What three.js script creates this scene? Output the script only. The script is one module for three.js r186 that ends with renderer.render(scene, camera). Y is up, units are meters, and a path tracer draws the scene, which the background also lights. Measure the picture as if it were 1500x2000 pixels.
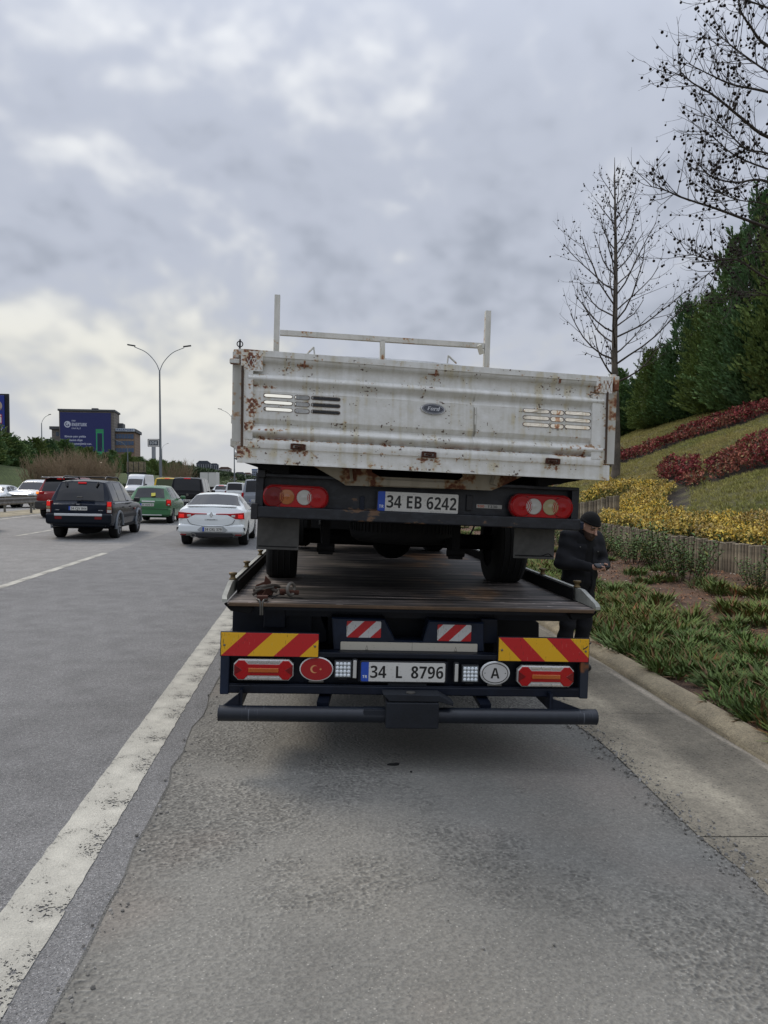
import * as THREE from 'three';
import { mergeGeometries, mergeVertices, toCreasedNormals } from 'three/addons/utils/BufferGeometryUtils.js';
import { RoundedBoxGeometry } from 'three/addons/geometries/RoundedBoxGeometry.js';
import { MarchingCubes } from 'three/addons/objects/MarchingCubes.js';
import { Brush, Evaluator, SUBTRACTION } from 'three-bvh-csg';

// ---------------------------------------------------------------- camera, sky, sun
const EYE = 1.68, YAW = 5.26 * Math.PI / 180, PITCH = Math.atan(52 / 1500);
const scene = new THREE.Scene();
const camera = new THREE.PerspectiveCamera(2 * Math.atan(1000 / 1500) * 180 / Math.PI, 0.75, 0.1, 6000);
camera.rotation.order = 'YXZ';
camera.position.set(0, EYE, 0);
camera.rotation.set(-PITCH, -YAW, 0);
camera.updateMatrixWorld();
scene.add(camera);
const renderer = new THREE.WebGLRenderer({ antialias: true });
renderer.setSize(768, 1024);
renderer.toneMapping = THREE.LinearToneMapping;
renderer.toneMappingExposure = 1.12;
renderer.shadowMap.enabled = true;
const SUN_DIR = new THREE.Vector3(-0.5, 0.86, -0.62).normalize();
const sun = new THREE.DirectionalLight(0xfff2e0, 1.5);
sun.position.copy(SUN_DIR).multiplyScalar(120).add(new THREE.Vector3(0, 0, -20));
sun.target.position.set(0, 0, -20); sun.castShadow = true; sun.shadow.radius = 34;
sun.shadow.mapSize.set(4096, 4096);
Object.assign(sun.shadow.camera, { left: -70, right: 70, top: 70, bottom: -70, near: 1, far: 320 });
scene.add(sun, sun.target);

// ---------------------------------------------------------------- small maths
function rng(seed) { let a = seed >>> 0; return () => { a = (a + 0x6D2B79F5) | 0; let t = Math.imul(a ^ (a >>> 15), 1 | a); t = (t + Math.imul(t ^ (t >>> 7), 61 | t)) ^ t; return ((t ^ (t >>> 14)) >>> 0) / 4294967296; }; }
const lerp = (a, b, t) => a + (b - a) * t, clamp = (x, a = 0, b = 1) => Math.min(b, Math.max(a, x));
const smooth = (a, b, x) => { const t = clamp((x - a) / (b - a)); return t * t * (3 - 2 * t); };
const V = (x, y, z) => new THREE.Vector3(x, y, z);
const HASH = new Float32Array(65536); { const r = rng(77); for (let i = 0; i < 65536; i++) HASH[i] = r(); }
const h2 = (x, y, s) => HASH[((x * 7919 + y * 104729 + s * 31337) ^ (y << 3)) & 65535];
function vn(x, y, p = 0, s = 0) {               // value noise, repeating every p cells when p > 0
  let x0 = Math.floor(x), y0 = Math.floor(y); const fx = x - x0, fy = y - y0;
  let x1 = x0 + 1, y1 = y0 + 1;
  if (p) { x0 = ((x0 % p) + p) % p; x1 = ((x1 % p) + p) % p; y0 = ((y0 % p) + p) % p; y1 = ((y1 % p) + p) % p; }
  const u = fx * fx * (3 - 2 * fx), v = fy * fy * (3 - 2 * fy);
  return lerp(lerp(h2(x0, y0, s), h2(x1, y0, s), u), lerp(h2(x0, y1, s), h2(x1, y1, s), u), v);
}
function fbm(x, y, oct = 4, p = 0, s = 0) { let a = 0, w = 0.5, t = 0; for (let i = 0; i < oct; i++) { a += w * vn(x, y, p, s + i); t += w; x *= 2; y *= 2; p *= 2; w *= 0.5; } return a / t; }
// pixel of the 1500 x 2000 photograph and a depth along the lens axis -> a point
const cR = V(1, 0, 0).applyQuaternion(camera.quaternion), cU = V(0, 1, 0).applyQuaternion(camera.quaternion), cF = V(0, 0, -1).applyQuaternion(camera.quaternion);
const ray = (px, py) => cF.clone().addScaledVector(cR, (px - 750) / 1500).addScaledVector(cU, -(py - 1000) / 1500);
const P = (px, py, d) => camera.position.clone().addScaledVector(ray(px, py), d);
function onGround(px, py, fn) { const r = ray(px, py); let t0 = 1, t1 = 900; const f = t => { const p = camera.position.clone().addScaledVector(r, t); return p.y - fn(p.x, p.z); };
  let a = t0, fa = f(a); for (let t = t0; t < t1; t *= 1.03) { const b = t * 1.03, fb = f(b); if (fa > 0 && fb <= 0) { let lo = t, hi = b; for (let i = 0; i < 30; i++) { const m = (lo + hi) / 2; if (f(m) > 0) lo = m; else hi = m; } return camera.position.clone().addScaledVector(r, lo); } fa = fb; } console.log("no ground under", px, py); return camera.position.clone().addScaledVector(r, 40); }
function planeMap(group, z) {                  // pixel -> [x, y] on the group's own plane z
  group.updateMatrixWorld(true); const inv = group.matrixWorld.clone().invert();
  const o = camera.position.clone().applyMatrix4(inv);
  return (px, py) => { const d = ray(px, py).transformDirection(inv); const t = (z - o.z) / d.z; return [o.x + d.x * t, o.y + d.y * t]; };
}

// ---------------------------------------------------------------- sky
{
  const w = 1536, h = 768, data = new Float32Array(w * h * 4);
  // where the cloud is seen thin (minus) or thick (plus)
  const BLOBS = [[180, 332, 4, 2.2, -0.5], [230, 380, 12, 5, -0.16], [60, 290, 6, 3, -0.12], [60, 60, 9, 6, -0.10], [350, 80, 6, 4, -0.12], [150, 150, 8, 5, 0.2], [330, 170, 6, 3, -0.12], [640, 150, 8, 4, -0.14], [860, 210, 7, 4, -0.12], [560, 490, 9, 3.5, -0.16], [780, 370, 7, 3, -0.10], [150, 690, 17, 4.5, -0.42], [380, 730, 12, 4, -0.34], [40, 655, 9, 2.5, -0.2], [420, 440, 11, 3.5, 0.2], [200, 560, 16, 3.5, 0.24], [560, 330, 9, 4, 0.18], [640, 570, 14, 4, 0.12], [980, 120, 12, 7, 0.12], [1150, 420, 12, 8, 0.10], [180, 200, 8, 3.5, 0.12], [760, 60, 9, 4, 0.1], [620, 780, 9, 3, -0.1], [1000, 600, 12, 5, 0.04]].map(([px, py, ra, re, a]) => { const q = ray(px, py).normalize(), dg = Math.PI / 180; return [Math.atan2(q.z, q.x), Math.asin(q.y), ra * dg, re * dg, a]; });
  for (let j = 0; j < h; j++) {
    const el = ((j + 0.5) / h - 0.5) * Math.PI, sy = Math.sin(el), cy = Math.cos(el);
    for (let i = 0; i < w; i++) {
      const az = ((i + 0.5) / w - 0.5) * 2 * Math.PI, x = Math.cos(az) * cy, z = Math.sin(az) * cy;
      let r, g, b;
      if (sy < -0.02) { r = 0.15; g = 0.15; b = 0.145; }
      else {
        const k = 1 / (Math.max(sy, 0) + 0.42), X = x * k, Z = z * k;
        const wx = fbm(X * 2.2 + 3, Z * 2.2 + 9, 4, 0, 20) - 0.5, wz = fbm(X * 2.2 + 31, Z * 2.2 + 4, 4, 0, 26) - 0.5;
        const big = fbm(X * 1.5 + wx * 0.9 + 5.2, Z * 1.5 + wz * 0.9 + 2.1, 4, 0, 1), mid = fbm(X * 7.2 + wx * 1.3 + 11, Z * 7.2 + wz * 1.3 + 4, 5, 0, 7), fine = fbm(X * 24 + wx * 3, Z * 24 + wz * 3, 4, 0, 13);
        let d = 0.52 + (big - 0.5) * 0.40 + (mid - 0.5) * 0.58 + (fine - 0.5) * 0.46;      // thickness of the cloud
        const A = az + wx * 0.22, E = el + wz * 0.16;
        for (const [ba, be, ra, re, amp] of BLOBS) { const da = Math.atan2(Math.sin(A - ba), Math.cos(A - ba)) / ra, de = (E - be) / re, q = da * da + de * de; if (q < 6) d += amp * (be < 0.26 && amp < 0 ? 0.62 : 0.5) * Math.exp(-q); }
        const t = clamp(d);
        const ramp = (a, b, c) => t < 0.5 ? lerp(a, b, smooth(0, 0.5, t)) : lerp(b, c, smooth(0.5, 1, t));
        r = ramp(0.80, 0.495, 0.335); g = ramp(0.82, 0.535, 0.372); b = ramp(0.85, 0.63, 0.45);
        const low = Math.exp(-Math.max(el, 0) / 0.085); r = lerp(r, 0.66, low * 0.85); g = lerp(g, 0.655, low * 0.85); b = lerp(b, 0.62, low * 0.85);   // long path through milky air
        const warm = Math.exp(-((el - 0.15) ** 2) / 0.010) * smooth(0.62, 0.2, t); b *= 1 - 0.10 * warm; r *= 1 + 0.03 * warm;
        const up = 0.92 + 1.5 * smooth(0.35, 1.35, el);                                   // an overcast sky is brightest overhead
        r *= up; g *= up; b *= up;
      }
      const o = (j * w + i) * 4; data[o] = r; data[o + 1] = g; data[o + 2] = b; data[o + 3] = 1;
    }
  }
  const t = new THREE.DataTexture(data, w, h, THREE.RGBAFormat, THREE.FloatType);
  t.mapping = THREE.EquirectangularReflectionMapping; t.magFilter = t.minFilter = THREE.LinearFilter; t.wrapS = THREE.RepeatWrapping; t.colorSpace = THREE.LinearSRGBColorSpace; t.needsUpdate = true;
  scene.background = t; scene.environment = t; scene.environmentIntensity = 1;
}

// ---------------------------------------------------------------- object helpers
const used = {};
function numbered(n) { const k = used[n] = (used[n] ?? -1) + 1; return k ? `${n}_${String(k).padStart(3, '0')}` : n; }
function tag(o, label, category, group, kind) { if (label) o.userData.label = label; if (category) o.userData.category = category; if (group) o.userData.group = group; if (kind) o.userData.kind = kind; return o; }
function thing(name, label, category, pos = [0, 0, 0], turn = 0, group) { const g = new THREE.Group(); g.name = numbered(name); g.position.set(...pos); g.rotation.y = turn; tag(g, label, category, group); scene.add(g); return g; }
function mesh(geo, m, name, parent, label) { const o = new THREE.Mesh(geo, m); o.name = parent === scene ? numbered(name) : name; o.castShadow = o.receiveShadow = true; if (label) o.userData.label = label; parent.add(o); return o; }
function plain(g) {                              // non-indexed, position + normal + uv (+ color) only
  if (g.index) g = g.toNonIndexed();
  for (const k of Object.keys(g.attributes)) if (!['position', 'normal', 'uv', 'color'].includes(k)) g.deleteAttribute(k);
  if (!g.attributes.normal) g.computeVertexNormals();
  if (!g.attributes.uv) g.setAttribute('uv', new THREE.BufferAttribute(new Float32Array(g.attributes.position.count * 2), 2));
  g.morphAttributes = {}; g.clearGroups(); return g;
}
function metreUV(g) {                            // uv in metres from the face's own direction
  g = plain(g); const p = g.attributes.position, n = g.attributes.normal, uv = g.attributes.uv;
  for (let i = 0; i < p.count; i += 3) {
    let a = 0, b = 0, c = 0; for (let k = 0; k < 3; k++) { a += n.getX(i + k); b += n.getY(i + k); c += n.getZ(i + k); }
    a = Math.abs(a); b = Math.abs(b); c = Math.abs(c);
    for (let k = 0; k < 3; k++) { const x = p.getX(i + k), y = p.getY(i + k), z = p.getZ(i + k);
      if (b >= a && b >= c) uv.setXY(i + k, x, z); else if (a >= c) uv.setXY(i + k, z, y); else uv.setXY(i + k, x, y); }
  } return g;
}
const merge = (list, metres = true) => { const l = list.map(metres ? metreUV : plain); const anyC = l.some(g => g.attributes.color); if (!anyC) return mergeGeometries(l); l.forEach(g => { if (!g.attributes.color) g.setAttribute('color', new THREE.BufferAttribute(new Float32Array(g.attributes.position.count * 3).fill(1), 3)); }); return mergeGeometries(l); };
const put = (list, m, name, parent, label) => mesh(merge(Array.isArray(list) ? list : [list]), m, name, parent, label);
const xf = (g, x, y, z, rx = 0, ry = 0, rz = 0) => { g.applyMatrix4(new THREE.Matrix4().makeRotationFromEuler(new THREE.Euler(rx, ry, rz))); g.translate(x, y, z); return g; };
const box = (w, h, d, x = 0, y = 0, z = 0, rx = 0, ry = 0, rz = 0) => xf(new THREE.BoxGeometry(w, h, d), x, y, z, rx, ry, rz);
const rbox = (w, h, d, r, x = 0, y = 0, z = 0, rx = 0, ry = 0, rz = 0, seg = 2) => xf(new RoundedBoxGeometry(w, h, d, seg, Math.min(r, w / 2.01, h / 2.01, d / 2.01)), x, y, z, rx, ry, rz);
function rod(a, b, r0, r1 = r0, n = 8, caps = true) { const d = b.clone().sub(a), g = new THREE.CylinderGeometry(r1, r0, d.length(), n, 1, !caps); g.applyQuaternion(new THREE.Quaternion().setFromUnitVectors(V(0, 1, 0), d.normalize())); const m = a.clone().add(b).multiplyScalar(0.5); g.translate(m.x, m.y, m.z); return g; }
const bar = (a, b, w, h) => { const d = b.clone().sub(a), L = d.length(), g = new THREE.BoxGeometry(w, h, L); const o = new THREE.Object3D(); o.position.copy(a).add(b).multiplyScalar(0.5); o.lookAt(b); o.updateMatrix(); g.applyMatrix4(o.matrix); return g; };
const tube = (pts, r, n = 24, k = 8, closed = false) => new THREE.TubeGeometry(new THREE.CatmullRomCurve3(pts, closed), n, r, k, closed);
const poly = pts => { const s = new THREE.Shape(); pts.forEach(([x, y], i) => i ? s.lineTo(x, y) : s.moveTo(x, y)); s.closePath(); return s; };
const prism = (pts, d, bevel = 0, z = 0) => { const g = new THREE.ExtrudeGeometry(pts instanceof THREE.Shape ? pts : poly(pts), { depth: d - 2 * bevel, bevelEnabled: bevel > 0, bevelSize: bevel, bevelThickness: bevel, bevelSegments: 1, bevelOffset: -bevel, curveSegments: 16 }); g.translate(0, 0, z + bevel); return g; };
function roundRect(x, y, w, h, r) { const s = new THREE.Shape(); s.moveTo(x + r, y); s.lineTo(x + w - r, y); s.absarc(x + w - r, y + r, r, -Math.PI / 2, 0); s.lineTo(x + w, y + h - r); s.absarc(x + w - r, y + h - r, r, 0, Math.PI / 2); s.lineTo(x + r, y + h); s.absarc(x + r, y + h - r, r, Math.PI / 2, Math.PI); s.lineTo(x, y + r); s.absarc(x + r, y + r, r, Math.PI, 1.5 * Math.PI); return s; }
function ellipse(rx, ry) { const s = new THREE.Shape(); s.absellipse(0, 0, rx, ry, 0, Math.PI * 2); return s; }
const faceUV = (g, x0, y0, w, h) => { g = plain(g); const p = g.attributes.position, uv = g.attributes.uv; for (let i = 0; i < p.count; i++) uv.setXY(i, (p.getX(i) - x0) / w, (p.getY(i) - y0) / h); return g; };
const tint = (g, c) => { const n = g.attributes.position.count, a = new Float32Array(n * 3); for (let i = 0; i < n; i++) a.set(c, i * 3); g.setAttribute('color', new THREE.BufferAttribute(a, 3)); return g; };

// ---------------------------------------------------------------- textures and materials
function makeTex(w, h, fn, srgb = true, wrap = true) {
  const d = new Uint8Array(w * h * 4); for (let j = 0; j < h; j++) for (let i = 0; i < w; i++) { const c = fn(i / w, j / h, i, j), o = (j * w + i) * 4; d[o] = clamp(c[0], 0, 255); d[o + 1] = clamp(c[1], 0, 255); d[o + 2] = clamp(c[2], 0, 255); d[o + 3] = c.length > 3 ? clamp(c[3], 0, 255) : 255; }
  const t = new THREE.DataTexture(d, w, h); t.magFilter = THREE.LinearFilter; t.minFilter = THREE.LinearMipmapLinearFilter; t.generateMipmaps = true; if (wrap) t.wrapS = t.wrapT = THREE.RepeatWrapping; t.colorSpace = srgb ? THREE.SRGBColorSpace : THREE.NoColorSpace; t.needsUpdate = true; return t;
}
const scaled = (t, k) => { const c = t.clone(); c.repeat.set(k, k); c.needsUpdate = true; return c; };
function canvasTex(w, h, draw) { const c = document.createElement('canvas'); c.width = w; c.height = h; const g = c.getContext('2d'); draw(g, w, h); const t = new THREE.CanvasTexture(c); t.colorSpace = THREE.SRGBColorSpace; t.needsUpdate = true; return t; }
const std = (color, rough = 0.7, o = {}) => new THREE.MeshStandardMaterial({ color, roughness: rough, ...o });
const phys = (color, rough, o = {}) => new THREE.MeshPhysicalMaterial({ color, roughness: rough, ...o });
const grime = makeTex(512, 512, (u, v) => { const n = fbm(u * 6, v * 6, 5, 6, 3), m = fbm(u * 40, v * 40, 2, 40, 8); const c = 200 + 55 * (n - 0.5) * 2 + 30 * (m - 0.5); return [c, c, c]; }, true);
const scratch = makeTex(512, 512, (u, v) => { const n = fbm(u * 8, v * 8, 4, 8, 3), m = vn(u * 128, v * 128, 128, 5); const c = 128 + 90 * (n - 0.5) + 60 * (m - 0.5); return [c, c, c]; }, false);
const M = {
  navy: phys(0x141d2e, 0.45, { specularIntensity: 0.55, map: grime, bumpMap: scratch, bumpScale: 0.0006 }),
  navyLight: phys(0x1f2d45, 0.42, { specularIntensity: 0.6, map: grime, bumpMap: scratch, bumpScale: 0.0006 }),
  black: phys(0x0d0d0e, 0.8, { specularIntensity: 0.5, map: grime }), rubber: std(0x161616, 0.85, { map: grime }), flap: std(0x63625e, 0.8, { map: grime, bumpMap: scratch, bumpScale: 0.001 }),
  steel: std(0x8c8a84, 0.45, { metalness: 0.7, map: grime }), chrome: std(0xc8c8c8, 0.2, { metalness: 0.9 }), rim: std(0x8e9092, 0.35, { metalness: 0.6 }),
  plastic: std(0x15161a, 0.5), glass: phys(0x0b0d10, 0.06, { specularIntensity: 1, ior: 1.5 }), glassTint: phys(0x1b1d21, 0.08),
  red: phys(0xa3060f, 0.2, { specularIntensity: 0.6, clearcoat: 0.25, clearcoatRoughness: 0.1 }), redDeep: phys(0x6d060c, 0.2, { specularIntensity: 0.6, clearcoat: 0.2 }), amber: phys(0xb3570d, 0.2, { clearcoat: 0.6 }), clear: phys(0xb9b8b2, 0.16, { clearcoat: 0.6 }),
  brake: std(0xd8261e, 0.3, { emissive: 0xff1510, emissiveIntensity: 0.22 }), brakeDim: phys(0xc3202a, 0.2, { emissive: 0xff1510, emissiveIntensity: 0.12 }),
  rust: std(0x5e3524, 0.9, { map: grime, bumpMap: scratch, bumpScale: 0.002 }), brass: std(0x8a744a, 0.5, { metalness: 0.4, map: grime }),
  white: phys(0xd8dad8, 0.35, { clearcoat: 0.4 }), led: phys(0xdfe6ea, 0.1, { clearcoat: 1 }), darkgrey: std(0x2a2b2e, 0.7, { map: grime }),
};
M.rustDS = std(0x6b5646, 0.9, { map: grime, side: THREE.DoubleSide });
// worn white paint with rust specks, metre tiles
const rustyFn = amount => (u, v) => {
  const n = fbm(u * 5, v * 5, 5, 5, 31), f = fbm(u * 34, v * 34, 3, 34, 40), st = fbm(u * 26, v * 3, 3, 26, 50);
  let r = 200, g = 199, b = 191; const dirt = clamp((st - 0.5) * 2.2) * 26 + (n - 0.5) * 26; r -= dirt; g -= dirt; b -= dirt * 1.15;
  const k = smooth(0.60 - amount, 0.68 - amount, n * 0.62 + f * 0.38), e = smooth(0.54 - amount, 0.62 - amount, n * 0.62 + f * 0.38);
  r = lerp(r, 168, e * 0.7); g = lerp(g, 128, e * 0.7); b = lerp(b, 88, e * 0.7); r = lerp(r, 88 + 40 * f, k); g = lerp(g, 48 + 26 * f, k); b = lerp(b, 30 + 14 * f, k); return [r, g, b];
};
M.rusty = std(0xffffff, 0.6, { map: makeTex(512, 512, rustyFn(-0.055)), bumpMap: scratch, bumpScale: 0.001 });
M.rustier = std(0xffffff, 0.7, { map: makeTex(512, 512, rustyFn(0.06)), bumpMap: scratch, bumpScale: 0.002 });
M.dirtyFrame = std(0xb8b0a2, 0.85, { map: makeTex(512, 512, rustyFn(0.03)), bumpMap: scratch, bumpScale: 0.002 });
// ---------------------------------------------------------------- the lie of the land
const KERB = 2.9;
function road(x) { return x >= -0.81 ? -0.04 * x : x > -14.2 ? 0.046 + 0.025 * (-0.81 - x) : Math.max(0.381 - 0.02 * (-14.2 - x), 0.1); }
function rightLand(x, z) {
  const n = (fbm(x * 0.5, z * 0.5, 3, 0, 60) - 0.5), m = (fbm(x * 3, z * 3, 2, 0, 63) - 0.5);
  if (x < 7.05) return lerp(-0.045, 0.17, smooth(3.1, 6.6, x)) + (0.10 * n + 0.06 * m) * smooth(3.1, 3.6, x);
  const k = smooth(7.05, 7.3, x); let y = lerp(0.17, 0.60, k) + 0.04 * m;
  if (x > 7.3) y += 0.06 * (Math.min(x, 8.2) - 7.3);
  if (x > 8.2) { const t = Math.min(x, 20) - 8.2; y += 0.42 * t; }
  if (x > 20) y += 0.84 * (1 - Math.exp(-(x - 20) / 4));
  return y + 0.35 * n * smooth(8, 12, x);
}
function leftLand(x, z) { const d = -28.6 - x, n = fbm(x * 0.1, z * 0.1, 3, 0, 90) - 0.5; return 0.1 + 3.9 * smooth(0, 7.5, d) + 0.05 * Math.max(0, d - 7) + (0.8 * n) * smooth(1, 6, d) + Math.max(0, d - 20) * 0.03; }
const landAt = (x, z) => x > KERB + 0.2 ? rightLand(x, z) : x < -28.6 ? leftLand(x, z) : road(x);
function steps(list) { const o = []; for (const [a, b, s] of list) { const n = Math.max(1, Math.round(Math.abs(b - a) / s)); for (let i = 0; i < n; i++) o.push(lerp(a, b, i / n)); } o.push(list[list.length - 1][1]); return o; }
const ZS = steps([[6, -14, 0.25], [-14, -40, 0.8], [-40, -120, 4], [-120, -400, 20], [-400, -1600, 100]]);
function strip(xs, zs, yf, m, name, colf, jit) {
  const nx = xs.length, nz = zs.length, p = [], uv = [], c = [], idx = [];
  for (let j = 0; j < nz; j++) for (let i = 0; i < nx; i++) { let x = xs[i]; const z = zs[j]; if (jit) x = jit(x, z, i, nx); p.push(x, yf(x, z), z); uv.push(x, z); const k = colf ? colf(x, z) : [1, 1, 1]; c.push(...k); }
  const up = zs[1] < zs[0];
  for (let j = 0; j < nz - 1; j++) for (let i = 0; i < nx - 1; i++) { const a = j * nx + i, b = a + 1, d = a + nx, e = d + 1; if (up) idx.push(a, b, d, b, e, d); else idx.push(a, d, b, b, d, e); }
  const g = new THREE.BufferGeometry(); g.setAttribute('position', new THREE.Float32BufferAttribute(p, 3)); g.setAttribute('uv', new THREE.Float32BufferAttribute(uv, 2)); g.setAttribute('color', new THREE.Float32BufferAttribute(c, 3)); g.setIndex(idx); g.computeVertexNormals();
  const o = mesh(g, m, name, scene); tag(o, null, null, null, 'structure'); return o;
}
// asphalt: stones in binder
function asphalt(base, spread, cells, seed, warm) {
  const fn = (u, v) => { const s = vn(u * cells, v * cells, cells, seed), s2 = vn(u * cells * 2.3 | 0, v * cells * 2.3 | 0, 0, seed + 9), n = fbm(u * 7, v * 7, 4, 7, seed + 3);
    let c = base + (s - 0.5) * spread + (s2 - 0.5) * spread * 0.7 + (n - 0.5) * 22; if (s2 > 0.965) c += 46; if (s2 < 0.05) c -= 24; return [c * (1 + warm * 0.02) + (s2 - 0.5) * 8 * warm, c, c * (1 - warm * 0.045)]; };
  const bf = (u, v) => { const s = vn(u * cells, v * cells, cells, seed), s2 = vn(u * cells * 2.3 | 0, v * cells * 2.3 | 0, 0, seed + 9); const c = 255 * (0.55 * s + 0.45 * s2); return [c, c, c]; };
  return [makeTex(1024, 1024, fn), makeTex(1024, 1024, bf, false)];
}
const [lane1C, lane1B] = asphalt(112, 30, 190, 3, 0.2), [laneC] = asphalt(119, 34, 150, 29, 0.4);
// the shoulder: fine worn asphalt, coarser where the binder has gone
const wornAt = (u, v) => smooth(0.50, 0.66, fbm(u * 5 + 1.7, v * 5, 5, 5, 21)) * 0.9;
const shC = makeTex(1536, 1536, (u, v) => { const w = wornAt(u, v), s = vn(u * 300, v * 300, 300, 17), s2 = h2(Math.floor(u * 700), Math.floor(v * 700), 18), n = fbm(u * 6, v * 6, 4, 6, 19), c1 = vn(u * 230, v * 230, 230, 22), br = smooth(0.5, 0.75, fbm(u * 4 + 3, v * 4, 3, 4, 24)); let c = 117 + (n - 0.5) * 14 + (s - 0.5) * (20 + 16 * w) + (s2 - 0.5) * 16 + w * ((c1 - 0.5) * 36 - 7); if (s2 > 0.99) c += 30; return [c * 1.015 + br * 5, c * 1.0 + br * 1.5, c * 0.945]; });
const shB = makeTex(1024, 1024, (u, v) => { const w = wornAt(u, v); const c = 255 * clamp(0.5 + (vn(u * 300, v * 300, 300, 17) - 0.5) * (0.5 + 0.5 * w) + w * (vn(u * 230, v * 230, 230, 22) - 0.5) * 0.6); return [c, c, c]; }, false);
M.lane1 = std(0xffffff, 0.88, { map: scaled(lane1C, 0.72), bumpMap: scaled(lane1B, 0.72), bumpScale: 0.007, vertexColors: true });
M.lane2 = std(0xffffff, 0.88, { map: scaled(laneC, 0.5), bumpMap: scaled(lane1B, 0.5), bumpScale: 0.004, vertexColors: true });
M.shoulder = std(0xffffff, 0.9, { map: scaled(shC, 0.31), bumpMap: scaled(shB, 0.31), bumpScale: 0.009, vertexColors: true });
const concC = makeTex(1024, 1024, (u, v) => { const n = fbm(u * 5, v * 5, 6, 5, 70), f = vn(u * 220 | 0, v * 220 | 0, 0, 74), s = fbm(u * 60, v * 60, 2, 60, 77); let c = 146 + (n - 0.5) * 64 + (f - 0.5) * 26 + (s - 0.5) * 24; if (f > 0.985) c -= 60; return [c * 1.05, c * 0.985, c * 0.855]; });
const concB = makeTex(512, 512, (u, v) => { const c = 255 * (0.5 * fbm(u * 8, v * 8, 4, 8, 70) + 0.5 * vn(u * 150, v * 150, 150, 71)); return [c, c, c]; }, false);
M.concrete = std(0xffffff, 0.9, { map: scaled(concC, 0.5), bumpMap: scaled(concB, 0.7), bumpScale: 0.006, vertexColors: true });
M.kerb = std(0xf4efe2, 0.9, { map: scaled(concC, 0.8), bumpMap: scaled(concB, 1.1), bumpScale: 0.006 });
const stain = (x, z, s, a, f = 0.6) => 1 + a * (fbm(x * f, z * f, 4, 0, s) - 0.5);
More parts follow.
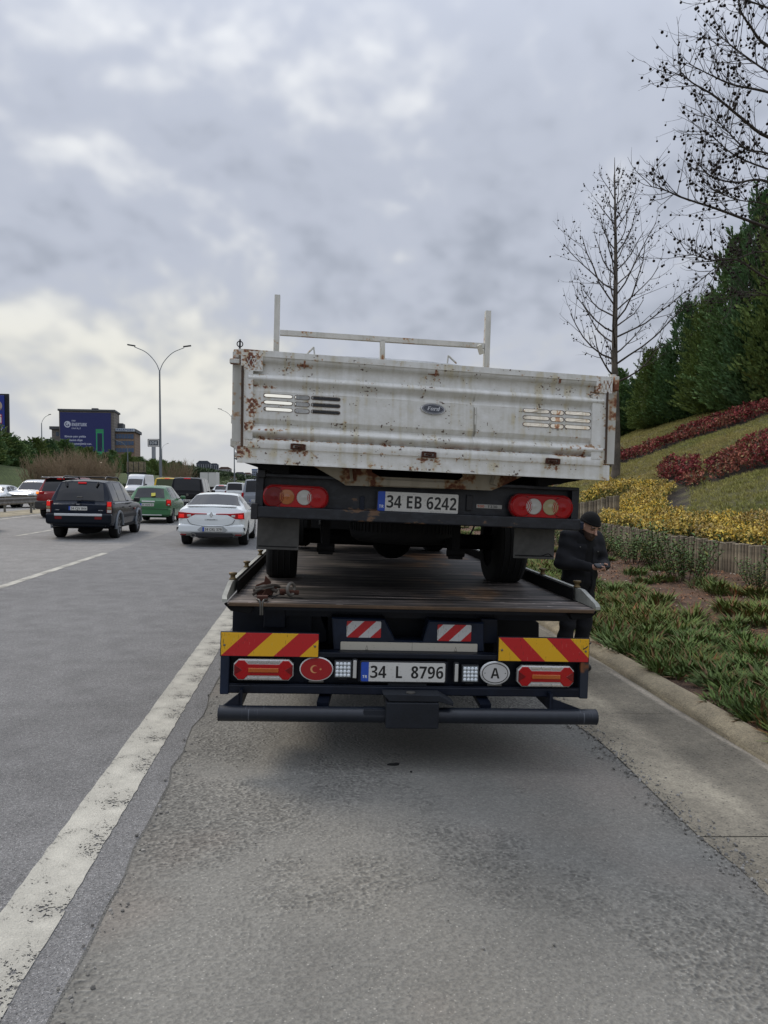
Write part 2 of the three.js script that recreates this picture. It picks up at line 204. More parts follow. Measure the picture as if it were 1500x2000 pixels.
{ // base far below everything so that the horizon closes
  const g = new THREE.PlaneGeometry(9000, 9000); g.rotateX(-Math.PI / 2); g.translate(0, -1.2, -1000); tag(mesh(metreUV(g), std(0x4b4c42, 1), 'ground', scene), null, null, null, 'structure');
  const rag = (x, z) => x + 0.035 * (fbm(0, z * 4, 4, 0, 88) - 0.5) * 2 + 0.012 * (fbm(0, z * 0.6, 2, 0, 89) - 0.5);
  // worn shoulder; the lane's upper layer ends on it in a ragged step
  strip(steps([[-1.1, 2.2, 0.15]]), ZS, (x, z) => -0.04 * x + 0.012 * (fbm(x * 1.2, z * 0.7, 3, 0, 41) - 0.5) + 0.009 * smooth(-0.45, -0.81, x), M.shoulder, 'shoulder', (x, z) => {
    const k = stain(x, z, 44, 0.22) * stain(x, z, 48, 0.18, 2.4), oil = smooth(0.5, 0.75, fbm(x * 1.1 + 7, z * 0.5, 4, 0, 52)) * 0.16, edge = smooth(0.30, 0.02, x + 0.81 + 0.15 * (fbm(x * 6, z * 3, 3, 0, 55) - 0.5)) * 0.14, br = smooth(0.5, 0.8, fbm(x * 0.8, z * 0.8, 3, 0, 57));
    const q = k * (1 - oil - edge); return [q * (1 + 0.03 * br), q, q * (1 - 0.04 * br)]; });
  const lane = strip([-4.7, -4, -3.3, -2.6, -1.9, -1.4, -1.0, -0.86, -0.81], ZS, x => 0.046 + 0.025 * (-0.81 - x), M.lane1, 'nearside_lane', (x, z) => { const w = Math.exp(-(((x + 2.0) ** 2) / 0.25)) + Math.exp(-(((x + 3.7) ** 2) / 0.25)), k = stain(x, z, 47, 0.22) * (1 - 0.06 * w); return [k, k, k]; }, (x, z, i, n) => i === n - 1 ? rag(x, z) : x);
  // the step face
  const p = [], idx = []; ZS.forEach((z, j) => { const x = rag(-0.81, z); p.push(x, 0.046, z, x + 0.02, -0.04 * x - 0.004, z); if (j) { const a = j * 2; idx.push(a - 2, a - 1, a, a - 1, a + 1, a); } });
  const sg = new THREE.BufferGeometry(); sg.setAttribute('position', new THREE.Float32BufferAttribute(p, 3)); sg.setIndex(idx); sg.computeVertexNormals(); tag(mesh(metreUV(sg), std(0x77756f, 0.95, { bumpMap: shB, bumpScale: 0.01 }), 'asphalt_edge', scene), null, null, null, 'structure');
  strip(steps([[-12.9, -4.7, 0.8]]), ZS, x => 0.046 + 0.025 * (-0.81 - x), M.lane2, 'outer_lanes', (x, z) => { const k = stain(x, z, 49, 0.2); return [k, k * 0.99, k * 0.97]; });
  strip([-15.6, -14.9, -14.2, -13.5, -12.9], ZS, x => road(x), M.concrete, 'median', (x, z) => { const k = 0.82 * stain(x, z, 50, 0.4, 1.5); return [k, k, k * 0.93]; });
  strip(steps([[-28.6, -15.6, 1.3]]), ZS, x => road(x), M.lane2, 'opposite_carriageway', (x, z) => { const k = stain(x, z, 51, 0.2); return [k, k, k]; });
  // gutter slabs with open joints; the joint seen near the camera and one behind the bumper
  const j0 = onGround(1450, 1636, road).z, j1 = onGround(1215, 1394, road).z, d = j0 - j1; let z0 = 6, js = []; for (let z = j0 + 3 * d; z > -60; z -= d) js.push(z);
  js.push(-200, -1600); let prev = js[0]; const R = rng(5);
  for (const z of js.slice(1)) { const t = (R() - 0.5) * 0.02; strip([1.93, 2.1, 2.3, 2.45, 2.55, 2.62, 2.69, 2.76, 2.8, 2.83, 2.86, 2.89, KERB + 0.03], steps([[prev - 0.004, z + 0.004, z < -60 ? 40 : 0.3]]), x => -0.04 * x + 0.005 + t * 0.06, M.concrete, 'gutter_slab', (x, zz) => { const wet = smooth(0.42, 0.3, Math.abs(x - 2.72) + 0.14 * (fbm(x, zz * 1.5, 3, 0, 58) - 0.2)), dirt = smooth(0.3, 0.02, x - 1.93 + 0.22 * (fbm(x * 3, zz * 3, 3, 0, 59) - 0.5)); const k = stain(x, zz, 53, 0.3, 1.2) * (1 - 0.42 * smooth(0.2, 0.8, wet)) * (1 - 0.25 * dirt), sl = smooth(0.045, 0.015, Math.abs(x - 2.86 + 0.05 * (fbm(1, zz * 2, 3, 0, 67) - 0.5))) * smooth(0.35, 0.6, fbm(x * 20, zz * 6, 3, 0, 68)), q = k + 0.5 * sl; return [q, q, q + 0.06 * sl]; }, (x, zz, i) => i === 0 ? x + 0.10 * (fbm(2, zz * 1.6, 4, 0, 61) - 0.5) : x); prev = z; }
  // rounded low kerb
  const prof = [[KERB - 0.005, -0.125], [KERB + 0.01, -0.085], [KERB + 0.05, -0.055], [KERB + 0.13, -0.03], [KERB + 0.2, -0.028], [KERB + 0.235, -0.05], [KERB + 0.24, -0.2]], kz = steps([[6, -40, 0.4], [-40, -300, 10], [-300, -1600, 130]]), kp = [], ki = [];
  kz.forEach((z, j) => { prof.forEach(([x, y], i) => kp.push(x + (i > 0 && i < 5 ? 0.012 * (fbm(x * 2, z * 1.5, 2, 0, 66) - 0.5) : 0), y + (i > 0 && i < 5 ? 0.012 * (fbm(x, z * 2, 2, 0, 65) - 0.5) : 0), z)); if (j) for (let i = 0; i < prof.length - 1; i++) { const n = prof.length, a = (j - 1) * n + i, b = a + 1, c = a + n, e = c + 1; ki.push(a, b, c, b, e, c); } });
  const kg = new THREE.BufferGeometry(); kg.setAttribute('position', new THREE.Float32BufferAttribute(kp, 3)); kg.setIndex(ki); kg.computeVertexNormals(); tag(mesh(metreUV(kg), M.kerb, 'kerb', scene), null, null, null, 'structure');
  // painted lines, worn through to the stones
  const paint = makeTex(1024, 1024, (u, v) => { const n = fbm(u * 9, v * 9, 5, 9, 80), f = vn(u * 110, v * 110, 110, 84), f2 = vn(u * 260 | 0, v * 260 | 0, 0, 85); const wear = n * 0.55 + f * 0.3 + f2 * 0.15; const c = 166 + (n - 0.5) * 54 + (f2 - 0.5) * 18; return [c * 1.01, c * 0.995, c * 0.93, wear < 0.36 ? 0 : 255]; });
  const pm = std(0xffffff, 0.8, { map: scaled(paint, 1.0), bumpMap: scaled(lane1B, 0.72), bumpScale: 0.004, alphaTest: 0.5, vertexColors: true });
  const line = (x0, x1, za, zb, name, rough = 0.012) => strip([x0, (x0 + x1) / 2, x1], (za > -20 && zb < -20 ? steps([[za, -20, 0.06], [-20, zb, 4]]) : steps([[za, zb, za > -20 ? 0.06 : 0.5]])), x => 0.050 + 0.025 * (-0.81 - x), pm, name, (x, z) => { const k = stain(x, z, 83, 0.25, 1.6); return [k, k, k]; }, (x, z, i) => { const o = x > -2 ? 0.0042 * Math.min(-z, 12) : 0; return o + (i === 1 ? x : x + rough * 2 * (fbm(i * 9, z * 20, 3, 0, 82) - 0.5)); });
  line(-1.2, -0.965, 4, -900, 'edge_line', 0.008);
  for (let k = 0; k < 9; k++) { const a = -10.6 - k * 17; if (k === 0) line(-4.78, -4.63, a, -17.9, 'lane_line', 0.006); else line(-4.78, -4.63, a - 7, a - 13, 'lane_line', 0.006); line(-8.5, -8.36, a - 12, a - 18, 'lane_line', 0.006); }
  line(-12.45, -12.28, 0, -900, 'edge_line', 0.006);
}
// ---------------------------------------------------------------- planted bank on the right
const inside = (pts, x, z) => { let c = false; for (let i = 0, j = pts.length - 1; i < pts.length; j = i++) { const [a, b] = pts[i], [d, e] = pts[j]; if ((b > z) !== (e > z) && x < (d - a) * (z - b) / (e - b) + a) c = !c; } return c; };
const footprint = list => list.map(([px, py]) => { const p = onGround(px, py, landAt); return [p.x, p.z]; });
const POLY = {
  yellow: footprint([[1168, 1043], [1188, 1012], [1220, 982], [1248, 962], [1300, 951], [1316, 962], [1292, 990], [1304, 1012], [1332, 1025], [1352, 1031], [1420, 1033], [1500, 1031], [1600, 1034], [1600, 1102], [1500, 1086], [1400, 1067], [1280, 1050]]),
  yellowFar: footprint([[1136, 982], [1180, 966], [1236, 954], [1254, 950], [1236, 962], [1190, 976], [1138, 994]]),
  redTop: footprint([[1080, 948], [1150, 926], [1208, 900], [1245, 889], [1268, 877], [1300, 868], [1360, 838], [1430, 815], [1500, 798], [1600, 778], [1600, 796], [1500, 812], [1430, 836], [1360, 856], [1300, 877], [1270, 889], [1214, 905], [1150, 932], [1082, 952]]),
  redMid: footprint([[1284, 939], [1306, 916], [1350, 916], [1374, 938], [1362, 954], [1320, 953]]),
  redRight: footprint([[1378, 930], [1398, 906], [1450, 891], [1500, 874], [1600, 852], [1600, 903], [1500, 915], [1440, 930], [1388, 946]]),
  mulch: footprint([[1300, 962], [1345, 948], [1350, 985], [1338, 1004], [1310, 1000], [1296, 982]]),
};
const soilC = makeTex(1024, 1024, (u, v) => { const n = fbm(u * 8, v * 8, 5, 8, 110), f = vn(u * 200 | 0, v * 200 | 0, 0, 112), s = vn(u * 90, v * 90, 90, 114); const c = 150 + (n - 0.5) * 110 + (f - 0.5) * 60 + (s - 0.5) * 40; return [c, c, c]; });
const soilB = makeTex(512, 512, (u, v) => { const c = 255 * (0.5 * fbm(u * 12, v * 12, 4, 12, 110) + 0.5 * vn(u * 90, v * 90, 90, 111)); return [c, c, c]; }, false);
M.land = std(0xffffff, 0.95, { map: scaled(soilC, 0.7), bumpMap: scaled(soilB, 0.9), bumpScale: 0.03, vertexColors: true });
const grassy = (x, z) => x > 8.0 && !inside(POLY.mulch, x, z) && !inside(POLY.yellow, x, z) && !inside(POLY.redMid, x, z) && !inside(POLY.redRight, x, z) && !inside(POLY.redTop, x, z);
const grassTone = (x, z) => { const k = fbm(x * 0.35, z * 0.35, 4, 0, 120), d = fbm(x * 2.2, z * 2.2, 3, 0, 124); const t = clamp(k * 1.1 + d * 0.5 - 0.3); return [lerp(0.27, 0.44, t), lerp(0.285, 0.365, t), lerp(0.085, 0.14, t)]; };
strip(steps([[KERB + 0.19, 7.0, 0.22], [7.0, 7.4, 0.08], [7.4, 20, 0.4], [20, 60, 4], [60, 400, 60]]), steps([[6, -34, 0.4], [-34, -70, 1], [-70, -200, 8], [-200, -1600, 100]]), rightLand, M.land, 'planted_bank', (x, z) => {
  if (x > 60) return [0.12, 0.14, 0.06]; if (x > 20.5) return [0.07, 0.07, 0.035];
  if (grassy(x, z)) return grassTone(x, z).map(c => c * 0.75);
  const k = 0.7 + 0.6 * fbm(x * 1.6, z * 1.6, 3, 0, 130); return x > 7.3 ? [0.11 * k, 0.085 * k, 0.06 * k] : [0.30 * k, 0.165 * k, 0.095 * k]; });
strip([-400, -200, -100, -70, -55, -45, -38, -36, -34, -32, -31, -30, -29.3, -28.6], steps([[6, -300, 6], [-300, -1600, 60]]), leftLand, M.land, 'grass_bank', (x, z) => { const k = 0.8 + 0.5 * fbm(x * 0.4, z * 0.4, 3, 0, 135); return x < -36 ? [0.06 * k, 0.075 * k, 0.035 * k] : [0.15 * k, 0.22 * k, 0.05 * k]; });

// leaves: small bent lozenges; list of {p, d, s, w, c} -> one geometry
class Leaves {
  constructor() { this.p = []; this.c = []; this.n = 0; }
  add(p, d, up, len, wid, c, bend = 0.15) { // base p, along d, blade faces up
    const s = d.clone().cross(up).normalize().multiplyScalar(wid / 2), n = s.clone().cross(d).normalize();
    const m = p.clone().addScaledVector(d, len * 0.5).addScaledVector(n, len * bend), t = p.clone().addScaledVector(d, len), a = m.clone().add(s).addScaledVector(n, wid * 0.15), b = m.clone().sub(s).addScaledVector(n, wid * 0.15);
    for (const q of [p, a, m, p, m, b, a, t, m, m, t, b]) this.p.push(q.x, q.y, q.z); for (let i = 0; i < 12; i++) this.c.push(c[0], c[1], c[2]); this.n++;
  }
  flat(p, d, up, len, wid, c) { const s = d.clone().cross(up).normalize().multiplyScalar(wid / 2), m = p.clone().addScaledVector(d, len * 0.45), t = p.clone().addScaledVector(d, len), a = m.clone().add(s), b = m.clone().sub(s); for (const q of [p, a, b, a, t, b]) this.p.push(q.x, q.y, q.z); for (let i = 0; i < 6; i++) this.c.push(c[0], c[1], c[2]); this.n++; }
  geo() { const g = new THREE.BufferGeometry(); g.setAttribute('position', new THREE.Float32BufferAttribute(this.p, 3)); g.setAttribute('color', new THREE.Float32BufferAttribute(this.c, 3)); g.computeVertexNormals(); return plain(g); }
}
const leafMat = (rough = 0.6) => phys(0xffffff, rough, { vertexColors: true, side: THREE.DoubleSide, specularIntensity: 0.35 });
M.leaf = leafMat(0.75); M.dry = leafMat(0.9);
const dirR = (R, up = 0) => { const a = R() * 6.283, y = R() * 2 - 1, s = Math.sqrt(1 - y * y); return V(Math.cos(a) * s, y + up, Math.sin(a) * s).normalize(); };
// low hedges: an uneven mound filled with leaf clusters
function hedge(name, label, category, pts, height, per, leafLen, tone, seed, group) {
  const R = rng(seed), L = new Leaves(), xs = pts.map(p => p[0]), zs = pts.map(p => p[1]), x0 = Math.min(...xs), x1 = Math.max(...xs), z0 = Math.min(...zs), z1 = Math.max(...zs);
  const cx = (x0 + x1) / 2, cz = (z0 + z1) / 2, cy = landAt(cx, cz), n = Math.round((x1 - x0) * (z1 - z0) * per);
  const mound = (x, z) => height * (0.3 + 1.2 * fbm(x * 1.3, z * 1.3, 3, 0, seed) + 0.35 * (vn(x * 4, z * 4, 0, seed + 5) - 0.5));
  for (let i = 0; i < n; i++) { const x = lerp(x0, x1, R()) , z = lerp(z0, z1, R()); if (!inside(pts, x + (R() - 0.5) * 0.18, z + (R() - 0.5) * 0.18)) continue;
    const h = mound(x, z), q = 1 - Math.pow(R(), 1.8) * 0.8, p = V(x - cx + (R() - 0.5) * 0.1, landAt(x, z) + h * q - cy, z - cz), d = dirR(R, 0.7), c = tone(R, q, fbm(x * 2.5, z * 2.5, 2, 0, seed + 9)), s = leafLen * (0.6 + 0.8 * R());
    L.add(p, d, dirR(R, 0.6), s, s * 0.52, c); }
  const t = thing(name, label, category, [cx, cy, cz], 0, group); mesh(L.geo(), M.leaf, 'foliage', t);
  // woody stems under the leaves
  const st = []; for (let i = 0; i < n / 260; i++) { const x = lerp(x0, x1, R()), z = lerp(z0, z1, R()); if (!inside(pts, x, z)) continue; const b = V(x - cx, landAt(x, z) - cy - 0.02, z - cz); st.push(rod(b, b.clone().add(V((R() - 0.5) * 0.2, mound(x, z) * 0.8, (R() - 0.5) * 0.2)), 0.008, 0.004, 4, false)); }
  if (st.length) put(st, std(0x3a2c22, 0.9), 'stems', t).userData.kind = 'stuff'; return t;
}
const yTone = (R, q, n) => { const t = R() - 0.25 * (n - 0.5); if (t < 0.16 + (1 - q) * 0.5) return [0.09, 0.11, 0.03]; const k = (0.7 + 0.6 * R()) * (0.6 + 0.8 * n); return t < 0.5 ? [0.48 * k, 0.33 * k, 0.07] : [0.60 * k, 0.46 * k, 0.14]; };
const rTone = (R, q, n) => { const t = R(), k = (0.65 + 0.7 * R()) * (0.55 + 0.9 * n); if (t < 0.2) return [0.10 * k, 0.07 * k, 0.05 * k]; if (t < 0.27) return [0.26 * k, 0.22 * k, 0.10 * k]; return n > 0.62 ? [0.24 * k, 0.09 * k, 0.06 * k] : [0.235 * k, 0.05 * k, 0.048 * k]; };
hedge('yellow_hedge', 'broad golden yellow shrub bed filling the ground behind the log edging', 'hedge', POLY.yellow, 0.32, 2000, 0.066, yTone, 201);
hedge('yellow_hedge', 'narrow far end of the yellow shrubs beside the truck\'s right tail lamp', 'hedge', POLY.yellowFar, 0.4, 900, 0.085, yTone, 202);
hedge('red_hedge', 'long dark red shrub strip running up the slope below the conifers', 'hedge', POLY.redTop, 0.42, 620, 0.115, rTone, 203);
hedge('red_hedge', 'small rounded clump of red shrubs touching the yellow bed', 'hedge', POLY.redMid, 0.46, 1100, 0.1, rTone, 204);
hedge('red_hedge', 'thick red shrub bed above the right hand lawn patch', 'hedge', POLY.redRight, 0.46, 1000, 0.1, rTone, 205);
// log palisade holding the bed, and its far return
function palisade(label, a, b, n, top, bot, seed) {
  const R = rng(seed), t = thing('log_palisade', label, 'edging', [a.x, 0, a.z]); const shape = k => { const r = 0.046 + 0.006 * k, g = new THREE.CylinderGeometry(r * 0.97, r, 1, 9, 1); const c = new THREE.CylinderGeometry(r * 0.82, r * 0.97, 0.015, 9, 1); c.translate(0, 0.5075, 0); return merge([g, c]); };
  const gs = [0, 1, 2].map(shape), ms = [0xb5a68d, 0xa3957f, 0xc0b298, 0x8f836f].map(c => std(c, 0.9, { map: grime, bumpMap: scratch, bumpScale: 0.004 }));
  for (let i = 0; i < n; i++) { const f = i / (n - 1), p = a.clone().lerp(b, f), y1 = top(f) + (R() - 0.5) * 0.05, y0 = bot(f); const o = mesh(gs[Math.floor(R() * 3)], ms[Math.floor(R() * 4)], 'log', t); o.position.set(p.x - a.x + (R() - 0.5) * 0.012, (y0 + y1) / 2, p.z - a.z); o.scale.y = y1 - y0; o.rotation.set((R() - 0.5) * 0.03, R() * 6, (R() - 0.5) * 0.03); }
}
palisade('weathered row of upright logs below the yellow shrubs', V(7.02, 0, -6.5), V(7.2, 0, -20.5), 140, f => 0.70 + 0.02 * Math.sin(f * 9), () => -0.02, 31);
{ const a = P(1126, 985, 22.5), b = P(1206, 968, 21); palisade('short far row of upright logs beside the right tail lamp', a, b, 15, f => lerp(a.y, b.y, f), f => lerp(a.y, b.y, f) - 0.75, 33); }
// ---------------------------------------------------------------- ground plants
{ // strap leaved ground cover along the kerb
  const R = rng(301), L = new Leaves();
  for (let i = 0; i < 34; i++) { const a = R() * 6.283, out = 0.25 + R() * 0.9, d = V(Math.cos(a) * out, 1, Math.sin(a) * out).normalize(), k = 0.75 + 0.5 * R(), red = R() < 0.05; const r = Math.sqrt(R()) * 0.09;
    L.add(V(Math.cos(a) * r, -0.01, Math.sin(a) * r), d, V(Math.cos(a), 0.3, Math.sin(a)), 0.10 + 0.09 * R(), 0.014 + 0.007 * R(), red ? [0.18 * k, 0.11 * k, 0.06 * k] : [0.115 * k, 0.17 * k, 0.055 * k], -0.08 - 0.1 * R()); }
  const g = L.geo(), spots = [], D = new THREE.Object3D();
  for (let i = 0; i < 26000; i++) { const z = -1.5 - Math.pow(R(), 1.5) * 42, x = lerp(3.17, 6.9, Math.pow(R(), 1.15)); const n = fbm(x * 1.1, z * 1.1, 3, 0, 310), edge = 4.25 + 1.6 * (n - 0.5); let dens = x < 3.28 ? 0.55 : x < edge ? 1 : x < edge + 0.4 ? 0.45 : 0; const cl = smooth(0.55, 0.68, fbm(x * 1.7, z * 1.7, 2, 0, 314)); dens = Math.max(dens * smooth(0.30, 0.44, fbm(x * 1.9, z * 1.9, 3, 0, 317)), x < 6.2 ? cl * 0.7 : 0) * (z < -20 ? 0.8 : 1); if (R() > dens) continue; spots.push([x, z, R()]); }
  const im = new THREE.InstancedMesh(g, M.leaf, spots.length); im.name = 'ground_cover'; const C = new THREE.Color();
  spots.forEach(([x, z, r], i) => { D.position.set(x, rightLand(x, z), z); D.rotation.set((R() - 0.5) * 0.35, R() * 6.28, (R() - 0.5) * 0.35 + (x < 3.4 ? 0.35 : 0)); const patch = fbm(x * 0.9, z * 0.9, 2, 0, 319), s = (0.55 + 0.7 * R()) * (0.7 + 0.6 * patch); D.scale.set(s * 1.15, s * (0.6 + 0.45 * R()), s * 1.15); D.updateMatrix(); im.setMatrixAt(i, D.matrix); const k = (0.75 + 0.5 * R()) * 0.95; if (r < 0.03) im.setColorAt(i, C.setRGB(k * 1.7, k * 1.0, k * 0.9)); else im.setColorAt(i, C.setRGB(k * (0.85 + 0.4 * patch), k, k * (0.7 + 0.4 * R()))); });
  im.castShadow = im.receiveShadow = true; tag(im, 'green strap leaved ground cover spreading beside the kerb', 'ground cover', null, 'stuff'); scene.add(im);
}
{ // fallen leaves and clods on the bare soil
  const R = rng(320), L = new Leaves(); L.add(V(-0.02, 0.004, 0), V(1, 0.15, 0.1).normalize(), V(0, 1, 0), 0.05, 0.028, [1, 1, 1], 0.2); const g = L.geo(), n = 9000, im = new THREE.InstancedMesh(g, M.dry, n), D = new THREE.Object3D(), C = new THREE.Color(); im.name = 'leaf_litter';
  for (let i = 0; i < n; i++) { const z = -3 - Math.pow(R(), 1.2) * 26, x = lerp(3.3, 7, R()); D.position.set(x, rightLand(x, z) + 0.004, z); D.rotation.set((R() - 0.5), R() * 6.3, (R() - 0.5)); const s = 0.5 + R() * 0.9; D.scale.set(s, s, s); D.updateMatrix(); im.setMatrixAt(i, D.matrix); const k = 0.5 + 0.9 * R(); if (R() < 0.12) im.setColorAt(i, C.setRGB(0.4 * k, 0.36 * k, 0.3 * k)); else im.setColorAt(i, C.setRGB(0.26 * k, 0.135 * k, 0.075 * k)); }
  tag(im, 'dry brown leaves scattered on the soil before the logs', 'leaf litter', null, 'stuff'); im.receiveShadow = true; scene.add(im);
}
{ // lawn on the slope
  const R = rng(330), L = new Leaves(); for (let i = 0; i < 9; i++) { const a = R() * 6.28, d = V(Math.cos(a) * 0.5, 1, Math.sin(a) * 0.5).normalize(); L.flat(V(Math.cos(a) * 0.05 * R(), 0, Math.sin(a) * 0.05), d, V(Math.sin(a), 0.2, Math.cos(a)), 0.05 + 0.05 * R(), 0.009, [1, 1, 1]); }
  const g = L.geo(), n = 90000, im = new THREE.InstancedMesh(g, M.dry, n), D = new THREE.Object3D(), C = new THREE.Color(); im.name = 'lawn'; let k = 0;
  for (let i = 0; i < n * 2 && k < n; i++) { const x = lerp(8, 20.3, R()), z = -4 - Math.pow(R(), 1.2) * 52; if (!grassy(x, z)) continue; D.position.set(x, rightLand(x, z) - 0.005, z); D.rotation.set((R() - 0.5) * 0.4, R() * 6.3, (R() - 0.5) * 0.4); const s = 0.7 + R() * 0.9; D.scale.set(s, s * 0.9, s); D.updateMatrix(); im.setMatrixAt(k, D.matrix); const t = grassTone(x, z), q = 0.65 + 0.6 * R(); im.setColorAt(k++, C.setRGB(t[0] * q, t[1] * q, t[2] * q)); }
  im.count = k; tag(im, 'yellowing mown grass on the slope under the conifers', 'grass', null, 'stuff'); im.receiveShadow = true; scene.add(im);
}
{ // leafy shrubs in front of the logs
  const R = rng(340), protos = [];
  for (let v = 0; v < 3; v++) { const st = [], L = new Leaves(); for (let i = 0; i < 22; i++) { const a = R() * 6.28, r = Math.sqrt(R()) * 0.34, h = 0.42 + 0.36 * R(), b = V(Math.cos(a) * r * 0.5, -0.03, Math.sin(a) * r * 0.5), t = V(Math.cos(a) * r * 1.25, h, Math.sin(a) * r * 1.25); st.push(rod(b, t, 0.006, 0.003, 4, false));
      for (let j = 0; j < 24; j++) { const f = 0.16 + 0.84 * (j / 23), p = b.clone().lerp(t, f), aa = j * 2.4 + i, d = V(Math.cos(aa), 0.55, Math.sin(aa)).normalize(), k = 0.55 + 0.75 * R(), y = R() < 0.12; L.add(p, d, V(0, 1, 0), 0.06 + 0.04 * R(), 0.032, y ? [0.22 * k, 0.22 * k, 0.07 * k] : [0.09 * k, 0.15 * k, 0.05 * k], 0.12); } }
    protos.push([merge(st), L.geo()]); }
  const stem = std(0x4a3a2a, 0.9), lab = ['first', 'second', 'third', 'fourth', 'fifth', 'sixth', 'seventh', 'eighth', 'ninth', 'tenth', 'eleventh', 'twelfth', 'thirteenth', 'fourteenth'];
  const shrubs = []; for (let i = 0; i < 14; i++) shrubs.push([6.25 + 0.5 * (R() - 0.2) - (i % 3 === 1 ? 0.3 : 0), -7.6 - i * 0.98 - R() * 0.2, 0.85 + 0.45 * R()]);
  shrubs.forEach(([x, z, s], i) => { const t = thing('leafy_shrub', i === 0 ? 'dark green leafy shrub before the logs, nearest of the row' : `dark green leafy shrub before the logs, ${lab[i]} from the near end`, 'shrub', [x, rightLand(x, z), z], R() * 6, 'dark shrubs in a row before the log palisade'); const p = protos[i % 3]; mesh(p[0], stem, 'stems', t).userData.kind = 'stuff'; mesh(p[1], M.leaf, 'foliage', t); t.scale.set(s, s * (0.64 + 0.2 * R()), s); });
}
{ // grit along the broken edge of the shoulder and loose stones
  const R = rng(350), g = new THREE.IcosahedronGeometry(0.012, 0), n = 5200, im = new THREE.InstancedMesh(plain(g), std(0xffffff, 0.95), n), D = new THREE.Object3D(), C = new THREE.Color(); im.name = 'grit';
  for (let i = 0; i < n; i++) { let x, z = -1.5 - Math.pow(R(), 1.4) * 14; const e = (R() + R() + R() - 1.5); if (i < 4300) x = 1.95 + e * 0.12; else if (i < 4800) x = -0.78 + e * 0.05; else x = lerp(-0.7, 2.9, R()); D.position.set(x, road(x) + 0.008, z); D.rotation.set(R() * 6, R() * 6, R() * 6); const s = (0.2 + Math.pow(R(), 4) * 0.8) * (i > 4800 ? 0.6 : 1); D.scale.set(s, s * 0.6, s); D.updateMatrix(); im.setMatrixAt(i, D.matrix); const k = 0.11 + 0.2 * R(); im.setColorAt(i, C.setRGB(k * 1.05, k, k * 0.9)); }
  tag(im, 'loose grit along the cracked edge between asphalt and gutter', 'grit', null, 'stuff'); im.castShadow = im.receiveShadow = true; scene.add(im);
  // the scrap of dark rubber behind the truck and its crumb
  const a = onGround(768, 1495, road), sc = new THREE.Shape([[-0.035, -0.006], [-0.02, 0.008], [0.0, 0.006], [0.02, 0.018], [0.036, 0.012], [0.03, -0.004], [0.012, -0.012], [-0.015, -0.012]].map(q => new THREE.Vector2(...q))); const sg = new THREE.ExtrudeGeometry(sc, { depth: 0.006, bevelEnabled: true, bevelSize: 0.003, bevelThickness: 0.002, bevelSegments: 1 }); sg.rotateX(-Math.PI / 2);
  const s = put(sg, M.rubber, 'rubber_scrap', scene); s.position.set(a.x, a.y + 0.004, a.z); s.rotation.z = -0.04; tag(s, 'flat black rubber scrap on the asphalt behind the tow bar', 'debris');
  const b = onGround(803, 1509, road), c = put(xf(new THREE.IcosahedronGeometry(0.008, 1).scale(1, 0.5, 1.4), 0, 0, 0), M.rubber, 'rubber_crumb', scene); c.position.set(b.x, b.y + 0.006, b.z); tag(c, 'tiny black crumb near the larger rubber scrap', 'debris');
}
// ---------------------------------------------------------------- conifers
function coniferGeo(seed, n, width, tone) {     // unit height, feathery sprays reaching up and out
  const R = rng(seed), L = new Leaves(); const prof = h => Math.pow(Math.max(0, 1 - h), 0.62) * (0.55 + 0.45 * smooth(0, 0.12, h));
  const lumps = (a, h) => 0.58 + 0.8 * vn(Math.cos(a) * 2.2 + 5, h * 8 + Math.sin(a) * 2.2, 0, seed) ;
  for (let i = 0; i < n; i++) { const h = 0.01 + 0.985 * Math.pow(R(), 1.25), a = R() * 6.283, rr = width * prof(h) * lumps(a, h), q = 0.45 + 0.6 * Math.sqrt(R()), r = rr * q; const c = Math.cos(a), s = Math.sin(a), p = V(c * r, h, s * r); const rise = 0.5 + 0.9 * h + (R() - 0.5) * 0.5, d = V(c + (R() - 0.5) * 0.8, rise, s + (R() - 0.5) * 0.8).normalize(); const len = (0.028 + 0.026 * R()) * (1 - 0.3 * h), k = (0.55 + 0.6 * R()) * (0.75 + 0.5 * vn(c * 2.5 + 9, h * 14, 0, seed + 3)), t = tone; L.add(p, d, dirR(R, 0.2), len, len * 0.36, [t[0] * k, t[1] * k, t[2] * k], 0.1); }
  for (let i = 0; i < 84; i++) { const a = R() * 6.283, h = 0.12 + 0.82 * R(), rr = width * prof(h) + 0.004, ext = 0.3 + 0.75 * R() * R(); for (let j = 0; j < 30; j++) { const f = j / 30, r = rr * (0.8 + ext * f), p = V(Math.cos(a) * r, h + f * (0.05 + 0.07 * h), Math.sin(a) * r), k = 0.6 + 0.5 * R(); L.add(p.addScaledVector(dirR(R), 0.006), V(Math.cos(a) * 0.7, 1, Math.sin(a) * 0.7).addScaledVector(dirR(R), 0.5).normalize(), dirR(R), 0.034, 0.011, [tone[0] * k, tone[1] * k, tone[2] * k]); } }
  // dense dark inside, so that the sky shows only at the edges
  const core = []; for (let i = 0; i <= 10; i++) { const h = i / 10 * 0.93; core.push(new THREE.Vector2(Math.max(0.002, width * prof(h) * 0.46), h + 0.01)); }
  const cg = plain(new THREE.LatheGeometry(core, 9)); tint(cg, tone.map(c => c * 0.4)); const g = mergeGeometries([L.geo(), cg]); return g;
}
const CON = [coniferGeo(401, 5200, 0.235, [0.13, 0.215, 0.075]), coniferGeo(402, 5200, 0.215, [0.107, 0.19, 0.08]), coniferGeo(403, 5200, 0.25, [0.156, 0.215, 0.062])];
const trunkGeo = plain(new THREE.CylinderGeometry(0.006, 0.016, 0.9, 7)); trunkGeo.translate(0, 0.42, 0); const bark = std(0x3b3029, 0.95, { map: grime });
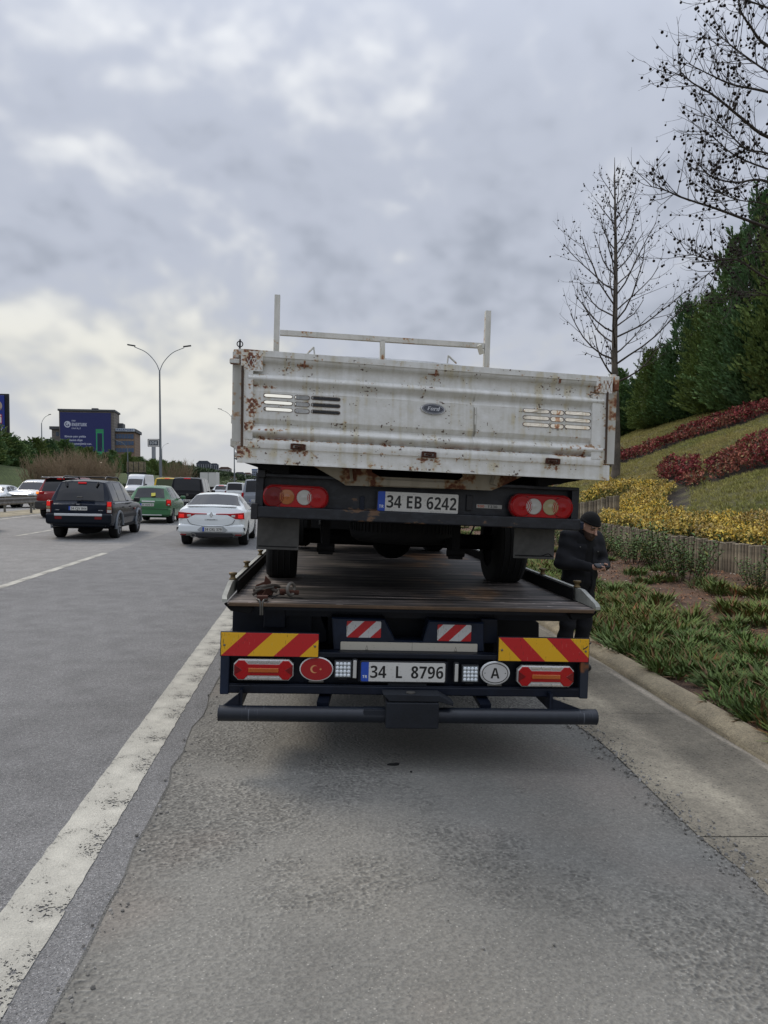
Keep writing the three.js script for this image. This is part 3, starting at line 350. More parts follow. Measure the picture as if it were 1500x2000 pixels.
function conifer(pos, h, w, k, label, group, turn) { const t = thing('conifer', label, 'tree', [pos.x, pos.y - 0.1, pos.z], turn, group); mesh(trunkGeo, bark, 'trunk', t); mesh(CON[k], M.leaf, 'crown', t); t.scale.set(w, h, w); return t; }
{
  const list = [[1128, 905, 812, 60], [1162, 888, 792, 60], [1190, 872, 772, 62], [1216, 862, 752, 62], [1240, 856, 742, 60], [1268, 850, 712, 66], [1302, 842, 680, 72], [1342, 832, 596, 92], [1392, 820, 578, 100], [1440, 812, 470, 118], [1492, 802, 388, 125], [1552, 790, 330, 140], [1620, 775, 290, 150]], R = rng(410);
  const lab = ['small distant conifer glimpsed past the tailgate, lowest of the row', 'small conifer behind the bare tree trunk, second from the far end', 'dark conifer right behind the bare tree\'s trunk', 'conifer just right of the bare tree trunk', 'narrow conifer in the low part of the row, second right of the bare trunk', 'conifer third to the right of the bare trunk', 'conifer fourth to the right of the bare trunk, rising above its neighbours', 'tall conifer with a ragged leaning tip against the sky', 'broad conifer in the middle of the row, right of the ragged tip', 'tall dark conifer with the plane tree\'s twigs before it', 'tallest conifer in view at the right edge, above the red strip', 'conifer cut by the right edge behind the plane tree', 'conifer beyond the right edge, last of the row'];
  list.forEach(([px, by, ty, wpx], i) => { const b = onGround(px, by - 15, landAt), d = b.clone().sub(camera.position).dot(cF), h = (by - 15 - ty) / 1500 * d * 1.03, w = wpx * 1.28 / 1500 * d / 0.47; conifer(b, h, Math.max(w, h * 0.5), i % 3, lab[i], 'conifers along the top of the slope', R() * 6); });
  // a second rank behind closes the gaps
  const R2 = rng(413); for (let i = 0; i < 9; i++) { const x = 22.5 + R2() * 1.5, z = -24 - i * 5.2; conifer(V(x, rightLand(x, z), z), 6.3 - i * 0.4 + R2() * 0.8, 5.5, i % 3, 'dark conifer of the rear rank, mostly hidden behind the front conifers', 'rear rank conifers', R2() * 6); }
}
// ---------------------------------------------------------------- bare plane trees
function twig(R, list, balls, a, d, len, r, depth, ballR, dropBalls, dens = 0.5) {   // one shoot and its side shoots
  const n = 5, pts = [a]; let p = a.clone(), dir = d.clone(); for (let i = 0; i < n; i++) { dir = dir.clone().addScaledVector(dirR(R), 0.17).add(V(0, depth > 1 ? 0.15 : 0.10, 0)).normalize(); p = p.clone().addScaledVector(dir, len / n); pts.push(p); }
  for (let i = 0; i < n; i++) list.push(rod(pts[i], pts[i + 1], lerp(r, r * 0.35, i / n), lerp(r, r * 0.35, (i + 1) / n), depth > 1 ? 6 : 4, false));
  if (depth > 0) { const m = depth > 1 ? 4 + Math.floor(R() * 3) : 2 + Math.floor(R() * 3); for (let i = 0; i < m; i++) { const f = 0.25 + 0.72 * (i + R()) / m, k = Math.min(n - 1, Math.floor(f * n)), q = pts[k].clone().lerp(pts[k + 1], f * n - k), dd = pts[k + 1].clone().sub(pts[k]).normalize().addScaledVector(dirR(R), 0.85).normalize(); twig(R, list, balls, q, dd, len * (0.28 + 0.3 * R()), Math.max(r * 0.45 * (1 - f * 0.4), 0.0035), depth - 1, ballR, dropBalls, dens); } }
  if (depth < 2) for (let i = 0; i < dropBalls; i++) if (R() < dens) { const f = 0.35 + 0.65 * R(), k = Math.min(n - 1, Math.floor(f * n)), q = pts[k].clone().lerp(pts[k + 1], f * n - k), e = q.clone().add(V((R() - 0.5) * 0.05, -0.03 - 0.06 * R(), (R() - 0.5) * 0.05)); balls.push(xf(new THREE.IcosahedronGeometry(ballR * (0.75 + 0.5 * R()), 1), e.x, e.y, e.z)); list.push(rod(q, e, 0.0025, 0.0025, 3, false)); }
}
M.barkPale = std(0x766d61, 0.9, { map: grime, bumpMap: scratch, bumpScale: 0.006 }); M.barkDark = std(0x423b36, 0.9); M.ball = std(0x1f1712, 1);
{ // the slender one on the lawn
  const R = rng(431), b = onGround(1202, 933, landAt), d = b.clone().sub(camera.position).dot(cF), m = d / 1500, H = (933 - 318) * m; const t = thing('plane_tree', 'slender bare plane tree standing on the lawn behind the tailgate', 'tree', [b.x, b.y, b.z]);
  const at = y => V(Math.sin(y * 0.9) * 0.03 - 0.012 * y * (y > 3 ? 1 : 0.6), y, 0.04 * Math.cos(y)); const tr = []; for (let i = 0; i < 16; i++) { const f0 = i / 16, f1 = (i + 1) / 16, r = f => 0.155 * Math.pow(1 - f, 0.85) + 0.008; tr.push(rod(at(H * f0), at(H * f1), r(f0), r(f1), 9, false)); } tr.push(rod(V(0, -0.1, 0), V(0, 0.25, 0), 0.2, 0.15, 9)); put(tr, M.barkPale, 'trunk', t);
  const balls = []; for (let i = 0; i < 38; i++) { const f = 0.30 + 0.60 * Math.pow(i / 37, 0.95), y = H * f, a = i * 2.39996 + R() * 0.5, fr = clamp((f - 0.3) / 0.6), L = (fr < 0.25 ? lerp(2.5, 3.3, fr / 0.25) : lerp(3.3, 1.0, (fr - 0.25) / 0.75)) * (0.55 + 0.62 * R()), up = lerp(0.1, 1.15, fr), l = []; twig(R, l, balls, at(y), V(Math.cos(a), up, Math.sin(a) * 0.9).normalize(), L, lerp(0.04, 0.014, (f - 0.3) / 0.7), 2, 0.026, 2, 0.42); put(l, M.barkDark, 'limb', t); }
  tag(put(balls, M.ball, 'seed_balls', t), null, null, null, 'stuff');
}
{ // the near one, standing outside the right edge; its limbs reach into the frame
  const R = rng(441), bx = 10.6, bz = -11.6, by = rightLand(bx, bz), t = thing('plane_tree', 'near bare plane tree reaching in from the right with many dark seed balls', 'tree', [bx, by, bz]); const o = V(bx, by, bz), H = 13.5, at = y => V(0.02 * y, y, 0.01 * y * y * 0.3), tr = []; for (let i = 0; i < 14; i++) { const r = f => 0.2 * Math.pow(1 - f, 0.8) + 0.012; tr.push(rod(at(H * i / 14), at(H * (i + 1) / 14), r(i / 14), r((i + 1) / 14), 10, false)); } tr.push(rod(V(0, -0.1, 0), V(0, 0.3, 0), 0.26, 0.2, 10)); put(tr, M.barkPale, 'trunk', t);
  // limbs run from the trunk through points seen in the photograph, each at its own depth
  const limbs = [[[[1500, 445, 12.6], [1400, 408, 12.3], [1330, 385, 12.0], [1300, 372, 11.9], [1262, 362, 11.8]], 0.03], [[[1500, 180, 12.5], [1430, 165, 12.2], [1385, 145, 12.0], [1340, 122, 11.8]], 0.026], [[[1500, 268, 12.8], [1450, 232, 12.4], [1392, 185, 12.1], [1350, 160, 12.0], [1328, 138, 11.9]], 0.034], [[[1500, 90, 13.2], [1466, 52, 12.9], [1446, 18, 12.6], [1438, -30, 12.4]], 0.036], [[[1490, 352, 12.0], [1440, 356, 11.8], [1390, 345, 11.5], [1362, 318, 11.3]], 0.026], [[[1500, 330, 13.4], [1430, 300, 13.2], [1395, 270, 13.0], [1372, 255, 12.9]], 0.02], [[[1500, 545, 12.8], [1440, 508, 12.6], [1390, 508, 12.4], [1362, 500, 12.3], [1344, 494, 12.2]], 0.022], [[[1500, 492, 13.2], [1440, 505, 13.0], [1400, 522, 12.9], [1370, 545, 12.8]], 0.016], [[[1500, 300, 11.2], [1455, 290, 11.0], [1420, 255, 10.9], [1400, 235, 10.9]], 0.018], [[[1500, 140, 11.4], [1470, 120, 11.3], [1430, 90, 11.2], [1405, 70, 11.2]], 0.018], [[[1510, 20, 11.8], [1480, 8, 11.6], [1440, -5, 11.5], [1408, -12, 11.5]], 0.02], [[[1500, 400, 11.6], [1440, 390, 11.4], [1400, 375, 11.3]], 0.016], [[[1510, 580, 13.4], [1460, 570, 13.2], [1412, 592, 13.1]], 0.014]];
  const balls = []; for (const [path, r0] of limbs) { const pts = path.map(([x, y, d]) => P(x, y, d).sub(o)); const p0 = pts[0], th = clamp(p0.y - 1.0, 2, H - 0.5), l = []; const full = [at(th), at(th).lerp(p0, 0.5).add(V(0, -0.12, 0)), ...pts], cv = new THREE.CatmullRomCurve3(full), N = 22; for (let i = 0; i < N; i++) l.push(rod(cv.getPoint(i / N), cv.getPoint((i + 1) / N), lerp(r0 * 1.3, 0.005, Math.pow(i / N, 0.8)), lerp(r0 * 1.3, 0.005, Math.pow((i + 1) / N, 0.8)), 6, false));
    for (let i = 0; i < 26; i++) { const f = 0.32 + 0.68 * (i + R()) / 26, q = cv.getPoint(Math.min(f, 1)), dd = cv.getTangent(Math.min(f, 1)).addScaledVector(dirR(R), 1.0).add(V(0, 0.15, 0)).normalize(); twig(R, l, balls, q, dd, 0.3 + 0.55 * R(), 0.007, 1, 0.02, 2, 0.36); } put(l, M.barkDark, 'limb', t); }
  for (let i = 0; i < 22; i++) { const l = [], y = 4 + 9 * R(), a = -1.2 + 3.6 * R(); twig(R, l, balls, at(y), V(Math.cos(a), 0.5, Math.sin(a)).normalize(), 2.6 + R(), 0.04, 2, 0.024, 1); put(l, M.barkDark, 'limb', t); }
  tag(put(balls, M.ball, 'seed_balls', t), null, null, null, 'stuff');
}
let wheelOf, deckInfo;
// ---------------------------------------------------------------- the tow truck
const plateTex = (text, opt = {}) => canvasTex(1024, 240, (g, w, h) => {
  g.fillStyle = '#c9c8c2'; g.fillRect(0, 0, w, h); g.fillStyle = '#1c47a8'; g.fillRect(0, 0, 92, h); g.fillStyle = '#d8dad8'; g.font = 'bold 50px sans-serif'; g.textAlign = 'center'; g.fillText('TR', 46, 200);
  g.fillStyle = '#121212'; g.textAlign = 'left'; g.font = 'bold 214px sans-serif'; const m = g.measureText(text).width; g.save(); g.translate(106, 196); g.scale((w - 122) / m, 1); g.fillText(text, 0, 0); g.restore();
  for (let i = 0; i < 260; i++) { const a = (opt.dirt ?? 0.1) * h2(i, 3, 5); g.fillStyle = `rgba(70,60,50,${a})`; g.fillRect(h2(i, 1, 9) * w, h2(i, 2, 9) * h, 4 + 22 * h2(i, 4, 9), 3 + 12 * h2(i, 5, 9)); }
});
function numberPlate(parent, cx, cy, z, w, h, text, dirt) {
  const r = put(prism((() => { const s = roundRect(-w / 2 - 0.008, -h / 2 - 0.008, w + 0.016, h + 0.016, 0.012); return s; })(), 0.012, 0.002), M.plastic, 'plate_frame', parent); r.position.set(cx, cy, z);
  const f = mesh(faceUV(prism(roundRect(-w / 2, -h / 2, w, h, 0.009), 0.004), -w / 2, -h / 2, w, h), std(0xffffff, 0.45, { map: plateTex(text, { dirt }), bumpMap: scratch, bumpScale: 0.0004 }), 'number_plate', r); f.position.z = 0.011; return r;
}
const stripeTex = (left, c0, c1, n, w = 1024, h = 256) => canvasTex(w, h, (g) => { g.fillStyle = c1; g.fillRect(0, 0, w, h); const p = w / n; g.fillStyle = c0; for (let i = -2; i < n + 3; i++) { const x = i * p; g.beginPath(); const k = h * 1.02; if (left) { g.moveTo(x, h); g.lineTo(x + k, 0); g.lineTo(x + k + p / 2, 0); g.lineTo(x + p / 2, h); } else { g.moveTo(x, 0); g.lineTo(x + k, h); g.lineTo(x + k + p / 2, h); g.lineTo(x + p / 2, 0); } g.fill(); }
  for (let i = 0; i < 170; i++) { g.fillStyle = `rgba(${i % 3 ? '40,34,26' : '200,196,180'},${0.35 * h2(i, 7, 3)})`; g.fillRect((left ? Math.pow(h2(i, 1, 4), 3) : 1 - Math.pow(h2(i, 1, 4), 2)) * w, h2(i, 2, 4) * h, 2 + 7 * h2(i, 4, 3), 4 + 46 * Math.pow(h2(i, 3, 3), 2)); } });
const tow = (() => { const p = P(795, 1300, 4.65); const t = thing('tow_truck', 'dark navy flatbed tow truck parked on the shoulder with red and yellow boards', 'tow truck', [p.x, road(p.x), p.z], 0); t.rotation.order = 'YXZ'; t.rotation.set(-0.010, 1.2 * Math.PI / 180, -0.032); return t; })();
tow.rotation.y = -1.2 * Math.PI / 180;
const tw = planeMap(tow, 0), twF = planeMap(tow, 0.03);
function rectOf(map, x0, y0, x1, y1) { const a = map(x0, y0), b = map(x1, y1), c = map(x1, y0), d = map(x0, y1); const l = (a[0] + d[0]) / 2, r = (b[0] + c[0]) / 2, tp = (a[1] + c[1]) / 2, bt = (b[1] + d[1]) / 2; return { cx: (l + r) / 2, cy: (tp + bt) / 2, w: r - l, h: tp - bt, l, r, t: tp, b: bt }; }
{
  const B = rectOf(tw, 431, 1276, 1147, 1357), wheel = (name, x, y, z, r, w, parent) => { const pr = [[r * 0.58, -w / 2], [r * 0.9, -w / 2], [r * 0.985, -w / 2 + 0.03], [r, -w * 0.3], [r, w * 0.3], [r * 0.985, w / 2 - 0.03], [r * 0.9, w / 2], [r * 0.58, w / 2]].map(q => new THREE.Vector2(...q)); const g = new THREE.LatheGeometry(pr, 36); g.rotateZ(Math.PI / 2); const l = [g]; for (let k = 0; k < 4; k++) { const tg = new THREE.TorusGeometry(r + 0.001, 0.006, 4, 36); tg.rotateY(Math.PI / 2); tg.translate((k - 1.5) * w * 0.19, 0, 0); l.push(tg); } const o = put(l, M.rubber, name, parent); o.position.set(x, y, z); const rm = put([xf(new THREE.CylinderGeometry(r * 0.6, r * 0.6, w * 0.5, 20), 0, 0, 0, 0, 0, Math.PI / 2), xf(new THREE.CylinderGeometry(r * 0.2, r * 0.2, w * 0.8, 12), 0, 0, 0, 0, 0, Math.PI / 2)], M.darkgrey, 'rim', o); return o; };
  wheelOf = wheel;
  // rear beam: an open channel with lips and closed ends
  put([box(B.w, B.h, 0.012, B.cx, B.cy, -0.07), rbox(B.w - 0.004, 0.03, 0.078, 0.006, B.cx, B.t - 0.015, -0.026), rbox(B.w - 0.004, 0.052, 0.082, 0.008, B.cx, B.b + 0.026, -0.024), rbox(B.w - 0.1, 0.006, 0.03, 0.002, B.cx, B.b + 0.055, 0.0), box(B.w - 0.2, 0.012, 0.5, B.cx, B.b + 0.02, -0.33)], M.navy, 'rear_beam', tow);
  put([rbox(0.052, B.h + 0.01, 0.1, 0.006, B.l + 0.026, B.cy, -0.024)], M.navyLight, 'end_plate', tow);
  put([rbox(0.052, B.h + 0.01, 0.1, 0.006, B.r - 0.026, B.cy, -0.024)], std(0xffffff, 0.6, { map: makeTex(256, 256, (u, v) => { const n = fbm(u * 4 + 2, v * 4, 5, 0, 140); const k = smooth(0.52, 0.6, n) ; return [lerp(26, 112, k), lerp(34, 66, k), lerp(46, 34, k)]; }) }), 'end_plate', tow, 'rust streaked right end plate');
  // warning boards
  const board = (x0, y0, x1, y1, left, n, lab) => { const q = rectOf(tw, x0, y0, x1, y1), o = put(rbox(q.w + 0.01, q.h + 0.01, 0.012, 0.003), M.navy, 'warning_board', tow, lab); o.position.set(q.cx, q.cy, 0.02); const f = mesh(faceUV(rbox(q.w, q.h, 0.006, 0.002), -q.w / 2, -q.h / 2, q.w, q.h), std(0xffffff, 0.4, { map: stripeTex(left, '#b3161a', '#d9a514', n) }), 'striped_face', o); f.position.z = 0.008; for (const s of [-1, 1]) { const b = mesh(new THREE.SphereGeometry(0.007, 10, 6), M.steel, 'bolt', o); b.position.set(s * (q.w / 2 - 0.02), -0.005, 0.012); b.scale.z = 0.6; } };
  board(433, 1235, 622, 1280, true, 1.86, 'left warning board with stripes rising to the right'); board(972, 1245, 1147, 1290, false, 1.9, 'right warning board with stripes falling to the right');
  // eight sided tail lamps
  const lamp = (x0, y0, x1, y1, lab) => { const q = rectOf(twF, x0, y0, x1, y1), w = q.w / 2, h = q.h / 2, c = 0.028; const oct = [[-w, -h + c], [-w + c, -h], [w - c, -h], [w, -h + c], [w, h - c], [w - c, h], [-w + c, h], [-w, h - c]]; const o = put(prism(oct, 0.045, 0.006), M.clear, 'tail_lamp', tow, lab); o.position.set(q.cx, q.cy, -0.015);
    const i = 0.006; for (const s of [-1, 1]) { const pts = [[s * (w - i), -h + c + 0.004], [s * (w - c), -h + i], [s * (w - 0.062), -h + i], [s * (w - 0.092), -0.026], [s * (w - 0.092), 0.026], [s * (w - 0.062), h - i], [s * (w - c), h - i], [s * (w - i), h - c - 0.004]]; put(prism(s > 0 ? pts : pts.slice().reverse(), 0.01, 0.003, 0.04), M.red, 'red_lens', o); const e = [[s * (w - 0.004), -h * 0.5], [s * (w - 0.05), 0], [s * (w - 0.004), h * 0.5]]; put(prism(s > 0 ? e : e.slice().reverse(), 0.012, 0.002, 0.041), M.redDeep, 'end_reflector', o); }
    put(rbox(q.w - 0.17, 0.066, 0.012, 0.003, 0, 0, 0.045), M.red, 'red_lens', o); put([rbox(q.w - 0.175, 0.026, 0.01, 0.003, 0, 0, 0.053), ...Array.from({ length: 18 }, (_, k) => box(0.003, 0.02, 0.002, (k - 8.5) * (q.w - 0.19) / 18, 0, 0.0588))], M.amber, 'amber_lens', o);
    for (const y of [-1, 1]) put(Array.from({ length: 3 }, (_, k) => rbox((q.w - 0.16) / 3 - 0.006, 0.016, 0.006, 0.002, (k - 1) * (q.w - 0.16) / 3, y * (h - 0.013), 0.047)), M.chrome, 'reverse_lens', o); };
  lamp(456, 1288, 573, 1329, 'left tail lamp'); lamp(1011, 1301, 1121, 1342, 'right tail lamp');
  // oval badges
  const oval = (px, py, rw, rh, draw, lab) => { const c = twF(px, py), k = 4.62 / 1500, rx = rw / 2 * k, ry = rh / 2 * k; const o = put(prism(ellipse(rx, ry), 0.014, 0.004), M.white, 'oval_badge', tow, lab); o.position.set(c[0], c[1], 0.0); const f = mesh(faceUV(prism(ellipse(rx * 0.93, ry * 0.91), 0.005, 0.001), -rx, -ry, 2 * rx, 2 * ry), std(0xffffff, 0.3, { map: canvasTex(512, 384, draw) }), 'badge_face', o); f.position.z = 0.012; put(rbox(0.09, 0.012, 0.012, 0.003, 0, -ry - 0.002, 0.006), M.steel, 'bracket', o); return o; };
  oval(618, 1308, 66, 48, (g, w, h) => { g.fillStyle = '#98141a'; g.fillRect(0, 0, w, h); g.fillStyle = '#c98f5e'; g.beginPath(); g.arc(w * 0.44, h * 0.5, 62, 0, 7); g.fill(); g.fillStyle = '#98141a'; g.beginPath(); g.arc(w * 0.475, h * 0.5, 50, 0, 7); g.fill(); g.fillStyle = '#c98f5e'; g.beginPath(); for (let i = 0; i < 10; i++) { const a = Math.PI + i * Math.PI / 5, r = i % 2 ? 9 : 24; g.lineTo(w * 0.62 + Math.cos(a) * r, h * 0.5 + Math.sin(a) * r); } g.fill(); }, 'red oval badge with crescent and star');
  oval(968, 1316, 60, 47, (g, w, h) => { g.fillStyle = '#bdbcb9'; g.fillRect(0, 0, w, h); g.strokeStyle = '#131313'; g.lineWidth = 13; g.beginPath(); g.ellipse(w / 2, h / 2, w * 0.425, h * 0.405, 0, 0, 7); g.stroke(); g.fillStyle = '#111'; g.font = 'bold 236px sans-serif'; g.textAlign = 'center'; g.fillText('A', w / 2, h * 0.72); g.fillStyle = '#555'; for (const x of [0.16, 0.84]) { g.beginPath(); g.arc(w * x, h / 2, 10, 0, 7); g.fill(); } }, 'white oval badge with a black letter A');
  // square work lights with sixteen lenses
  for (const [x, y, lab] of [[670, 1308, 'left work light'], [919, 1317, 'right work light']]) { const c = twF(x, y), o = put([rbox(0.108, 0.108, 0.04, 0.008), rbox(0.05, 0.014, 0.02, 0.003, 0, -0.06, -0.01)], M.darkgrey, 'work_light', tow, lab); o.position.set(c[0], c[1], 0.005); put(rbox(0.094, 0.094, 0.008, 0.003, 0, 0, 0.018), phys(0x7d8384, 0.2), 'lens_panel', o); for (let i = 0; i < 4; i++) for (let j = 0; j < 4; j++) { const s = mesh(new THREE.SphereGeometry(0.0105, 10, 6), M.led, 'led', o); s.position.set((i - 1.5) * 0.0225, (j - 1.5) * 0.0225, 0.022); s.scale.z = 0.5; } }
  for (const [x, y] of [[693, 1308], [892, 1315]]) { const c = twF(x, y), o = put(rbox(0.034, 0.124, 0.04, 0.012), M.darkgrey, 'plate_lamp', tow); o.position.set(c[0], c[1], 0.0); put(rbox(0.022, 0.108, 0.01, 0.005, 0, 0, 0.02), M.clear, 'lamp_lens', o); }
  { const q = rectOf(twF, 703, 1293, 872, 1334); numberPlate(tow, q.cx, q.cy, 0.008, q.w - 0.014, q.h - 0.012, '34  L  8796', 0.12); const pk = twF(845, 1315); put(box(q.w + 0.02, q.h, 0.05, q.cx, q.cy, -0.02), M.navy, 'plate_carrier', tow); }
  put(tube([V(0.66, B.cy + 0.012, -0.02), V(0.69, B.cy + 0.015, 0.01), V(0.73, B.cy, -0.02)], 0.004, 10, 6), M.white, 'cable', tow);
  // recovery lift housing between the boards
  const h = planeMap(tow, -0.10), hb = rectOf(h, 655, 1250, 944, 1274);
  const pts = [[648, 1206], [752, 1209], [772, 1250], [826, 1253], [838, 1212], [946, 1216], [946, 1274], [652, 1270]].map(q => h(...q)).reverse(); put(prism(pts, 0.14, 0.008, -0.24), M.navyLight, 'lift_housing', tow);
  put(box(1.02, 0.3, 0.08, hb.cx, hb.cy + 0.09, -0.48), M.navy, 'lift_back', tow);
  put(rbox(0.11, 0.16, 0.05, 0.01, h(958, 1235)[0], h(958, 1235)[1], -0.16), M.navy, 'lift_lug', tow);
  for (const [x0, y0, x1, y1, left] of [[677, 1213, 744, 1245, true], [854, 1220, 920, 1252, true]]) { const q = rectOf(h, x0, y0, x1, y1), o = mesh(faceUV(prism(roundRect(-q.w / 2, -q.h / 2, q.w, q.h, 0.008), 0.006), -q.w / 2, -q.h / 2, q.w, q.h), std(0xffffff, 0.35, { map: stripeTex(left, '#b5141c', '#c6c6c4', 1.45, 512, 256) }), 'reflector_plate', tow, x0 < 700 ? 'left red and white striped plate' : 'right red and white striped plate'); o.position.set(q.cx, q.cy, -0.1); }
  { const q = rectOf(h, 665, 1255, 932, 1273), tx = canvasTex(1024, 72, (g, w, hh) => { g.fillStyle = '#c4beae'; g.fillRect(0, 0, w, hh); g.strokeStyle = '#5a5346'; g.lineWidth = 2; g.beginPath(); g.moveTo(w * 0.52, 0); g.lineTo(w * 0.52, hh); g.stroke(); for (const x of [0.19, 0.84]) { g.beginPath(); g.moveTo(w * x - 5, hh * 0.62); g.lineTo(w * x - 8, hh * 0.8); g.lineTo(w * x + 8, hh * 0.8); g.lineTo(w * x + 5, hh * 0.62); g.lineTo(w * x, hh * 0.38); g.closePath(); g.stroke(); g.fillStyle = '#6a6252'; g.fillRect(w * x - 12, hh * 0.84, 24, 4); } for (let i = 0; i < 50; i++) { g.fillStyle = `rgba(80,70,50,${0.25 * h2(i, 1, 1)})`; g.fillRect(h2(i, 2, 2) * w, h2(i, 3, 3) * hh, 10, 3); } }); const o = mesh(faceUV(prism(roundRect(-q.w / 2, -q.h / 2, q.w, q.h, 0.006), 0.005), -q.w / 2, -q.h / 2, q.w, q.h), std(0xffffff, 0.6, { map: tx }), 'reflective_strip', tow); o.position.set(q.cx, q.cy, -0.098); }
  // tow bar: a long pipe with gussets and a hitch block in the middle
  const zb = 0.08, bm = planeMap(tow, zb), p0 = bm(427, 1391), p1 = bm(1164, 1402), pr = 0.046, pc = (p0[1] + p1[1]) / 2;
  put([xf(new THREE.CylinderGeometry(pr, pr, p1[0] - p0[0], 24), (p0[0] + p1[0]) / 2, pc, zb, 0, 0, Math.PI / 2), ...[p0[0] + 0.004, p1[0] - 0.004].map(x => xf(new THREE.TorusGeometry(pr - 0.004, 0.006, 6, 24), x, pc, zb, 0, Math.PI / 2, 0))], phys(0xffffff, 0.4, { map: makeTex(1024, 128, (u, v) => { const n = fbm(u * 30, v * 8, 4, 0, 150); let k = 0; if (u < 0.42 && u < 0.15 && vn(u * 190 + v * 3, v * 2, 0, 153) > 0.80) k = 0.6 * vn(u * 60, v * 8, 0, 154); const c = 18 + 10 * n; return [lerp(c, 150, k), lerp(c + 6, 150, k), lerp(c + 15, 152, k)]; }), bumpMap: scratch, bumpScale: 0.001 }), 'tow_bar', tow);
  for (const s of [[470, 1352, 432, 1380], [1077, 1364, 1142, 1388]]) { const a = bm(s[0], s[1]), b = bm(s[2], s[3]); const yb = pc + pr * 0.8; put(prism(b[0] < a[0] ? [[b[0], yb], [a[0], yb], [a[0], a[1]]] : [[a[0], yb], [b[0], yb], [a[0], a[1]]], 0.02, 0.002, zb - 0.02), M.navy, 'gusset', tow); put(box(0.02, 0.1, 0.4, a[0], yb + 0.05, -0.12), M.navy, 'arm', tow); }
  for (const x of [630, 950]) { const a = bm(x, 1375); put([bar(V(a[0], pc + 0.05, zb - 0.02), V(a[0] * 0.86, pc + 0.2, -0.42), 0.07, 0.03)], M.navy, 'arm', tow); }
  { const q = rectOf(bm, 752, 1361, 854, 1414); put([rbox(q.w, q.h * 0.94, 0.13, 0.008, q.cx, q.cy - 0.012, zb + 0.01), prism([[q.l - 0.02, q.t + 0.03], [q.l + 0.02, q.t - 0.012], [q.r, q.t - 0.012], [q.r + 0.085, q.t - 0.035], [q.r + 0.085, q.t - 0.015], [q.r, q.t + 0.03]].reverse(), 0.12, 0.004, zb - 0.05), rbox(0.16, 0.04, 0.09, 0.005, q.l - 0.05, pc + 0.02, zb), rbox(0.24, 0.18, 0.5, 0.01, q.cx - 0.02, q.cy + 0.06, -0.24)], std(0x1a2029, 0.8, { map: grime, bumpMap: scratch, bumpScale: 0.003 }), 'hitch_block', tow); put(xf(new THREE.CylinderGeometry(0.028, 0.028, 0.012, 14), q.cx - 0.01, q.t + 0.03, zb + 0.03), M.steel, 'hitch_pin', tow); }
  put(tube([V(1.02, B.t + 0.06, -0.02), V(1.06, B.t + 0.05, 0.03), V(1.11, B.t + 0.09, 0.02)], 0.004, 8, 5), M.plastic, 'cable', tow);
  // deck
  const dk = planeMap(tow, 0.02), dl = dk(444, 1177), dr = dk(1162, 1189), dy = (dl[1] + dr[1]) / 2, dx = (dl[0] + dr[0]) / 2, W = dr[0] - dl[0], DL = 5.7;
  deckInfo = { dy, dx, W };
  const deckTex = makeTex(1024, 1024, (u, v) => { const g = fbm(u * 5, v * 150, 4, 0, 160), n = fbm(u * 4, v * 4, 5, 0, 163), lines = vn(u * 2, v * 260, 0, 166); let c = 60 + 170 * (g - 0.5) + 110 * (n - 0.5) + 60 * (lines - 0.5); let r = c * 1.06, gg = c * 0.98, b = c * 0.92; const br = smooth(0.52, 0.72, fbm(u * 7 + 3, v * 9, 5, 0, 168)) * smooth(0.45, 0.7, u); r += 44 * br; gg += 22 * br; b += 2 * br; const sc = vn(u * 34, v * 380, 0, 170) > 0.88 && n > 0.48 ? 46 : 0; return [r + sc, gg + sc, b + sc]; }, true, false);
  const dg = faceUV(box(W, 0.02, DL, 0, -0.01, -DL / 2), 0, 0, 1, 1); { const p = dg.attributes.position, uv = dg.attributes.uv; for (let i = 0; i < p.count; i++) uv.setXY(i, p.getX(i) / W + 0.5, -p.getZ(i) / DL * 0.999); }
  const deck = mesh(dg, phys(0xffffff, 0.62, { specularIntensity: 0.55, map: deckTex, bumpMap: deckTex, bumpScale: 0.012 }), 'deck', tow); deck.position.set(dx, dy, 0.02);
  put([rbox(W - 0.02, 0.02, 0.02, 0.004, 0, -0.012, 0.008)], std(0x6b5238, 0.7, { map: grime }), 'edge_strip', deck); put([box(W - 0.1, 0.03, DL - 0.1, 0, -0.0355, -DL / 2), ...Array.from({ length: 9 }, (_, k) => box(W - 0.12, 0.07, 0.05, 0, -0.086, -0.3 - k * 0.62))], M.navy, 'deck_frame', deck);
  for (const s of [-1, 1]) { const l = [], x = s * W / 2, hh = 0.085, e = s * 0.028; // folded side rail, cut down towards the tail
    const prof = (z, hgt, inset) => [V(x - s * inset, 0.0, z), V(x - s * inset + e, 0.0, z), V(x - s * inset + e, hgt, z), V(x - s * inset, hgt, z)]; const sec = [[0.015, 0.018, 0.0], [-0.03, 0.03, -0.008], [-0.30, hh, -0.01], [-DL, hh, -0.01]].map(q => prof(...q)); const pos = [], ix = []; sec.forEach(q => q.forEach(v => pos.push(v.x, v.y, v.z))); for (let i = 0; i < sec.length - 1; i++) for (let k = 0; k < 4; k++) { const a = i * 4 + k, b = i * 4 + (k + 1) % 4; ix.push(a, b, a + 4, b, b + 4, a + 4); } ix.push(0, 1, 2, 0, 2, 3); const g = new THREE.BufferGeometry(); g.setAttribute('position', new THREE.Float32BufferAttribute(pos, 3)); g.setIndex(ix); let q = g.toNonIndexed(); q.computeVertexNormals(); const rail = put([q], phys(0xc9cabf, 0.5, { map: grime, side: THREE.DoubleSide }), 'side_rail', deck);
    put([box(0.008, hh * 0.95, DL - 0.4, x - s * 0.012, hh * 0.48, -DL / 2 - 0.2)], M.black, 'rail_liner', rail);
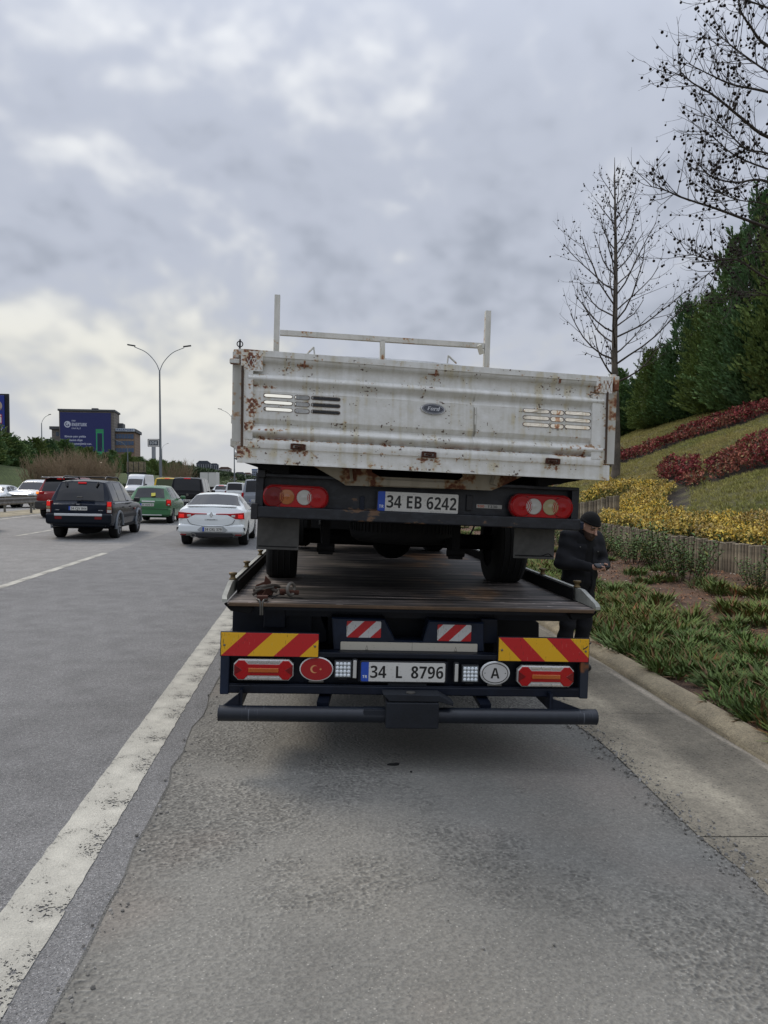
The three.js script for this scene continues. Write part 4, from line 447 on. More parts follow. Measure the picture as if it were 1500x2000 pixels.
    put([prism([[0, 0], [s * 0.02, -0.005], [-s * 0.02, -0.045], [-s * 0.14, -0.06], [-s * 0.16, -0.02]], 0.06, 0.004, -0.06)].map(g => xf(g, x, -0.008, 0.0)), M.black, 'corner_shoe', deck);
    for (const z of [-0.42, -1.25, -2.4, -3.6]) { const o = put([new THREE.LatheGeometry([[0.001, 0], [0.024, 0], [0.024, 0.006], [0.016, 0.012], [0.016, 0.028], [0.026, 0.034], [0.026, 0.046], [0.001, 0.048]].map(q => new THREE.Vector2(...q)), 16)], M.brass, 'stake_knob', deck); o.position.set(x + s * 0.022, hh, z); } }
  put([rbox(W * 0.94, 0.05, 0.05, 0.01, 0, 0.03, -DL + 0.02), rbox(W * 0.5, 0.03, 0.02, 0.005, -0.1, 0.05, -DL + 0.06)], M.steel, 'front_stop', deck);
  // chassis under the deck
  for (const s of [-1, 1]) { put([rbox(0.08, 0.2, 7.4, 0.01, s * 0.38, dy - 0.3, -3.9)], M.navy, 'chassis_rail', tow); if (s < 0) put([rbox(0.14, 0.16, 0.1, 0.01, s * 0.78 - 0.06, dy - 0.12, -0.3), box(0.5, 0.2, 0.04, s * 0.86, dy - 0.15, -0.34)], M.navy, 'outrigger', tow); else put([rbox(0.12, 0.12, 0.1, 0.01, 0.5, dy - 0.12, -0.3)], M.navy, 'outrigger', tow); }
  { const m = planeMap(tow, -2.0), pts = [[985, 1192], [1025, 1198], [1053, 1217], [1053, 1300], [960, 1300], [960, 1192]].map(q => m(...q)).reverse(); put(prism(pts, 0.9, 0.01, -2.9), M.black, 'mudguard', tow, 'right mudguard'); const ml = planeMap(tow, -0.3), pl = [[486, 1184], [620, 1186], [640, 1240], [640, 1262], [480, 1262], [480, 1226]].map(q => ml(...q)).reverse(); put(prism(pl, 1.6, 0.01, -2.0), M.navy, 'mudguard', tow, 'left mudguard'); }
  for (const s of [-1, 1]) for (const z of [-3.0, -6.4]) wheel('wheel', s * 0.84, 0.36, z, 0.38, z > -4 ? 0.42 : 0.24, tow);
  put([xf(new THREE.CylinderGeometry(0.07, 0.07, 1.6, 12), 0, 0.38, -3.0, 0, 0, Math.PI / 2), xf(new THREE.SphereGeometry(0.17, 14, 10), 0, 0.38, -3.0), box(1.3, 0.4, 1.5, 0, dy - 0.28, -1.4)], M.black, 'rear_axle', tow);
  // cab, almost wholly hidden behind the load
  const cz = -6.1; put([rbox(2.05, 1.75, 1.75, 0.12, 0, 1.52, cz - 0.9)], M.black, 'cab', tow); put([rbox(1.5, 0.5, 0.02, 0.008, 0, 1.95, cz - 0.02)], M.glass, 'rear_window', tow); put([rbox(1.8, 0.7, 0.02, 0.008, 0, 1.9, cz - 1.785)], M.glass, 'windscreen', tow); for (const s of [-1, 1]) put([rbox(0.02, 0.6, 0.9, 0.008, s * 1.022, 1.9, cz - 0.95)], M.glass, 'side_window', tow);
}
{ // loose gear lying on the deck
  const D = deckInfo, m = planeMap(tow, -0.30), m2 = planeMap(tow, -0.04); tow.updateMatrixWorld(true); const W3 = (x, y, z) => V(x, y, z).applyMatrix4(tow.matrixWorld);
  const [x0] = m(518, 1160), a = W3(x0, D.dy + 0.004, -0.28), t = thing('wheel_strap', 'rusty steel claw with a folded wheel strap on the left of the flatbed', 'strap', [a.x, a.y, a.z], -0.03);
  const plate = (pts, d, ...r) => xf(prism(pts, d, 0.002), ...r);
  put([rbox(0.10, 0.035, 0.08, 0.006, 0, 0.02, 0), plate([[-0.05, 0], [0.05, 0], [0.055, 0.05], [0.02, 0.09], [0.012, 0.05], [-0.04, 0.03]], 0.014, -0.02, 0.03, -0.05), plate([[-0.05, 0], [0.04, 0], [0.05, 0.03], [-0.01, 0.05]], 0.014, 0.03, 0.02, 0.03, 0.3, 0.5, 0)], M.rust, 'claw', t);
  put([tube([V(-0.07, 0.01, 0.04), V(-0.02, 0.05, 0.06), V(0.05, 0.07, 0.05), V(0.09, 0.05, -0.01)], 0.011, 18, 6), tube([V(-0.07, 0.03, 0.0), V(0, 0.06, 0.03), V(0.08, 0.03, 0.05)], 0.012, 18, 6)], std(0x5a5148, 0.9, { map: grime }), 'webbing', t); put([bar(V(-0.05, 0.045, 0.09), V(0.06, 0.06, 0.05), 0.008, 0.008), bar(V(-0.05, 0.06, 0.06), V(0.06, 0.074, 0.03), 0.006, 0.006)], M.steel, 'buckle', t);
  const [x1] = m2(513, 1168), b = W3(x1, D.dy + 0.003, -0.02), e = thing('edge_hook', 'steel double hook with a rusty block hanging over the flatbed\'s rear edge', 'hook', [b.x, b.y, b.z], -0.03); put(rbox(0.065, 0.03, 0.05, 0.005, 0, 0.016, -0.02), M.rust, 'block', e); for (const s of [-1, 1]) put([tube([V(s * 0.032, 0.012, 0.01), V(s * 0.012, 0.012, 0.05), V(s * 0.006, -0.02, 0.056), V(s * 0.006, -0.075, 0.05)], 0.0055, 16, 6)], M.steel, 'hook_rod', e);
  const [x2] = m(566, 1160), c = W3(x2, D.dy + 0.003, -0.24), r = thing('ring_bolt', 'worn steel ring standing on a rusty bolt beside the left tyre', 'ring', [c.x, c.y, c.z], -0.03); put(xf(new THREE.TorusGeometry(0.037, 0.0105, 10, 26), 0.012, 0.05, 0.02, 0, 1.0, 0.12), std(0x9a948a, 0.6, { map: grime, metalness: 0.2 }), 'ring', r); put([xf(new THREE.CylinderGeometry(0.014, 0.016, 0.12, 10), 0, 0.03, 0, 0, 0.2, Math.PI / 2 - 0.1), xf(new THREE.CylinderGeometry(0.022, 0.022, 0.03, 6), -0.045, 0.03, 0, 0, 0.2, Math.PI / 2)], M.rust, 'bolt', r); put(tube([V(-0.05, 0.02, 0.01), V(-0.09, 0.01, 0.06), V(-0.10, 0.004, 0.10)], 0.004, 10, 5), M.darkgrey, 'wire', r);
}
// ---------------------------------------------------------------- the white pickup riding on the deck
const pick = (() => { const p = P(815, 1000, 4.93); const t = thing('pickup_truck', 'rusty white dropside pickup truck loaded on the flatbed', 'pickup truck', [p.x, 0, p.z]); t.rotation.order = 'YXZ'; t.rotation.set(-0.006, -0.8 * -Math.PI / 180, -0.0455); return t; })();
pick.rotation.y = 0.3 * Math.PI / 180;
{
  const wheel = wheelOf, D = deckInfo; tow.updateMatrixWorld(true);
  // ground level of this truck is the deck surface below its rear axle
  const deckAt = V(D.dx, D.dy, -1.0).applyMatrix4(tow.matrixWorld); pick.position.y = deckAt.y - 0.005 * 0; pick.updateMatrixWorld(true);
  const bm = planeMap(pick, 0), bf = planeMap(pick, 0.04);
  const B = rectOf(bm, 500, 938, 1128, 1024);
  // bumper beam with its folded lower lip
  const navyRust = phys(0xffffff, 0.45, { map: makeTex(1024, 256, (u, v) => { const n = fbm(u * 30, v * 8, 5, 0, 180), b = Math.max(smooth(0.13, 0, Math.abs(u - 0.32)) * smooth(0.5, 0.1, Math.abs(v - 0.4)), smooth(0.5, 0.2, Math.abs(u - 0.5)) * smooth(0.3, 0.05, v) * 0.8), k = smooth(0.66, 0.76, n * 0.62 + fbm(u * 120, v * 30, 2, 0, 187) * 0.12 + b * 0.32); const c = 20 + 16 * (n - 0.5), d = smooth(0.5, 0.7, fbm(u * 60, v * 12, 3, 0, 185)) * 12; return [lerp(c + d, 104, k), lerp(c + 4 + d, 78, k), lerp(c + 11 + d, 56, k)]; }, true, false), bumpMap: scratch, bumpScale: 0.001 });
  const uvB = g => { g = plain(g); const p = g.attributes.position, uv = g.attributes.uv; for (let i = 0; i < p.count; i++) uv.setXY(i, clamp((p.getX(i) - B.l) / B.w, 0.001, 0.999), clamp((p.getY(i) - B.b) / B.h, 0.001, 0.999)); return g; };
  mesh(mergeGeometries([box(B.w, B.h - 0.03, 0.015, B.cx, B.cy, -0.06), rbox(B.w, 0.022, 0.09, 0.005, B.cx, B.t - 0.011, -0.02), rbox(B.w + 0.03, 0.075, 0.1, 0.01, B.cx, B.b + 0.04, -0.012), rbox(0.05, B.h, 0.09, 0.006, B.l + 0.02, B.cy, -0.03), rbox(0.05, B.h, 0.09, 0.006, B.r - 0.02, B.cy, -0.03)].map(uvB)), navyRust, 'bumper_beam', pick);
  put([rbox(0.045, 0.1, 0.11, 0.008, B.l - 0.005, B.b + 0.04, -0.01), rbox(0.05, 0.05, 0.1, 0.006, B.l + 0.03, B.t - 0.005, -0.01)], M.plastic, 'bumper_cap', pick); put([rbox(0.07, 0.05, 0.09, 0.008, B.r + 0.012, B.b + 0.035, -0.03)], M.navyLight, 'bumper_cap', pick);
  // long round ended tail lamps, four round lenses in each
  const lampR = (x0, y0, x1, y1, order, lab) => { const q = rectOf(bf, x0, y0, x1, y1), r = q.h / 2; const o = put(prism(roundRect(-q.w / 2, -r, q.w, q.h, r * 0.995), 0.05, 0.008), M.red, 'tail_lamp', pick, lab); o.position.set(q.cx, q.cy, -0.02); put(prism(roundRect(-q.w / 2 - 0.006, -r - 0.006, q.w + 0.012, q.h + 0.012, r), 0.03, 0.003), M.redDeep, 'lamp_rim', o);
    order.forEach((k, i) => { const big = i === 0 || i === 3, rr = big ? r * 0.86 : r * 0.68, x = [-q.w / 2 + r, -q.w * 0.135, q.w * 0.135, q.w / 2 - r][i]; const prof = [[0.001, 0.008], [rr * 0.2, 0.009], [rr * 0.22, 0.004], [rr * 0.4, 0.006], [rr * 0.45, 0.003], [rr * 0.62, 0.006], [rr * 0.66, 0.003], [rr * 0.84, 0.006], [rr * 0.9, 0.003], [rr, 0.006], [rr, -0.004]].map(p => new THREE.Vector2(...p)); put([xf(new THREE.LatheGeometry(prof, 28), x, 0, 0.049, Math.PI / 2, 0, 0)], { r: M.red, d: M.redDeep, a: phys(0xa55a12, 0.18, { clearcoat: 1 }), c: M.clear, y: phys(0xa39a72, 0.18, { clearcoat: 1 }) }[k], { r: 'stop_lens', d: 'stop_lens', a: 'indicator_lens', c: 'reverse_lens', y: 'indicator_lens' }[k], o); });
    for (const [sx, sy] of [[-0.24, 0.8], [0.24, 0.8], [-0.24, -0.8], [0.24, -0.8]]) { const s = mesh(new THREE.CylinderGeometry(0.004, 0.004, 0.004, 8), M.plastic, 'screw', o); s.rotation.x = Math.PI / 2; s.position.set(sx * q.w, sy * r, 0.05); } };
  lampR(513, 949, 641, 993, ['d', 'a', 'c', 'r'], 'left tail lamp'); lampR(998, 967, 1121, 1013, ['r', 'c', 'y', 'r'], 'right tail lamp');
  { const q = rectOf(bf, 737, 961, 898, 1003), o = numberPlate(pick, q.cx, q.cy, 0.0, q.w - 0.01, q.h - 0.012, '34 EB 6242', 0.2); const tx = canvasTex(1024, 64, (g, w, h) => { g.fillStyle = '#14161b'; g.fillRect(0, 0, w, h); g.fillStyle = '#8d9096'; g.font = 'italic bold 46px sans-serif'; g.textAlign = 'center'; g.fillText('BEYAZIT OTO', w * 0.46, 48); g.font = '20px sans-serif'; g.fillText('İSTANBUL  OTOMOTİV', w * 0.80, 30); g.fillText('SERVİS  YEDEK PARÇA', w * 0.8, 54); g.fillText('SERVİS', w * 0.08, 40); g.fillText('BAKIM', w * 0.2, 40); }); const s = mesh(faceUV(rbox(q.w + 0.01, 0.032, 0.014, 0.003), -q.w / 2 - 0.005, -0.016, q.w + 0.01, 0.032), std(0xffffff, 0.5, { map: tx }), 'holder_strip', o); s.position.set(0, -q.h / 2 - 0.012, 0.006); }
  { const q = rectOf(bf, 936, 986, 987, 994), tx = canvasTex(512, 80, (g, w, h) => { g.fillStyle = '#a8a8a2'; g.fillRect(0, 0, w, h); g.font = 'bold 70px sans-serif'; g.fillStyle = '#b5502a'; g.save(); g.scale(1.3, 1); g.fillText('100', 8, 66); g.fillStyle = '#222'; g.fillText('T330', 170, 66); g.restore(); }); const o = mesh(faceUV(rbox(q.w, q.h, 0.006, 0.002), -q.w / 2, -q.h / 2, q.w, q.h), std(0xffffff, 0.4, { map: tx }), 'model_badge', pick); o.position.set(q.cx, q.cy, -0.048); }
  { const a = bm(925, 983), b = bm(708, 985); put([rbox(0.04, 0.1, 0.02, 0.004, a[0] - 0.02, a[1], -0.045)], M.plastic, 'latch_cover', pick); put([rbox(0.03, 0.1, 0.012, 0.003, b[0], b[1], -0.047)], M.navyLight, 'latch_cover', pick); }
  // mud flaps and wheels
  const flap = (x0, y0, x1, y1, lab) => { const q = rectOf(bm, x0, y0, x1, y1), g = rbox(q.w, q.h, 0.012, 0.004, 0, 0, 0, 0, 0, 0, 3), o = put(g, M.flap, 'mud_flap', pick, lab); o.position.set(q.cx, q.cy, -0.1); o.rotation.x = -0.03; put([rbox(q.w, 0.02, 0.03, 0.004, 0, q.h / 2 - 0.01, -0.01), rbox(q.w - 0.02, 0.008, 0.016, 0.002, 0, -q.h / 2 + 0.02, 0.0)], M.rubber, 'flap_edge', o); return o; };
  const fl = flap(500, 1006, 584, 1076, 'left mud flap'), fr = flap(1011, 1030, 1092, 1094, 'right mud flap');
  put([tube([V(0.13, -0.09, 0.008), V(0.10, -0.07, 0.008), V(0.08, -0.075, 0.008), V(0.05, -0.085, 0.008), V(-0.1, -0.09, 0.008)], 0.0025, 20, 4)], M.black, 'crack', fr);
  const wl = planeMap(pick, -0.85), L1 = wl(547, 1138), R1 = wl(995, 1149); wheel('wheel', L1[0], L1[1] + 0.33, -1.18, 0.335, 0.23, pick); wheel('wheel', R1[0] + 0.02, R1[1] + 0.33, -1.18, 0.335, 0.25, pick);
  const f = planeMap(pick, -4.1); for (const s of [-1, 1]) wheel('wheel', s * 0.8 + 0.0, L1[1] + 0.36, -4.35, 0.335, 0.23, pick);
  put([xf(new THREE.CylinderGeometry(0.06, 0.06, 1.5, 12), 0, L1[1] + 0.34, -1.18, 0, 0, Math.PI / 2), xf(new THREE.SphereGeometry(0.17, 16, 12).scale(1, 1.05, 1.1), -0.05, L1[1] + 0.36, -1.18), xf(new THREE.CylinderGeometry(0.05, 0.05, 2.6, 10), -0.05, L1[1] + 0.4, -2.5, Math.PI / 2, 0, 0)], M.black, 'rear_axle', pick);
  for (const px of [640, 912]) { const a = bm(px, 1040), z = -0.35; put([bar(V(a[0], B.b + 0.03, z), V(a[0], B.b - 0.24, z), 0.05, 0.035), rbox(0.1, 0.02, 0.03, 0.004, a[0], B.b - 0.235, z), xf(new THREE.CylinderGeometry(0.03, 0.03, 0.12, 10), a[0], B.b - 0.2, z, 0, 0, Math.PI / 2)], M.black, 'spring_hanger', pick); put([bar(V(a[0], B.b - 0.2, z), V(a[0], B.b - 0.05, -1.15), 0.06, 0.04), bar(V(a[0], B.b - 0.05, -1.2), V(a[0], B.b - 0.1, -2.0), 0.06, 0.04)], M.black, 'leaf_spring', pick); }
  { const a = planeMap(pick, -0.5), q = rectOf(a, 690, 1024, 910, 1050), l = [], r = q.w / 2; const pr = [[r * 0.55, -0.1], [r * 0.86, -0.105], [r * 0.97, -0.08], [r, -0.04], [r, 0.04], [r * 0.97, 0.08], [r * 0.86, 0.1], [r * 0.55, 0.09]].map(p => new THREE.Vector2(...p)); l.push(new THREE.LatheGeometry(pr, 48)); for (let i = 0; i < 72; i++) { const t = i / 72 * Math.PI * 2; l.push(box(0.012, 0.085, 0.012, Math.cos(t) * r, 0.02, Math.sin(t) * r, 0, -t, 0)); } const o = put(l, M.rubber, 'spare_wheel', pick); o.position.set(q.cx, q.cy + 0.0, -0.52 - r); put([new THREE.CylinderGeometry(r * 0.6, r * 0.6, 0.1, 24)], M.darkgrey, 'rim', o); }
  for (const s of [-1, 1]) put([rbox(0.07, 0.14, 5.2, 0.008, s * 0.36, B.cy + 0.03, -2.7)], M.black, 'chassis_rail', pick);
  put([tube([V(0.62, B.b - 0.06, -1.9), V(0.66, B.b - 0.16, -1.95), V(0.74, B.b - 0.17, -2.0), V(0.8, B.b - 0.05, -2.0)], 0.008, 16, 6)], M.plastic, 'brake_hose', pick);
  // under structure between beam and bed
  const um = planeMap(pick, 0.06), fixed = M.dirtyFrame;
  { const o = [[598, 902], [664, 940], [676, 948], [960, 958], [975, 952], [1040, 921]].map(q => um(...q)), s = poly(o.slice().reverse()), hole = [[728, 912], [900, 919], [905, 930], [896, 938], [742, 931], [726, 922]].map(q => um(...q)), hp = new THREE.Path(); hole.forEach(([x, y], i) => i ? hp.lineTo(x, y) : hp.moveTo(x, y)); hp.closePath(); s.holes.push(hp); put(prism(s, 0.02, 0, 0.04), fixed, 'cross_member', pick); put(box(0.9, 0.25, 0.03, 0, B.t + 0.06, -0.5), M.black, 'inner_panel', pick);
    for (const [a, b, w] of [[[678, 903], [682, 944], 0.045], [[972, 917], [962, 950], 0.045]]) { const p = um(...a), q = um(...b); put([bar(V(p[0], p[1], 0.075), V(q[0], q[1] + 0.01, 0.085), w, 0.035)], fixed, 'brace', pick); } put([box(0.62, 0.035, 0.02, um(815, 942)[0], um(815, 942)[1] - 0.012, 0.07)], fixed, 'brace', pick); }
  for (const [x0, y0, x1, y1, lab] of [[502, 905, 640, 945, 0], [985, 922, 1085, 968, 0]]) { const q = rectOf(um, x0, y0, x1, y1); put([box(q.w, q.h + 0.1, 0.03, q.cx, q.cy, -0.35)], M.black, 'side_panel', pick); }
  { const a = um(494, 920), b = um(530, 940); put([tube([V(a[0] + 0.02, a[1] + 0.05, -0.1), V(a[0] + 0.04, a[1] - 0.01, -0.08), V(a[0] + 0.09, a[1] - 0.0, -0.1), V(a[0] + 0.1, a[1] + 0.06, -0.12)], 0.006, 14, 5), bar(V(a[0] + 0.1, a[1] + 0.07, -0.12), V(b[0] + 0.0, b[1], -0.2), 0.012, 0.012), rod(V(a[0], a[1] + 0.055, -0.1), V(a[0] + 0.25, a[1] + 0.05, -0.1), 0.006, 0.006, 6)], M.plastic, 'cable', pick); }
  // ---- the dropside bed; the tailgate is laid out in its own fractions u (across) and v (down)
  const ZT = 0.20, gm = planeMap(pick, ZT), c00 = gm(470, 684), c10 = gm(1193, 739), c01 = gm(468, 884), c11 = gm(1188, 921);
  const G = (u, v) => { const a = lerp(c00[0], c10[0], u), b = lerp(c01[0], c11[0], u), c = lerp(c00[1], c10[1], u), d = lerp(c01[1], c11[1], u); return [lerp(a, b, v), lerp(c, d, v)]; };
  const UV = (px, py) => { const u = (px - 470) / 722; const t = 684 + 55 * u, b = 884 + 37 * u; return [u, (py - t) / (b - t)]; };
  const rustMap = (() => { // paint, stains and rust where the photograph shows them
    const spots = [[0.03, 0.1, 0.035, 0.14, 1.25], [0.055, 0.22, 0.045, 0.05, 0.9], [0.0, 0.5, 0.012, 0.6, 0.5], [0.05, 0.34, 0.06, 0.02, 0.9], [0.045, 0.5, 0.03, 0.09, 0.75], [0.015, 0.75, 0.025, 0.05, 1.2], [0.07, 0.765, 0.045, 0.016, 1.1], [0.16, 0.12, 0.03, 0.04, 0.75], [0.51, 0.1, 0.025, 0.045, 0.75], [0.97, 0.1, 0.03, 0.13, 1.05], [0.985, 0.5, 0.012, 0.6, 0.85], [0.93, 0.76, 0.09, 0.05, 0.95], [0.12, 0.855, 0.10, 0.016, 1.25], [0.33, 0.853, 0.12, 0.014, 1.2], [0.62, 0.85, 0.24, 0.009, 1.1], [0.9, 0.855, 0.08, 0.02, 1.1], [0.03, 0.5, 0.012, 0.5, 0.85], [0.15, 0.97, 0.035, 0.06, 1.0], [0.5, 0.975, 0.045, 0.06, 1.0], [0.84, 0.97, 0.04, 0.06, 1.0], [0.0, 0.98, 0.04, 0.08, 1.0], [0.99, 0.9, 0.03, 0.1, 0.9], [0.9, 0.66, 0.06, 0.02, 0.7], [0.3, 0.045, 0.3, 0.014, 0.5], [0.7, 0.045, 0.3, 0.014, 0.45], [0.85, 0.48, 0.08, 0.12, 0.33], [0.15, 0.5, 0.08, 0.12, 0.22], [0.5, 0.945, 0.6, 0.012, 0.5], [0.3, 1.07, 0.4, 0.02, 0.42]];
    return makeTex(2048, 640, (u, v0) => { const v = (1 - v0) * 1.1, n = fbm(u * 40, v * 12, 5, 0, 190), f = fbm(u * 160, v * 48, 3, 0, 195), st = fbm(u * 95, v * 2.2, 3, 0, 198); let s = 0; for (const [a, b, c, d, e] of spots) { const q = ((u - a) / c) ** 2 + ((v - b) / d) ** 2; if (q < 4) s = Math.max(s, e * Math.exp(-q * 0.9)); }
      let r = 214, g = 213, b = 206; const dirt = clamp((st - 0.42) * 2.2) * 17 + (n - 0.5) * 30 + (f - 0.5) * 12; r -= dirt * 0.9; g -= dirt * 0.95; b -= dirt * 1.15; const yel = smooth(0.5, 0.75, st) * smooth(0.4, 0.7, n); g -= 6 * yel; b -= 20 * yel;
      const key = n * 0.42 + f * 0.58 + s * 0.29 - 0.115, e = smooth(0.60, 0.72, key), k = smooth(0.70, 0.78, key), ch = smooth(0.77, 0.785, vn(u * 210, v * 66, 0, 199) * 0.55 + n * 0.45); r = lerp(r, 158, e * 0.75); g = lerp(g, 116, e * 0.75); b = lerp(b, 76, e * 0.75); const dk = 0.65 + 0.8 * f; r = lerp(r, 92 * dk, k); g = lerp(g, 50 * dk, k); b = lerp(b, 31 * dk, k); r = lerp(r, 70, ch * 0.8); g = lerp(g, 52, ch * 0.8); b = lerp(b, 42, ch * 0.8);
      const dr = Math.exp(-(((u - 0.622) / 0.004) ** 2)) * smooth(0.28, 0.36, v) * smooth(0.86, 0.8, v) * smooth(0.35, 0.55, vn(u * 300, v * 16, 0, 188)) * 0.75; r = lerp(r, 104, dr); g = lerp(g, 100, dr); b = lerp(b, 86, dr); return [r, g, b]; }, true, false); })();
  const gateM = phys(0xffffff, 0.5, { map: rustMap, bumpMap: scratch, bumpScale: 0.0012, clearcoat: 0.12, clearcoatRoughness: 0.4 });
  const warp = (g, keepNormals) => { g = plain(g); const p = g.attributes.position, uv = g.attributes.uv; for (let i = 0; i < p.count; i++) { const u = p.getX(i), v = p.getY(i), q = G(u, v); uv.setXY(i, clamp(u, 0.002, 0.998), clamp(1 - v / 1.1, 0.002, 0.998)); p.setXYZ(i, q[0], q[1], p.getZ(i) + ZT); } g.deleteAttribute('normal'); g.computeVertexNormals(); return g; };
  // profile down the gate: [v, z]; flat field in the middle is cut through with slots
  const prof1 = [[0.045, 0.03], [0.095, 0.03], [0.10, 0.0], [0.215, 0.0], [0.235, 0.020], [0.262, 0.026], [0.285, 0.022], [0.315, 0.004], [0.345, 0.002], [0.372, 0.010], [0.385, 0.012]], prof2 = [[0.655, 0.012], [0.68, 0.008], [0.70, -0.004], [0.725, 0.0], [0.755, 0.02], [0.785, 0.026], [0.81, 0.018], [0.835, 0.0], [0.85, -0.006], [0.855, 0.03], [0.905, 0.034], [0.945, 0.03]];
  const sheet = prof => { const nx = 24, pos = [], ix = [], u0 = 0.022, u1 = 0.978; for (let i = 0; i <= nx; i++) for (const [v, z] of prof) pos.push(lerp(u0, u1, i / nx), v, (z > 0.029 ? z : z * 1.6) + 0.0025 * Math.sin(i * 1.7 + v * 9)); const n = prof.length; for (let i = 0; i < nx; i++) for (let k = 0; k < n - 1; k++) { const a = i * n + k; ix.push(a, a + 1, a + n, a + 1, a + n + 1, a + n); } const g = new THREE.BufferGeometry(); g.setAttribute('position', new THREE.Float32BufferAttribute(pos, 3)); g.setIndex(ix); return warp2(g); };
  const warp2 = g => { const p = g.attributes.position, uv = new Float32Array(p.count * 2); for (let i = 0; i < p.count; i++) { const u = p.getX(i), v = p.getY(i), q = G(u, v); uv[i * 2] = u; uv[i * 2 + 1] = 1 - v / 1.1; p.setXYZ(i, q[0], q[1], p.getZ(i) + ZT); } g.setAttribute('uv', new THREE.BufferAttribute(uv, 2)); g.computeVertexNormals(); return plain(g); };
  const slotS = poly([[0.022, 0.385], [0.978, 0.385], [0.978, 0.655], [0.022, 0.655]]);
  const rims = []; const slot = (x0, y0, x1, y1) => { const a = UV(x0, y0), b = UV(x1, y1), s = roundRect(a[0], a[1], b[0] - a[0], b[1] - a[1], 0.001); const ru = 0.0068, rv = (b[1] - a[1]) / 2; const h = new THREE.Path(); const N = 6; const cyv = (a[1] + b[1]) / 2; for (let i = 0; i <= N; i++) { const t = Math.PI / 2 + Math.PI * i / N; h.lineTo?.call; const X = a[0] + ru + Math.cos(t) * ru, Y = cyv + Math.sin(t) * rv; i ? h.lineTo(X, Y) : h.moveTo(X, Y); } for (let i = 0; i <= N; i++) { const t = -Math.PI / 2 + Math.PI * i / N; h.lineTo(b[0] - ru + Math.cos(t) * ru, cyv + Math.sin(t) * rv); } h.closePath(); slotS.holes.push(h); const o = new THREE.Shape(), C = [(a[0] + b[0]) / 2, cyv]; h.getPoints(1).forEach((p, i) => { const X = p.x + Math.sign(p.x - C[0]) * 0.0014, Y = p.y + Math.sign(p.y - C[1]) * 0.0035; i ? o.lineTo(X, Y) : o.moveTo(X, Y); }); o.closePath(); o.holes.push(h); rims.push(o); };
  for (let r = 0; r < 3; r++) { for (const [a, b, y] of [[515, 568, 769], [573, 600, 772], [604, 658, 774]]) slot(a, y + r * 13.2, b, y + r * 13.2 + 9.6); for (const [a, b, y] of [[1015, 1067, 798], [1070, 1096, 801], [1099, 1150, 803]]) slot(a, y + r * 13.4, b, y + r * 13.4 + 9.8); }
  const field = new THREE.ExtrudeGeometry(slotS, { depth: 0.006, bevelEnabled: false }); field.translate(0, 0, 0.0132);
  const gate = mesh(mergeGeometries([sheet(prof1), sheet(prof2), warp(field)]), gateM, 'tailgate', pick); gateM.side = THREE.DoubleSide;
  for (const o of rims) { const g = new THREE.ExtrudeGeometry(o, { depth: 0.003, bevelEnabled: false }); g.translate(0, 0, 0.0194); mesh(warp(g), M.rustDS, 'slot_rim', gate); }
  const uvbar = (u0, v0, u1, v1, z, d, rr) => { const g = new RoundedBoxGeometry(1, 1, 1, 2, 0.02); g.scale(u1 - u0, v1 - v0, d); g.translate((u0 + u1) / 2, (v0 + v1) / 2, z); return warp(g); };
  mesh(mergeGeometries([uvbar(-0.004, -0.005, 1.0, 0.055, 0.012, 0.05)]), gateM, 'top_rail', gate);
  mesh(mergeGeometries([uvbar(0.012, 0.05, 0.034, 0.87, 0.02, 0.035)]), gateM, 'stile', gate); mesh(mergeGeometries([uvbar(0.945, 0.19, 0.972, 0.88, 0.016, 0.035), uvbar(0.965, 0.05, 0.984, 0.88, 0.014, 0.03)]), gateM, 'stile', gate);
  mesh(mergeGeometries([uvbar(0.004, 0.16, 0.010, 0.94, 0.034, 0.03)]), M.rustDS, 'seam', gate); mesh(mergeGeometries([uvbar(0.9835, 0.16, 0.988, 0.92, 0.026, 0.03)]), M.rustDS, 'seam', gate);
  // rusted corner plates with a raised diamond mesh
  for (const [x0, y0, x1, y1, lab] of [[472, 693, 512, 727, 'left corner plate'], [1159, 741, 1191, 770, 'right corner plate']]) { const a = UV(x0, y0), b = UV(x1, y1), cp = mesh(uvbar(a[0], a[1], b[0], b[1], 0.028, 0.02), gateM, 'corner_plate', gate, lab), l = []; for (let i = 0; i < 3; i++) for (const s of [-1, 1]) { const u0 = lerp(a[0], b[0], 0.36 + i * 0.22 - s * 0.14), u1 = lerp(a[0], b[0], 0.36 + i * 0.22 + s * 0.14), q0 = G(u0, lerp(a[1], b[1], 0.1)), q1 = G(u1, lerp(a[1], b[1], 0.9)); l.push(bar(V(q0[0], q0[1], ZT + 0.039), V(q1[0], q1[1], ZT + 0.039), 0.004, 0.004)); } put(l, M.rustier, 'diamond_mesh', cp); }
  // hinge sill below the gate
  mesh(mergeGeometries([uvbar(-0.006, 0.935, 1.0, 1.09, 0.004, 0.03), uvbar(-0.006, 1.082, 0.998, 1.098, 0.014, 0.03)]), gateM, 'hinge_sill', pick);
  const fit = (px, py, w, hh, name, lab) => { const uv = UV(px, py), q = G(...uv), o = put([rbox(w, hh * 0.3, 0.02, 0.003, 0, hh * 0.4, 0), rbox(w, hh * 0.3, 0.02, 0.003, 0, -hh * 0.4, 0), rbox(0.016, hh, 0.022, 0.003, -w / 2, 0, 0), rbox(0.016, hh, 0.022, 0.003, w / 2, 0, 0), rbox(w * 0.55, hh * 0.3, 0.03, 0.004, 0, 0, 0.004)], M.rust, name, gate); o.position.set(q[0], q[1], ZT + 0.035); o.rotation.z = -0.02; return o; };
  fit(580, 873, 0.075, 0.034, 'hinge'); fit(830, 888, 0.075, 0.034, 'hinge'); fit(1075, 901, 0.075, 0.034, 'hinge');
